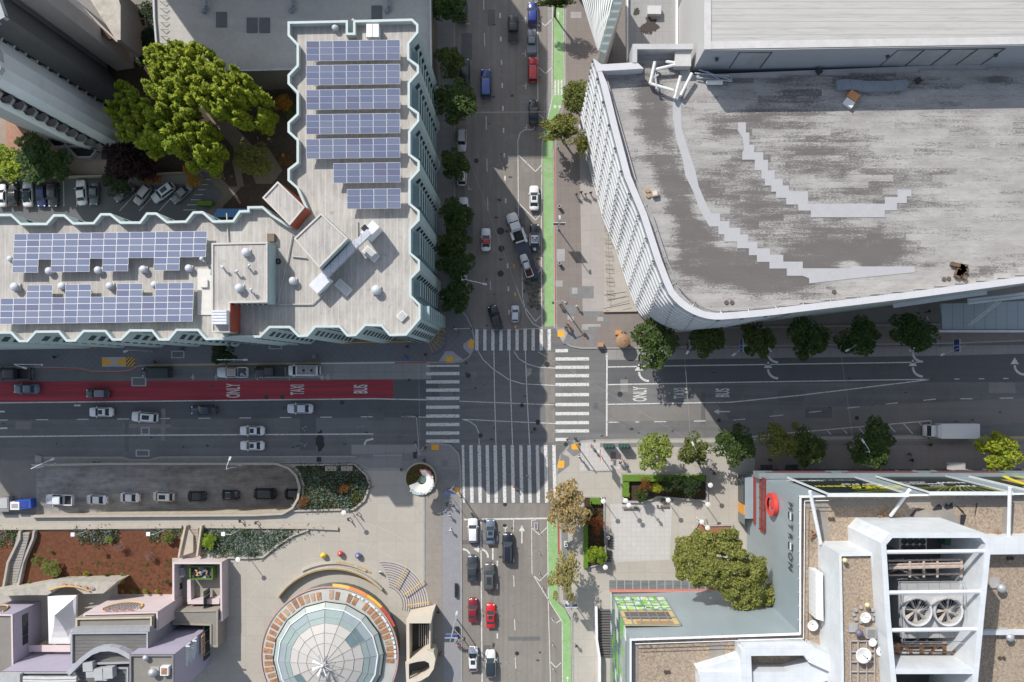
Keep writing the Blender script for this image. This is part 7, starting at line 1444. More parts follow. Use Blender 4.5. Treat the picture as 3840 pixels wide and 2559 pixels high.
# ================= vehicles (front towards +X) =================
HLM = plain('headlight_lens', (.75, .77, .78), .15); TLM = plain('taillight_lens', (.35, .02, .02), .25); TRIMM = plain('car_trim', (.03, .03, .033), .5); CHR = plain('chrome', (.5, .5, .52), .2, .8)
SPEC = {  # L, W, H, belt, hood z, tail z, wind-base x, roof-front x, roof-rear x, rearglass-base x
 'sedan': (4.75, 1.84, 1.42, .96, .92, .98, .98, .28, -1.02, -1.72), 'hatch': (4.3, 1.80, 1.46, .98, .95, .95, .95, .25, -1.45, -1.98),
 'suv': (4.85, 1.93, 1.70, 1.08, 1.06, 1.05, 1.02, .42, -1.95, -2.28), 'wagon': (5.2, 1.95, 1.78, 1.12, 1.1, 1.08, 1.1, .5, -2.2, -2.48), 'van': (5.6, 2.0, 2.1, 1.3, 1.15, 1.3, 1.9, 1.15, -2.55, -2.72), 'coupe': (4.4, 1.86, 1.28, .90, .88, .95, .72, .0, -.8, -1.7)}
def loft(st, closed=True):
    """st: list of (x, halfwidth, zbottom, ztop)"""
    m = MB(); n = 9
    def sec(x, w, zb, zt):
        hp = [(w*.93, zb), (w, zb+(zt-zb)*.35), (w*.985, zb+(zt-zb)*.78), (w*.84, zt-.01), (0, zt+.035)]
        return [(x, y, z) for y, z in hp]+[(x, -y, z) for y, z in hp[:4][::-1]]
    vs = [p for s in st for p in sec(*s)]; fs = []
    for i in range(len(st)-1):
        for j in range(n-1): a = i*n+j; fs.append((a, a+n, a+n+1, a+1))
        fs.append((i*n+n-1, (i+1)*n+n-1, (i+1)*n, i*n))
    fs += [tuple(range(n)), tuple(range((len(st)-1)*n, len(st)*n))[::-1]]; return m.add(vs, fs)
def ins(a, b, c, d, k, off, kk=None):
    """inset quad abcd by k along and push along its normal"""
    a, b, c, d = map(Vector, (a, b, c, d)); ce = (a+b+c+d)/4; nn = (c-a).cross(d-b).normalized(); nn = nn if nn.dot(ce-Vector((ce.x*.3, 0, .6))) > 0 else -nn
    return [p+(ce-p)*k+nn*off for p in (a, b, c, d)]
def wheels(t, L, Wd, r=.33, xs=None):
    xs = xs or (L*.31, -L*.30)
    for x in xs:
        for sy in (1, -1):
            w = MB(); y = sy*(Wd/2-.11); w.bar((x, y-.11, r), (x, y+.11, r), r, 18); o = w.build('wheel', TYRE, t); MB().bar((x, y+sy*.08, r), (x, y+sy*.125, r), r*.62, 12).build('rim', RIM, o)
def greenhouse(t, B, T, zb, H, body, glassm=None, roofm=None):
    (xf0, xr0, w0), (xf1, xr1, w1) = B, T; g = glassm or GLS
    b = [(xf0, w0, zb), (xf0-.06, -w0, zb) if False else (xf0, -w0, zb), (xr0, -w0, zb), (xr0, w0, zb)]; u = [(xf1, w1, H-.05), (xf1, -w1, H-.05), (xr1, -w1, H-.07), (xr1, w1, H-.07)]
    xm = (xf1+xr1)/2; m = MB(); m.add(b+u, [(0, 1, 5, 4), (1, 2, 6, 5), (2, 3, 7, 6), (3, 0, 4, 7)]); m.build('cabin_pillars', body, t)
    R_ = MB(); st = [(xr1-.04, w1*.94, H-.11, H-.06), (xr1+.15, w1, H-.10, H-.02), (xm, w1*1.01, H-.10, H), (xf1-.15, w1, H-.10, H-.02), (xf1+.03, w1*.94, H-.11, H-.05)]; loft(st); o = loft(st).build('roof', roofm or body, t, True)
    MB().quad(*ins(b[0], b[1], u[1], u[0], .09, .02)).build('windshield', g, t); MB().quad(*ins(b[2], b[3], u[3], u[2], .11, .02)).build('rear_window', g, t)
    MB().quad(*ins(b[1], b[2], u[2], u[1], .1, .02)).build('side_window', g, t); MB().quad(*ins(b[3], b[0], u[0], u[3], .1, .02)).build('side_window', g, t)
    return o
def lights(t, L, Wd, zh, zt):
    for sy in (1, -1):
        MB().box((L/2-.25, sy*(Wd/2-.33), zh-.17), (.22, .24, .1), sy*-.45).build('headlight', HLM, t); MB().box((-L/2+.08, sy*(Wd/2-.22), zt-.14), (.16, .30, .16), sy*.25).build('taillight', TLM, t)
def mirrors(t, x, Wd, z, body):
    for sy in (1, -1): MB().box((x, sy*(Wd/2+.08), z), (.14, .22, .15), sy*.2).build('mirror', body, t)
def make_car(kind, body, roofm=None, sun=False, rails=False, glassm=None, blackroof=False, name='parked_car'):
    L, Wd, H, zb, zh, zt, x0, x1, x2, x3 = SPEC[kind]; w = Wd/2; t = thing(name, 'x', 'car')
    st = [(-L/2, w*.74, .42, zt-.16), (-L/2+.10, w*.88, .34, zt-.05), (-L/2+.38, w*.97, .27, zt), (x3, w, .24, zt+.01), (0, w, .22, zb), (x0, w, .24, zh+.02), (L/2-.75, w*.98, .26, zh-.03), (L/2-.36, w*.93, .27, zh-.10), (L/2-.12, w*.82, .32, zh-.20), (L/2, w*.62, .40, zh-.32)]
    loft(st).build('body', body, t, True)
    greenhouse(t, (x0, x3, w*.88), (x1, x2, w*.75 if kind != 'van' else w*.84), zb-.04, H, body, glassm, roofm)
    if sun: MB().box(((x1+x2)/2+.22, 0, H+.03), (.75 if kind != 'suv' else 1.3, .82, .03)).build('sunroof', GLS, t)
    if rails:
        for sy in (1, -1): MB().box(((x1+x2)/2, sy*w*.63, H+.03), (abs(x1-x2)*.85, .05, .06)).build('roof_rail', CHR, t)
    wheels(t, L, Wd, .33 if kind in ('sedan', 'hatch', 'coupe') else .37); lights(t, L, Wd, zh, zt); mirrors(t, x0-.25, Wd, zb+.05, body)
    m = MB().box((L/2-.02, 0, .46), (.05, Wd*.5, .18)); m.build('grille', TRIMM, t)
    m = MB(); 
    for x in (x0-.05,): m.box((x+.02, 0, zh+.05), (.12, Wd*.74, .03))
    m.build('wiper_cowl', TRIMM, t); MB().box((-L/2-.005, 0, .62), (.02, .5, .13)).build('number_plate', LTP, t)
    return t
def make_pickup(body, bedm=None, cabl=1.0, cover=None, name='pickup_truck'):
    L, Wd, H = 5.7, 2.0, 1.85; w = Wd/2; t = thing(name, 'x', 'truck'); zb = 1.12
    loft([(-.95, w, .35, zb), (.9, w, .35, zb), (1.6, w, .35, 1.1), (2.2, w*.97, .35, 1.04), (2.6, w*.9, .38, .95), (2.85, w*.7, .45, .8)]).build('body', body, t, True)
    greenhouse(t, (1.15, -1.0, w*.88), (.6, -.85, w*.72), zb-.04, H, body)
    b = MB(); x0, x1 = -2.85, -1.0
    for sy in (1, -1): b.box(((x0+x1)/2, sy*(w-.08), .8), (x1-x0, .16, .75))
    b.box((x0+.05, 0, .8), (.1, Wd-.3, .72)); b.box((x1-.03, 0, .8), (.06, Wd-.3, .7)); b.box(((x0+x1)/2, 0, .5), (x1-x0, Wd-.1, .1)); b.build('bed', body, t)
    MB().box(((x0+x1)/2, 0, .58 if not cover else 1.19), (x1-x0-.15, Wd-.34 if not cover else Wd-.15, .04)).build('bed_liner' if not cover else 'bed_cover', bedm or BLACKM, t)
    wheels(t, L, Wd, .39, (1.9, -1.85)); lights(t, L, Wd, 1.0, 1.1); mirrors(t, .95, Wd, 1.2, body); MB().box((2.82, 0, .62), (.08, Wd*.6, .3)).build('grille', CHR, t); MB().box((-2.92, 0, .5), (.14, Wd*.8, .14)).build('bumper', CHR, t)
    return t
CW = (.72, .72, .72); CB = (.012, .013, .015); CSL = (.42, .44, .46); CGR = (.085, .09, .10)
WTs = [paint(CW, .3), paint((.66, .67, .68), .3), paint((.72, .71, .69), .32)]
def put(t, label, px, py, ang, lpx, L0, z=0.0, cat=None, group=None, h=1.0):
    c = W(px, py, z+h); s = (CAMH-z-h)/FPX; t.location = (c.x, c.y, z+.003); t.rotation_euler.z = R(ang); k = lpx*s/L0; t.scale = (k, k**.5, k**.5); t['label'] = label
    if cat: t['category'] = cat
    if group: t['group'] = group
    return t
PUP, PDN = 90, 270; G4 = 'cars standing or driving on the cross street'; GM = 'cars on the shaded main street'; GR_ = 'cars queuing in the sunken ramp'; GP_ = 'cars in the shaded car park'
def C(kind, col, label, px, py, ang, lpx, group, z=0.0, name='car', **kw):
    t = make_car(kind, paint(col, kw.pop('rough', .28), kw.pop('metal', 0.0)), name=name, **kw); return put(t, label, px, py, ang, lpx, SPEC[kind][0], z, None, group)
C('sedan', (.02, .03, .045), 'dark blue car half under the top edge tree', 1733, 38, 90, 90, G4, name='parked_car'); C('suv', (.015, .018, .02), 'black SUV half hidden by the tree on the upper left kerb', 1742, 268, 90, 100, G4, name='parked_car')
C('suv', (.5, .5, .5), 'white SUV parked just below the largest left-pavement tree', 1731, 525, 270, 85, G4, name='parked_car', rails=True); C('hatch', CW, 'white hatchback parked with its middle under a tree', 1732, 650, 90, 92, G4, name='parked_car')
C('sedan', CW, 'white saloon parked above the dark tree cluster', 1737, 788, 90, 100, G4, name='parked_car'); C('van', (.6, .6, .6), 'white van mostly hidden by the dark tree cluster', 1733, 1030, 90, 100, G4, name='parked_van')
put(make_pickup(paint((.035, .037, .037), .3), cover=True), 'black pickup driving up the cross street at the top', 1924, 103, 90, 102, 5.7, 0, 'car', G4)
C('wagon', (.02, .04, .17), 'blue car with a pale rear roof driving up the cross street', 1822, 312, 90, 110, G4, roofm=paint((.06, .11, .33), .25)); C('hatch', (.015, .03, .22), 'bright blue hatchback parked first in the kerb row at the top', 1997, 50, 90, 90, G4, name='parked_car')
put(make_pickup(paint((.22, .24, .26), .25), cover=True, bedm=paint((.18, .2, .22), .3)), 'silver-grey pickup parked between a blue and a red vehicle', 1994, 153, 90, 92, 5.7, 0, 'car', G4)
C('wagon', (.48, .018, .015), 'red square-backed truck parked behind the silver pickup', 1998, 260, 90, 94, G4, name='parked_car', roofm=paint((.55, .05, .045), .35)); C('sedan', (.014, .015, .017), 'black saloon parked alone beside the zigzag bay', 2001, 421, 90, 97, G4, name='parked_car')
C('sedan', CW, 'white saloon parked in the zigzag bay above the patrol car', 2003, 742, 90, 94, G4, name='parked_car', sun=True)
t = C('coupe', CW, 'white car with a bright red roof on the cross street', 1822, 898, 90, 86, G4, roofm=paint((.5, .02, .02), .3)); 
C('sedan', (.016, .02, .022), 'black saloon turning at an angle onto the upper crosswalk', 1857, 1193, 106, 100, G4)
t = make_car('hatch', paint((.62, .64, .70), .3), name='parking_cart'); put(t, 'small white patrol cart beside the angled black saloon', 1932, 1177, 90, 64, 4.3, 0, 'patrol cart', G4)
# patrol car
pc = make_car('sedan', paint((.02, .021, .026), .3), paint(CW, .3), name='patrol_car'); L0 = 4.75
MB().box((-.1, .52, 1.50), (.18, .0, .01)); lb = MB().box((-.15, 0, 1.5), (.22, 1.15, .1)).build('light_bar', WMETAL, pc); MB().box((-.15, .38, 1.56), (.24, .38, .08)).build('red_lamp', plain('lamp_red', (.45, .02, .03), .3), pc); MB().box((-.15, -.38, 1.56), (.24, .38, .08)).build('blue_lamp', plain('lamp_blue', (.03, .1, .25), .3), pc)
for sy in (1, -1): MB().box((-.35, sy*.935, .72), (2.1, .03, .5)).build('door', paint(CW, .3), pc); MB().box((-.35, sy*.82, .99), (2.2, .1, .06)).build('door_sill', paint(CW, .3), pc)
text('roof_number', '1392', BLACKM, (-.62, 0, 1.455), (0, 0, R(-90)), .62, .62, pc, .004, .012); MB().lathe((-2.0, 0, 1.05), [(.001, .012), (.24, .012), (.26, 0)], 20).build('trunk_emblem', plain('emblem_blue', (.25, .5, .72), .4), pc)
put(pc, 'black and white patrol car with roof number and red and blue lights', 2005, 891, 90, 105, L0, 0, 'police car', G4)
# main street
put(make_pickup(paint((.02, .022, .026), .3)), 'dark pickup cut by the left picture edge on the kerb lane', 40, 1402, 180, 150, 5.7, 0, 'car', GM)
C('sedan', (.10, .14, .19), 'slate blue saloon in the red lane near the left edge', 96, 1459, 180, 97, GM); C('hatch', (.045, .05, .058), 'dark grey hatchback in the red lane', 363, 1476, 180, 88, GM, roofm=paint((.16, .17, .19), .3))
C('van', (.012, .022, .024), 'dark green-black van parked beside the kerb bulge', 587, 1397, 180, 112, GM, name='parked_van', roofm=striped('van_roof_ribs', (.016, .03, .03), .18, 'y', .12, 2.2, .1, .35))
lt = make_pickup(paint((.66, .66, .66), .3), plain('liner_grey', (.2, .2, .2), .7)); put(lt, 'white rack truck with ladders and clutter in its bed', 870, 1397, 180, 115, 5.7, 0, 'car', GM)
m = MB(); [m.box((.6-k*.32, 0, 1.98), (.07, 1.5, .05)) for k in range(6)]; [m.box((-.2, y, 2.0), (1.9, .06, .06)) for y in (-.7, -.2, .25, .7)]; m.build('ladder_rack', plain('rack_tan', (.4, .3, .25), .6), lt)
m = MB(); r_ = random.Random(5); [m.box((r_.uniform(-2.6, -1.3), r_.uniform(-.6, .6), .85), (.4, .3, .4), r_.uniform(0, 3), k % 3) for k in range(9)]; m.build('cargo', [WMETAL, plain('cargo_blue', (.1, .16, .3), .6), plain('cargo_tan', (.35, .25, .18), .7)], lt)
put(make_pickup(paint((.018, .022, .024), .3), plain('cover_dark', (.02, .028, .03), .6), cover=True), 'black pickup with ribbed bed cover parked between rack truck and white van', 1010, 1393, 180, 114, 5.7, 0, 'car', GM)
vn = C('van', CW, 'white camper van with black roof rack parked on the kerb lane', 1141, 1390, 180, 122, GM, name='parked_van'); m = MB(); [m.box((.9-k*.22, 0, 2.16), (.07, 1.35, .05)) for k in range(15)]; [m.box((-.7, y, 2.15), (3.4, .05, .06)) for y in (-.68, .68)]; m.box((-.2, 0, 2.2), (.4, .4, .1)); m.box((-1.5, 0, 2.2), (.4, .4, .1)); m.build('roof_rack', BLACKM, vn)
C('sedan', CW, 'white saloon beside the lone white dash, under the red lane', 377, 1546, 180, 92, GM, sun=True); C('suv', CW, 'white sunroof SUV straddling the lane dashes', 541, 1565, 176, 99, GM, sun=True); C('sedan', (.015, .03, .05), 'dark blue saloon alone in the lane under the red lane', 761, 1539, 180, 96, GM)
C('sedan', (.60, .62, .66), 'silver-white saloon nearest the crossing on the main street', 1124, 1533, 180, 98, GM); C('sedan', CW, 'white saloon on the long white line, upper of two side by side', 944, 1616, 180, 94, GM, sun=True); C('sedan', CW, 'white saloon by the kerb, lower of two side by side', 944, 1672, 180, 92, GM, sun=True)
# ramp
def rz_(px): return ramp_z(px)-.02
def Cr(kind, col, label, px, py, lpx, **kw): t = C(kind, col, label, px, py, 180, lpx, GR_, rz_(px), **kw); t.rotation_euler.y = -math.atan(8.0/48.5)*-1; return t
t = put(make_pickup(paint((.62, .64, .68), .28)), 'silver-white pickup with empty black bed, first in the ramp queue', 222, 1875, 180, 117, 5.7, rz_(222), 'car', GR_); t.rotation_euler.y = math.atan(8/48.5)
Cr('sedan', CW, 'white saloon behind the pickup in the ramp queue', 360, 1875, 94); Cr('sedan', CW, 'white saloon between two white cars in the ramp queue', 482, 1867, 94); Cr('suv', (.72, .71, .68), 'white SUV with dark glass roof in the sunlit part of the ramp', 609, 1863, 98, sun=True)
Cr('hatch', CB, 'black car right behind the white SUV in the ramp queue', 731, 1862, 92); Cr('sedan', (.018, .02, .022), 'black saloon with silver roof rails in the ramp queue', 854, 1857, 93, rails=True); Cr('suv', (.012, .013, .015), 'long black SUV, second last in the ramp queue', 983, 1852, 110); Cr('suv', (.014, .015, .017), 'black car entering from the tunnel mouth of the ramp', 1095, 1853, 98)
# lower cross street
C('suv', CW, 'white SUV first at the stop line, left lane', 1773, 1990, 90, 92, G4); C('sedan', (.12, .155, .20), 'blue-grey saloon first at the stop line, middle lane', 1839, 1996, 90, 95, G4, sun=True); C('wagon', (.010, .014, .022), 'big black SUV just behind the stop line, right lane', 1904, 2056, 90, 114, G4, rails=True)
C('sedan', (.035, .042, .052), 'dark slate saloon over the left turn arrow', 1771, 2134, 90, 102, G4); C('suv', (.09, .085, .085), 'brown-grey SUV with sunroof in the middle lane', 1835, 2164, 90, 104, G4, sun=True); C('sedan', (.20, .010, .018), 'dark red saloon in the left lane', 1773, 2290, 90, 91, G4); C('sedan', (.55, .012, .014), 'bright red saloon with a sunroof in the middle lane', 1840, 2311, 90, 91, G4, sun=True)
C('hatch', CW, 'white car with small sunroof at the bottom of the left lane', 1774, 2473, 90, 94, G4, sun=True); C('suv', CW, 'white car with an all-black glass roof at the bottom', 1839, 2490, 90, 103, G4, roofm=GLS)
# car park
for a in (('sedan', CW, 'white car cut by the left edge in the car park', 2, 731, 92, 88), ('sedan', (.012, .012, .013), 'black car right of the edge-cut white car in the car park', 46, 727, 90, 92), ('sedan', (.6, .61, .63), 'white car with dark roof among the dark cars in the car park', 100, 727, 92, 96), ('hatch', (.012, .025, .12), 'dark blue hatchback in the car park row', 153, 733, 270, 86), ('suv', (.045, .047, .048), 'dark grey SUV at the end of the crowded car park row', 196, 731, 270, 92), ('sedan', CW, 'bright white saloon reversed into a bay right of the empty one', 302, 721, 95, 96), ('sedan', (.075, .10, .095), 'grey-green saloon parked beside the bright white saloon', 349, 726, 268, 86)):
    if a[3] == 100: C(*a, GP_, name='parked_car', roofm=GLS)
    else: C(*a, GP_, name='parked_car')
for a in (('sedan', (.10, .11, .12), 'dark grey car, leftmost of the angled row', 462, 722, 217, 90), ('suv', (.38, .38, .38), 'dusty silver SUV, second of the angled row', 532, 730, 233, 84), ('suv', (.55, .57, .6), 'white SUV with sunroof, third of the angled row', 610, 722, 217, 98), ('sedan', (.16, .175, .18), 'grey-silver car, rightmost of the angled row', 677, 726, 222, 92)): C(*a, GP_, name='parked_car', sun='sunroof' in a[2])
# tow truck (rollback) with a white pickup on its bed
tw = thing('tow_truck', 'white-cabbed flatbed tow truck slewed across the lane', 'tow truck'); WTP = paint(CW, .3)
loft([(1.9, .98, .5, 1.5), (2.6, 1.0, .5, 1.5), (4.0, 1.0, .5, 1.5), (4.7, .95, .5, 1.4), (5.1, .7, .55, 1.25)]).build('body', WTP, tw, True)
greenhouse(tw, (3.6, 1.95, .95), (3.2, 2.05, .84), 1.45, 2.3, WTP)
m = MB().box((.3, 0, .75), (4.6, .9, .2)); [m.box((.6-k*.6, 0, .9), (.12, 1.0, .25)) for k in range(4)]; m.build('chassis', BLACKM, tw)
for y, l, xc in ((-1.0, 2.6, .9), (1.0, 1.4, 1.3)): MB().box((xc, y, .95), (l, .42, .55)).build('tool_box', WTP, tw)
fb = MB().box((-3.3, 0, 1.0), (6.6, 2.35, .22)).build('flatbed', paint((.012, .022, .045), .4), tw); 
for sy in (1, -1): m = MB(); [m.box((-1.8-k*1.5, sy*1.16, 1.15), (.9, .05, .06)) for k in range(3)]; m.build('marker_strip', plain('marker_red', (.6, .08, .04), .4), fb)
MB().box((-.05, 0, 1.35), (.22, 1.7, .6)).build('headboard', plain('headboard_white', (.6, .58, .55), .5), tw)
for x in (3.9, .3, -.6): 
    for sy in (1, -1): w_ = MB().bar((x, sy*.95-.15, .48), (x, sy*.95+.15, .48), .48, 16).build('wheel', TYRE, tw); MB().bar((x, sy*1.1-.02, .48), (x, sy*1.1+.02, .48), .28, 10).build('rim', RIM, w_)
lights(tw, 10.2, 2.0, 1.35, 1.3); mirrors(tw, 3.3, 2.2, 1.7, BLACKM)
A = W(1915, 800, 1.4); B = W(1998, 1045, 1.1); d = A-B; L_ = d.length; ang = math.atan2(d.y, d.x); tw.rotation_euler.z = ang; k = L_/11.7; dv = Vector((d.x, d.y, 0)).normalized(); o = Vector((A.x, A.y, 0))-dv*5.1*k; tw.location = (o.x, o.y, .01); tw.scale = (k,)*3
vk = make_pickup(paint((.6, .6, .62), .35), plain('liner_red', (.1, .03, .02), .7)); c = W(1974, 996, 2); vk.location = (c.x, c.y, 1.13*k); vk.rotation_euler.z = ang; vk.scale = (.78, .72, .8); vk['label'] = 'white pickup with an open dark bed carried on the tow truck flatbed'; vk['category'] = 'truck'
# box truck on the right
bt = thing('box_truck', 'white box truck parked at the kerb of the mall pavement', 'box truck')
MB().box((-1.7, 0, 2.2), (7.6, 2.5, 2.7)).build('cargo_box', striped('truck_box_white', (.66, .66, .67), .6, 'y', .04, .85, .04), bt); loft([(2.5, 1.05, .5, 2.0), (3.4, 1.08, .5, 2.0), (4.1, 1.05, .5, 1.5), (4.4, .9, .5, 1.2)]).build('body', WTP, bt, True); greenhouse(bt, (4.0, 2.5, 1.0), (3.5, 2.55, .95), 1.7, 2.6, WTP)
wheels(bt, 9, 2.3, .48, (3.4, -3.6)); lights(bt, 9.0, 2.2, 1.1, 1.0); mirrors(bt, 3.7, 2.4, 1.8, BLACKM); MB().box((-1.7, 0, .72), (7.4, 1.0, .2)).build('chassis', BLACKM, bt); MB().box((2.3, 0, 2.9), (.5, 2.2, .9)).build('box_nose', striped('truck_box_white', 0, 1) if False else WTP, bt)
A = W(3467, 1617, 1.5); B = W(3675, 1617, 3.4); L_ = B.x-A.x; c = (A+B)/2; k = L_/9.9; bt.rotation_euler.z = math.pi; bt.scale = (k, k*1.16, k); bt.location = (A.x+4.4*k, c.y, .01)
# blue crate machine at the ramp mouth, small things
c = W(68, 1896, 1.2); bm = thing('blue_container', 'blue container with a white printed front at the ramp mouth', 'container', (c.x, c.y, 0)); MB().box((1.2, .3, .9), (3.0, 1.7, 1.5), .08).build('body', plain('container_blue', (.02, .07, .35), .5), bm); MB().box((-.3, 0, .9), (1.7, 1.5, 1.7)).build('front_box', WMETAL, bm); MB().box((-.3, 0, 1.77), (1.2, .8, .03)).build('panel', plain('panel_tan', (.35, .3, .27), .7), bm); MB().box((1.3, .3, 1.68), (1.4, 1.2, .08), .08).build('lid', plain('lid_blue', (.02, .05, .25), .5), bm)
c = W(14, 1890, 1.0); gb = thing('grey_container', 'grey container at the left picture edge by the blue container', 'container', (c.x, c.y, 0)); MB().box((0, 0, .8), (2.6, 2.8, 1.5)).build('body', plain('container_grey', (.22, .22, .22), .7), gb); MB().box((.2, .2, 1.6), (1.8, 1.9, .1)).build('lid', plain('lid_light', (.4, .4, .39), .6), gb)
# ================= people =================
SKN = [plain('skin_light', (.45, .27, .19), .6), plain('skin_brown', (.22, .12, .075), .6)]; HRS = [plain('hair_dark', (.02, .014, .01), .7), plain('hair_brown', (.09, .045, .02), .7), plain('hair_grey', (.3, .28, .26), .7)]
def skinmesh(jo, ed, name):
    me = bpy.data.meshes.new(name); me.from_pydata([j[:3] for j in jo], ed, []); o = bpy.data.objects.new(name, me); COL.objects.link(o)
    o.modifiers.new('s', 'SKIN'); sv = me.skin_vertices[0].data if me.skin_vertices else None
    if sv is None:
        bm = bmesh.new(); bm.from_mesh(me); bm.verts.layers.skin.verify(); bm.to_mesh(me); bm.free(); sv = me.skin_vertices[0].data
    for i, j in enumerate(jo): sv[i].radius = (j[3], j[4] if len(j) > 4 else j[3]); sv[i].use_root = i == 0
    ss = o.modifiers.new('u', 'SUBSURF'); ss.levels = ss.render_levels = 1
    dg = bpy.context.evaluated_depsgraph_get(); out = bpy.data.meshes.new_from_object(o.evaluated_get(dg)); bpy.data.objects.remove(o); bpy.data.meshes.remove(me); out.name = name; return out
def pose(kind):
    st = .0 if kind == 'stand' else .26; s = kind == 'sit'
    J = [(0, 0, .95, .16, .12), (0, 0, 1.15, .15, .11), (.01, 0, 1.36, .19, .12), (.02, 0, 1.50, .06), (.04, 0, 1.60, .09, .10), (.05, 0, 1.70, .085, .095),
         (0, .1, .90, .10), (.42 if s else st, .12, .88 if s else .50, .065), ((.45 if s else st*.55), .12, .46 if s else .09, .045), ((.6 if s else st*.55+.16), .12, .42 if s else .05, .035),
         (0, -.1, .90, .10), (.42 if s else -st*.3, -.12, .88 if s else .50, .065), ((.45 if s else -st*1.25), -.12, .46 if s else .12, .045), ((.6 if s else -st*1.25+.15), -.12, .42 if s else .05, .035),
         (0, .21, 1.40, .07), (-.12 if not s else .08, .27, 1.13, .048), (-.06 if not s else .35, .27, .90 if not s else 1.0, .036), (-.02 if not s else .42, .27, .82 if not s else 1.0, .03, .045),
         (0, -.21, 1.40, .07), (.1, -.27, 1.13, .048), (.24 if not s else .35, -.26, .94 if not s else 1.0, .036), (.3 if not s else .42, -.26, .88 if not s else 1.0, .03, .045)]
    if s: J = [(x, y, z-.42 if False else z-.0, *r) for x, y, z, *r in J]
    E = [(0, 1), (1, 2), (2, 3), (3, 4), (4, 5), (0, 6), (6, 7), (7, 8), (8, 9), (0, 10), (10, 11), (11, 12), (12, 13), (2, 14), (14, 15), (15, 16), (16, 17), (2, 18), (18, 19), (19, 20), (20, 21)]; return J, E
BODY = {}
for kd in ('walk', 'stand', 'sit'):
    J, E = pose(kd); me = skinmesh(J, E, 'person'); me.materials.append(SKN[0]); V = [v.co.copy() for v in me.vertices]; NM = [v.normal.copy() for v in me.vertices]
    def sub(name, test, push):
        fs = [p for p in me.polygons if test(p.center)]; ids = sorted({i for p in fs for i in p.vertices}); mp = {i: k for k, i in enumerate(ids)}; m = bpy.data.meshes.new(name); m.from_pydata([V[i]+NM[i]*push for i in ids], [], [[mp[i] for i in p.vertices] for p in fs]); m.materials.append(SKN[0]); m.update(); return m
    sit = kd == 'sit'
    BODY[kd] = (me, sub('shirt', lambda c: .93 < c.z < 1.5 and not (c.z < 1.0 and abs(c.y) > .2) and not (sit and c.x > .25), .018), sub('trousers', lambda c: .1 < c.z < .97 and abs(c.y) < .23 or (sit and c.x > .15 and abs(c.y) < .2 and c.z < .97), .016), sub('hair', lambda c: c.z > 1.66 or (c.z > 1.56 and c.x < .0 and abs(c.y) < .12), .02))
def person(px, py, ang, shirt, trou, label, kd='walk', hair=0, skin=0, z=.15, group=None, s=1.0, h=1.2, drop=0.0):
    c = W(px, py, z+h); t = thing('person', label, 'person', (c.x, c.y, z-drop), R(ang), group); t.scale = (s,)*3
    for nm, me, mt in zip(('body', 'shirt', 'trousers', 'hair'), BODY[kd], (SKN[skin], plain('cloth%s' % (shirt,), shirt, .8), plain('cloth%s' % (trou,), trou, .8), HRS[hair])):
        o = link(nm, me, t); o.material_slots[0].link = 'OBJECT'; o.material_slots[0].material = mt
    return t
BK = (.02, .02, .022); WH = (.62, .62, .62); NV = (.03, .045, .09); GY = (.15, .15, .16); TN = (.3, .22, .15); BL = (.08, .16, .42); RD = (.35, .04, .04); OR = (.6, .22, .04); PKc = (.5, .25, .28); DN = (.07, .10, .17)
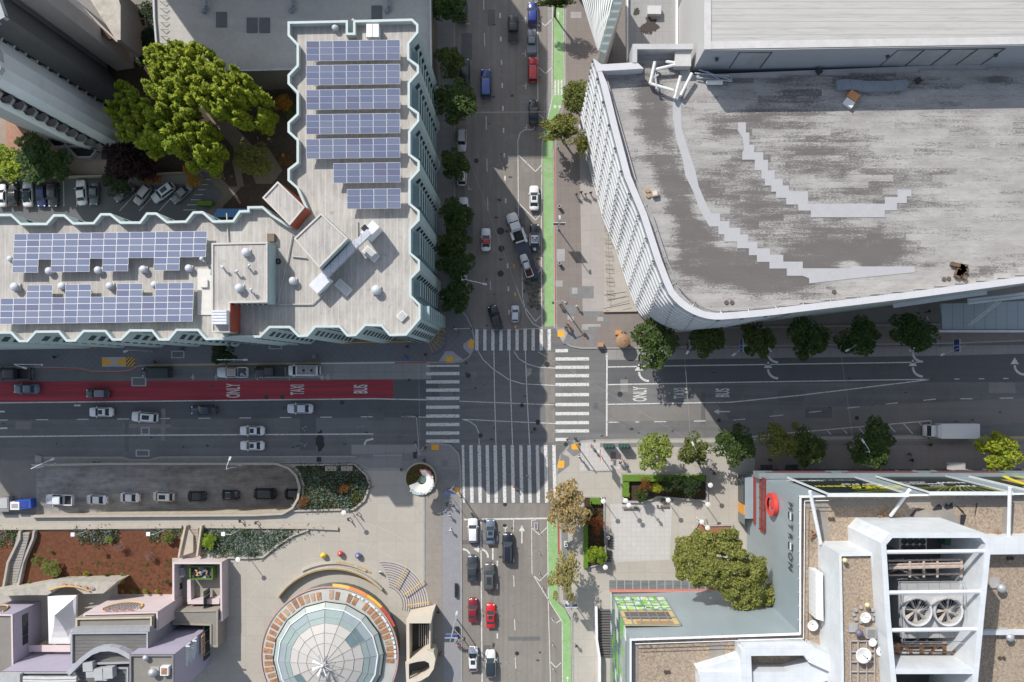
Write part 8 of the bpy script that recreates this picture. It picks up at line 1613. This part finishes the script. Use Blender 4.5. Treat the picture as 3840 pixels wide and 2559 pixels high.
for a in ((2162,728,270,GY,BK,'person in grey, leftmost of four strolling by the louvred wall'),(2180,720,270,BK,DN,'person in black, second of four by the louvred wall','walk',1),(2196,727,265,TN,GY,'person in tan, third of four by the louvred wall'),(2216,722,270,BK,BK,'person all in black, rightmost of four by the louvred wall'),(2092,552,100,WH,BK,'person in a white top below the olive tree on the right pavement'),(2165,1149,250,WH,(.5,.5,.48),'person all in white on the grey slabs'),(2100,1143,90,GY,TN,'person in grey at the traffic signal on the right corner'),(2130,1216,120,OR,BK,'person in an orange vest at the right corner kerb'),(2122,1228,60,BK,DN,'person in black beside the orange vest'),(2344,1251,180,BK,BK,'person in black beside the orange cart at the kiosk'),
 (2158,1645,110,BK,BK,'person in black stepping off the kerb at the mall corner','walk',0,0,.02),(2173,1714,240,WH,BK,'person in white top and black trousers on the mall corner'),(2218,1672,60,PKc,GY,'person in pink near the dark green kiosks'),(2232,1690,60,GY,BK,'person in grey behind the person in pink'),(2326,1737,100,BK,BK,'person in black, left of the group below the kiosks'),(2338,1728,100,PKc,DN,'person in pink top in the group below the kiosks'),(2345,1748,100,BL,GY,'person in blue in the group below the kiosks'),(2668,1763,30,BL,NV,'person in bright blue near the hedge planter corner'),(2680,1777,30,BK,BK,'person in black right behind the bright blue person'),
 (1977,1790,80,GY,WH,'person with a white bag crossing the lower crosswalk','walk',0,0,.02),(1930,1827,200,RD,BK,'person in red on the sunlit end of the lower crosswalk','walk',1,0,.02),(2385,1901,270,GY,BK,'person in grey sitting on the left bench','sit',2),(2478,1900,200,WH,DN,'person in white sitting on the right bench','sit'),(2466,1947,300,TN,BK,'person in brown walking over the pale paved square'),
 (1674,1893,200,BK,BK,'person in black on the dark paving, left of two by the corner'),(1699,1899,260,BK,GY,'person in black coat, right of two by the corner'),(1685,1935,260,(.4,.45,.6),NV,'person in pale blue walking down the lower left pavement'),(1689,1990,250,WH,WH,'person all in white on the lower left pavement'),(1643,2297,240,BK,NV,'person in dark clothes beside the cream portal'),(1649,2456,200,RD,BK,'person in red top near the loop wall'),(1424,2147,270,WH,BK,'person in white sitting on the striped steps','sit'),(1338,1929,20,PKc,TN,'person in pink on the sunlit plaza, right of two'),(1305,1949,20,BK,BK,'person in black with bag on the plaza, left of two'),
 (898,1955,10,BK,DN,'person in black on the walkway, left of two'),(957,1962,10,GY,BK,'person in grey on the walkway, right of two'),(1504,1762,0,BK,NV,'person in black by the round planter in the shade'),(1590,1728,40,BK,BK,'person in black at the top of the round planter'),(1594,1680,180,BK,GY,'person in dark clothes waiting at the signal pole, lower left corner'),(203,1339,180,BK,DN,'person in black on the shaded pavement near the left edge'),(143,1295,180,GY,BK,'person in grey by the teal wall at the left'),(680,1296,90,BK,BK,'person in black beside the pavement hatch, upper of two'),(680,1310,90,NV,BK,'person in navy beside the pavement hatch, lower of two'),(580,1357,0,BK,GY,'person in black standing by the dark van'),(1526,1301,270,BK,BK,'person in black under the teal block corner'),(1595,1331,200,BK,NV,'person in black at the corner near the blue bin'),(1717,1245,90,GY,NV,'person in grey by the corner mast'),
 (2161,2424,290,BK,TN,'person in black on the lower right pavement'),(2889,1727,90,BK,GY,'person in black between two mall side trees'),(3013,1744,200,BK,BK,'person in black near the awnings'),(3415,1705,180,GY,DN,'person in grey below the box truck, upper of two'),(3423,1727,180,BK,BK,'person in black below the box truck, lower of two'),(3492,1669,160,BK,BK,'person in black behind the box truck cab'),(3478,1193,0,WH,BK,'person in white under the hall edge, upper of three'),(3485,1168,0,BK,BK,'person in black under the hall edge, topmost'),(3488,1213,0,GY,BK,'person in grey under the hall edge, lowest'),(3822,1690,0,NV,BK,'person in navy at the right picture edge'),(1720,2424,100,RD,BK,'person in red riding a bicycle on the lower left pavement')):
    kd = a[6] if len(a) > 6 else 'walk'; sit = kd == 'sit'
    person(*a[:6], kd, a[7] if len(a) > 7 else 0, a[8] if len(a) > 8 else (a[0] % 2), a[9] if len(a) > 9 else .15, drop=.42 if sit else 0)
def bicycle(px, py, ang, label, mt):
    c = W(px, py, .5); t = thing('bicycle', label, 'bicycle', (c.x, c.y, .15), R(ang))
    for x in (-.5, .5): 
        m = MB(); pts = [(x+.33*math.cos(2*math.pi*i/14), 0, .35+.33*math.sin(2*math.pi*i/14)) for i in range(15)]; m.tube(pts, .03, 4); w_ = m.build('wheel', TYRE, t)
    MB().tube([(-.5, 0, .35), (-.1, 0, .8), (.4, 0, .85), (.5, 0, .35)], .03, 4).tube([(-.1, 0, .8), (0, 0, .35), (.4, 0, .85)], .03, 4).build('frame', mt, t); MB().box((-.12, 0, .92), (.25, .14, .06)).build('saddle', BLACKM, t); MB().bar((.42, -.28, 1.0), (.42, .28, 1.0), .025, 5).build('handlebar', STEEL, t); return t
bicycle(1720, 2424, 110, 'red bicycle ridden on the lower left pavement', plain('bike_red', (.4, .04, .04), .4)); bicycle(1716, 2400, 60, 'dark bicycle leaning at the signal pole on the lower left pavement', BLACKM)
bicycle(362, 1733, 0, 'dark bicycle lying on the ramp island by the main street', BLACKM)
# ================= street furniture =================
BLU = plain('banner_blue', (.025, .06, .22), .5); ORB = plain('banner_orange', (.7, .12, .02), .5)
def lamp(name, label, bx, by, hx, hy, h=9.0, mt=STEEL, banner=None, bt_=None, twin=False, group=None, cat='street lamp'):
    """base pixel at ground, head pixel at height h; arm direction follows"""
    b = W(bx, by, .1); e = W(hx, hy, h); t = thing(name, label, cat, (b.x, b.y, .1), 0, group, True); MB().bar((b.x, b.y, .1), (b.x, b.y, h*.96), .11, 8, 0, .07).build('pole', mt, t); MB().bar((b.x, b.y, .1), (b.x, b.y, .5), .2, 8).build('base', mt, t)
    d = Vector((e.x-b.x, e.y-b.y, 0)); mid = Vector((b.x, b.y, h*.96)); MB().tube([mid, mid+d*.35+Vector((0, 0, h*.05)), mid+d*.8+Vector((0, 0, h*.05)), Vector((e.x, e.y, h))], .055, 6).build('arm', mt, t)
    a = math.atan2(d.y, d.x); MB().box((e.x, e.y, h-.03), (.75, .34, .16), a).build('lamp_head', plain('lamp_pale', (.55, .56, .56), .5), t)
    if banner:
        ba, mt2 = banner; v = Vector((math.cos(R(ba)), math.sin(R(ba)), 0))
        for s in ((1, -1) if twin else (1,)):
            c = Vector((b.x, b.y, 0))+v*s*.62; MB().box((c.x, c.y, h*.62), (.95, .05, 2.0), R(ba)).build('banner', mt2, t); MB().box((c.x, c.y, h*.62+1.05), (1.1, .07, .07), R(ba)).box((c.x, c.y, h*.62-1.05), (1.1, .07, .07), R(ba)).build('banner_bracket', WMETAL, t)
    return t
GLp = 'curved street lamps'
lamp('street_lamp', 'slim lamp pole with twin blue banners on the brown right pavement', 2093, 860, 2099, 816, 9, STEEL, (0, BLU), None, True, GLp)
for i, (x, y, hx, hy) in enumerate(((2558,1302,2578,1322),(2752,1300,2752,1330),(3142,1300,3178,1314),(3530,1300,3535,1330))):
    lamp('street_lamp', 'street lamp with two blue banners, ' + ('first', 'second', 'third', 'fourth')[i]+' from the kiosk along the hall kerb', x, y, hx, hy, 9, plain('lamp_blue_grey', (.3, .34, .38), .5), (90, BLU), None, True, GLp)
lamp('street_lamp', 'street lamp with an orange banner in the olive tree', 2578, 1682, 2598, 1664, 9, STEEL, (90, ORB), None, True, GLp); lamp('street_lamp', 'street lamp with a blue and yellow banner at the mall side', 3190, 1680, 3237, 1655, 9, WMETAL, (90, BLU), None, True, GLp)
lamp('street_lamp', 'lamp with an orange and navy banner near the dark green kiosks', 2245, 1700, 2243, 1692, 8, STEEL, (90, ORB), None, True, GLp); lamp('street_lamp', 'lamp with blue banners beside the lower left pavement bicycle', 1704, 2350, 1712, 2300, 9, STEEL, (0, BLU), None, True, GLp)
lamp('street_lamp', 'lamp with navy banners over the lower green bike lane', 2136, 2240, 2128, 2262, 9, STEEL, (0, BLU), None, True, GLp); lamp('street_lamp', 'white lamp pole with a red banner on the left end of the ramp island', 210, 1740, 196, 1723, 8, WMETAL, (10, plain('banner_red', (.35, .01, .02), .5)), None, False, GLp); lamp('street_lamp', 'white lamp pole with a red banner above the ramp wall', 905, 1742, 862, 1720, 8, WMETAL, (10, plain('banner_red', 0)), None, False, GLp)
lamp('street_lamp', 'long white lamp arm reaching over the lane at the left edge', 160, 1368, 92, 1380, 9, WMETAL, None, None, False, GLp); lamp('street_lamp', 'long lamp arm over the van near the pavement hatch', 572, 1318, 470, 1318, 9, STEEL, None, None, False, GLp); lamp('street_lamp', 'white lamp arm by the sparse dark tree', 880, 1352, 920, 1350, 9, WMETAL, None, None, False, GLp)
lamp('street_lamp', 'long white lamp arm reaching over the upper cross street', 1745, 1066, 1818, 1066, 9, WMETAL, None, None, False, GLp)
def signal(label, bx, by, arms, h=6.5):
    b = W(bx, by, .15); t = thing('signal_pole', label, 'traffic signal', (b.x, b.y, .15), 0, 'traffic signal masts', True); MB().bar((b.x, b.y, .15), (b.x, b.y, h), .11, 8).build('pole', STEEL, t)
    for (ax, ay) in arms:
        e = W(ax, ay, h); MB().bar((b.x, b.y, h-.3), (e.x, e.y, h), .06, 6).build('mast_arm', STEEL, t); q = (Vector((e.x, e.y, h-.5))); s = MB().box(q, (.35, .35, 1.0)).build('signal_head', BLACKM, t)
        m = MB(); [m.lathe((e.x, e.y-.18, h-.8+.3*k), [(.01, 0), (.09, .0)], 8, k) for k in range(3)]; m.build('signal_lens', [plain('lens_green', (.02, .25, .1), .4), plain('lens_amber', (.4, .2, .02), .4), plain('lens_red', (.4, .02, .02), .4)], s)
    return t
signal('signal mast on the upper left corner with arms over the kerb', 1716, 1240, [(1702,1228),(1765,1232)]); signal('signal mast at the right end of the upper crosswalk', 2105, 1140, [(2075,1135),(2125,1137)]); signal('tall signal mast at the lower left corner with solar panel', 1590, 1690, [(1562,1563),(1556,1662)], 7); signal('signal mast with street name signs by the lower crosswalk', 1704, 1820, [(1680,1838),(1730,1864)]); signal('signal mast at the mall corner beside the orange banner', 2150, 1652, [(2128,1650),(2230,1655)])
signal('signal mast on the lower left pavement beside the red saloon', 1712, 2320, [(1690,2405),(1740,2400)])
c = W(1555, 1709, 7); tag(MB().box((c.x, c.y, 6.6), (.7, 1.2, .08)).bar((c.x, c.y, .2), (c.x, c.y, 6.55), .06).build('solar_post', BLACKM), 'small solar panel on a post at the lower left corner', 'solar post')
c = W(1690, 1850, 6.3); tag(MB().box((c.x-.6, c.y, 6.2), (1.1, .3, .35)).box((c.x+.6, c.y, 6.2), (1.0, .3, .35)).bar((c.x-1.6, c.y, .2), (c.x-1.6, c.y, 6.0), .05).build('name_sign', BLU), 'white-edged blue hanging sign by the lower crosswalk corner', 'sign')
# round globe lamps on the mall plaza and garden lamps
gl0 = thing('globe_lamp', 'x', 'lamp', (0, 0, .15), group='globe lamps on the mall plaza'); MB().bar((0, 0, 0), (0, 0, 4.6), .07, 8).build('pole', WMETAL, gl0); MB().lathe((0, 0, 4.5), [(.07, 0), (.45, .12), (.45, .2), (.01, .28)], 20).build('lamp_disc', plain('disc_white', (.68, .68, .67), .4), gl0)
for i, (x, y, l) in enumerate(((2262,1880,'round white lamp at the top left corner of the pale square'),(2346,1878,'round white lamp between hedge planter and left bench'),(2358,1895,'round white lamp over the left bench'),(2506,1876,'round white lamp right of the right bench'),(2654,1892,'round white lamp at the lower right corner of the hedge planter'),(2270,2128,'round white lamp at the foot of the narrow bed'),(2632,1958,'round white lamp at the L-shaped planter, left of two'),(2653,1980,'round white lamp at the L-shaped planter, right of two'),(2664,1820,'round white lamp on the right side of the hedge planter'),(1289,1923,'round white lamp at the rounded ramp planting on the plaza'),(892,2099,'round white lamp below the blue-green bed'))):
    c = W(x, y, 4.8); c.z = .15
    if i == 0: gl0.location = c; gl0['label'] = l
    else: dup(gl0, l, c)
for x, y, l in ((273,2005,'left'),(556,2003,'middle'),(837,2003,'right')): c = W(x, y, 5.5); t = thing('garden_lamp', f'square white garden lamp on a slanting pole over the slope, {l} one', 'lamp', (c.x, c.y, 0), 0, 'square garden lamps'); b_ = W(x+66, y-18, .2)-c; MB().bar((b_.x, b_.y, .15), (b_.x, b_.y, 5.2), .06).bar((b_.x, b_.y, 5.2), (0, 0, 5.5), .05).build('pole', WMETAL, t); MB().box((0, 0, 5.5), (.7, .7, .18)).build('lamp_head', WMETAL, t)
# litter bins, bollards, kiosks, benches
bin0 = thing('litter_bin', 'round grey litter bin on the brown pavement, upper of two', 'litter bin', W(2097, 775, .8)-Vector((0, 0, .65)), group='litter bins'); MB().lathe((0, 0, 0), [(.28, 0), (.33, .9), (.33, .95), (.2, .97), (.2, .8), (.01, .8)], 16).build('body', plain('bin_grey', (.2, .2, .2), .6), bin0); MB().lathe((0, 0, .95), [(.33, 0), (.36, .06), (.22, .08)], 16).build('rim', LTP, bin0)
for x, y, l in ((2098,988,'round grey litter bin on the brown pavement, lower of two'),(2656,1819,'round litter bin beside the hedge planter'),(2280,2016,'round litter bin left of the pale square'),(1378-200,1338,'round dark litter bin near the black pickup')): c = W(x, y, .8); c.z = .15; dup(bin0, l, c)
bp0 = thing('bollard', 'x', 'bollard', (0, 0, .01), group='white flexible posts in the painted buffer'); MB().bar((0, 0, 0), (0, 0, .9), .06, 8).build('post', WMETAL, bp0); MB().bar((0, 0, 0), (0, 0, .05), .15, 10).build('foot', BLACKM, bp0)
nm = ['first', 'second', 'third', 'fourth', 'fifth', 'sixth', 'seventh']
for i, (x, y, l) in enumerate([(2021,98,'first from the top of the upper street'),(2024,283,'second from the top of the upper street'),(2020,1008,'beside the tow truck'),(2022,1238,'at the upper crosswalk end')]+[(a, b, nm[i]+' from the stop line of the lower street') for i, (a, b) in enumerate(((2021,1995),(2022,2074),(2023,2150),(2035,2204),(2072,2324),(2073,2418),(2074,2508)))]):
    c = W(x, y, .5); c.z = .02
    if i == 0: bp0.location = c; bp0['label'] = 'white flexible post, '+l
    else: dup(bp0, 'white flexible post, '+l, c)
c = W(2336, 1278, 2.6); kk = thing('kiosk', 'round brown-roofed kiosk at the kerb beside the first hall tree', 'kiosk', (c.x, c.y, .15)); MB().lathe((0, 0, 0), [(1.0, 0), (1.0, 2.3)], 24).build('body', plain('kiosk_brown', (.16, .09, .05), .6), kk); MB().lathe((0, 0, 2.3), [(1.0, 0), (1.35, .02), (1.3, .15), (.7, .4), (.01, .5)], 28).build('roof', plain('kiosk_roof', (.30, .18, .10), .7), kk); MB().bar((.2, .2, 2.7), (.2, .2, 3.1), .07).build('finial', STEEL, kk)
for x, y, mt, l in ((2319,1248,plain('cart_orange', (.55, .27, .10), .6),'bright orange-brown cart left of the round kiosk'),(2252,1294,plain('cart_tan', (.40, .23, .15), .6),'pale brown news box cluster at the kerb')): c = W(x, y, .9); o = thing('street_cart' if 'cart' in l else 'news_box', l, 'cart' if 'cart' in l else 'news box', (c.x, c.y, .15)); MB().box((0, 0, .55), (1.1, .85, 1.0)).build('body', mt, o); MB().box((0, 0, 1.08), (.9, .6, .05)).build('lid', mt, o); MB().box((0, -.46, .5), (.8, .03, .5)).build('door', BLACKM, o)
DGN = plain('kiosk_dark_green', (.03, .07, .06), .5)
for x, l in ((2285,'dark green ribbed kiosk, left of two by the mall kerb'),(2343,'dark green ribbed kiosk, right of two by the mall kerb')): c = W(x, 1676, 2.2); o = thing('kiosk', l, 'kiosk', (c.x, c.y, .15), 0, 'dark green kiosks'); MB().box((0, 0, 1.1), (1.9, .85, 2.2)).build('body', DGN, o); m = MB(); [m.lathe((-.6+.6*k, 0, 2.2), [(.28, 0), (.28, .12), (.01, .2)], 10) for k in range(3)]; m.build('roof_dome', DGN, o)
c = W(2300, 1713, .3); tag(MB().box((c.x, c.y, .2), (1.0, 1.6, .1)).build('brown_grate', plain('grate_brown', (.25, .17, .14), .7)), 'rectangular brown tree grate below the left green kiosk', 'tree grate')
for x, y, l in ((2365,1905,'long wooden bench under the hedge planter, left of two'),(2485,1898,'long wooden bench under the hedge planter, right of two')): c = W(x, y, .5); o = thing('bench', l, 'bench', (c.x, c.y, .15), 0, 'benches on the pale square'); m = MB(); [m.box((0, -.18+.12*k, .44), (3.2 if x < 2400 else 2.4, .09, .05)) for k in range(4)]; m.build('seat', plain('bench_wood', (.22, .16, .11), .7), o); [MB().box((sx, 0, .2), (.1, .45, .42)).build('leg', STEEL, o) for sx in (-1.1, 1.1)]
for x, y, l in ((2288,2030,'folded dark bicycle rack beside the pale square, upper'),(2284,2085,'long slatted rack beside the narrow bed')): m = MB(); c = W(x, y, .4); [m.box((c.x, c.y+.5*k-1, .5), (.9, .06, .6)) for k in range(5)]; m.box((c.x-.4, c.y, .3), (.06, 2.4, .3)); tag(m.build('bicycle_rack', BLACKM), l, 'bicycle rack')
for x, y, l in ((1710,2215,'black scooter rack on the blue-grey paving'),(1714,2370,'second black scooter parked by the lamp')): c = W(x, y, .6); o = thing('scooter', l, 'scooter', (c.x, c.y, .15), R(90)); MB().box((0, 0, .35), (2.6 if y < 2300 else 1.9, .5, .55)).build('body', plain('scooter_black', (.02, .025, .03), .4), o); MB().box((.1, 0, .68), (1.0, .35, .1)).build('seat', BLACKM, o); [MB().bar((sx, -.08, .22), (sx, .08, .22), .22, 12).build('wheel', TYRE, o) for sx in (-1.0 if y < 2300 else -.7, 1.0 if y < 2300 else .7)]
c = W(2122, 2040, .8); o = thing('ticket_machine', 'white and green ticket machine on the narrow pavement', 'machine', (c.x, c.y, .15)); MB().box((0, 0, .7), (.6, .8, 1.4)).build('body', WMETAL, o); MB().box((0, .3, 1.42), (.5, .2, .05)).build('top', plain('machine_green', (.1, .35, .1), .5), o); MB().box((0, -.1, 1.42), (.4, .3, .04)).build('screen', BLACKM, o)
c = W(1522, 1344, .6); tag(MB().box((c.x, c.y, .55), (.5, .5, .8)).box((c.x, c.y, 1.0), (.6, .35, .06), .4).build('blue_bin', plain('bin_blue', (.02, .13, .42), .5)), 'small bright blue bin at the kerb of the shaded pavement', 'bin')
# stair of mall and zigzag rails by the hall
ms = thing('outdoor_stairs', 'long outdoor stair flight with a white side wall left of the mall wing', 'stairs', W(2260, 2450, 0), world=True); m = MB(); [m.prism(PP([(2242, 2284+k*10), (2286, 2284+k*10), (2286, 2289+k*10), (2242, 2289+k*10)]), .1, .55) for k in range(18)]; m.build('tread', plain('tread_dark', (.13, .12, .12), .8), ms); bent('side_wall', [(2236,2278),(2238,2400),(2249,2470),(2249,2800)], 1.8, .45, .1, WMETAL, ms)
rg_ = thing('barrier_rails', 'row of folding metal queue barriers along the foot of the louvred wall', 'barrier', W(2280, 950, 0), world=True)
for k in range(7): y = 800+k*48; m = MB(); A, B = W(2266+k*1.5, y, 1), W(2285+k*1.5, y, 1); [m.tube([W(p, y+q, .15), W(p, y+q, 1.1)], .035, 4) for p in (2264+k*1.5, 2288+k*1.5) for q in (0, 14)]; [m.tube([W(2264+k*1.5, y+q, z), W(2288+k*1.5, y+q, z)], .04, 4) for q in (0, 14) for z in (.4, 1.1)]; m.tube([W(2268+k*1.5, y, 1.1), W(2270+k*1.5, y+48, 1.1)], .03, 4); m.build('rail', plain('rail_bronze', (.38, .32, .27), .5), rg_)
m = MB(); m.tube([W(2265,1108,1), W(2350,1095,1)], .05, 4); m.tube([W(2280,1130,1), W(2352,1110,1)], .04, 4); m.tube([W(2265,1158,1), W(2362,1138,1)], .05, 4); m.build('rail', BLACKM, rg_)
st_ = MB(); wallbox(st_, (2266,1168), (2385,1166), .55, .3); tag(st_.build('low_wall', plain('parapet_concrete', 0)), 'low wall with a dark shadow edge below the barrier rails', 'wall')
# yellow ring canopies at the teal block
for x, y, rx, ry, a0, a1, l in ((1610,1270,64,60,-75,60,'large curved yellow and blue canopy frame at the teal corner'),(1640,912,18,38,-75,75,'small curved yellow canopy frame on the teal east wall'),(352,1285,38,16,-180,0,'small curved yellow canopy frame on the shaded teal south wall')):
    o = thing('canopy_frame', l, 'canopy', W(x, y, 4), world=True); P = [W(x+rx*math.cos(R(a_)), y-ry*math.sin(R(a_)), 4) for a_ in np.linspace(a0, a1, 16)]; MB().tube(P, .12, 5).build('rim', plain('canopy_yellow', (.4, .25, .03), .5), o)
    c_ = W(x-(20 if rx > 30 and ry > 30 else 0), y-(20 if ry > 30 else 10), 4); m = MB(); [m.bar(p.lerp(c_, .55), p, .06, 4) for p in P[::2]]; m.tube([p.lerp(c_, .35) for p in P], .06, 4); m.build('rib', plain('canopy_yellow', 0), o)
    if rx > 50: m = MB(); [m.box((p.x, p.y, 4.1), (.3, .3, .3)) for p in P[:11]]; m.build('glazing_clip', BLU, o)
o = thing('canopy_frame', 'long thin yellow canopy rail on the teal south wall', 'canopy', W(1400, 1282, 4), world=True); m = MB(); m.tube([W(1262,1286,4), W(1540,1281,4)], .1, 4); [m.bar(W(1262+k*46, 1270, 4), W(1262+k*46, 1286, 4), .06, 4) for k in range(7)]; m.build('rail', plain('canopy_yellow', 0), o)
# overhead wires of the trolley lines
WIREM = plain('wire_grey', (.35, .34, .33), .5)
for i, (a, b, l) in enumerate((((2018,1320),(2600,1660),'from the crossing to the orange banner lamp'),((1760,600),(1960,1140),'slanting over the upper street'),((1740,422),(2140,420),'straight over the upper street'),((2568,1340),(2590,1660),'straight over the main street by the olive tree'),((3150,1300),(3200,1660),'straight over the main street by the blue banner lamp'),((1570,1360),(1574,1650),'straight over the left crosswalk'),((1780,1240),(2120,1230),'along the upper crosswalk'))):
    tag(MB().tube([W(*a, 7), W((a[0]+b[0])/2, (a[1]+b[1])/2, 6.7), W(*b, 7)], .022, 4).build('overhead_wire', WIREM), 'thin overhead trolley wire, '+l, 'wire', 'overhead trolley wires')
m = MB()
for x, y in ((1777,1408),(1983,1395),(2150,1395)):
    for k in range(4): m.box(W(x, y+k*7-10, 6.6), (1.0, .04, .04), .2*k)
tag(m.build('wire_hanger', WIREM), 'grey wire hangers of the trolley lines over the crossing', 'wire hanger')
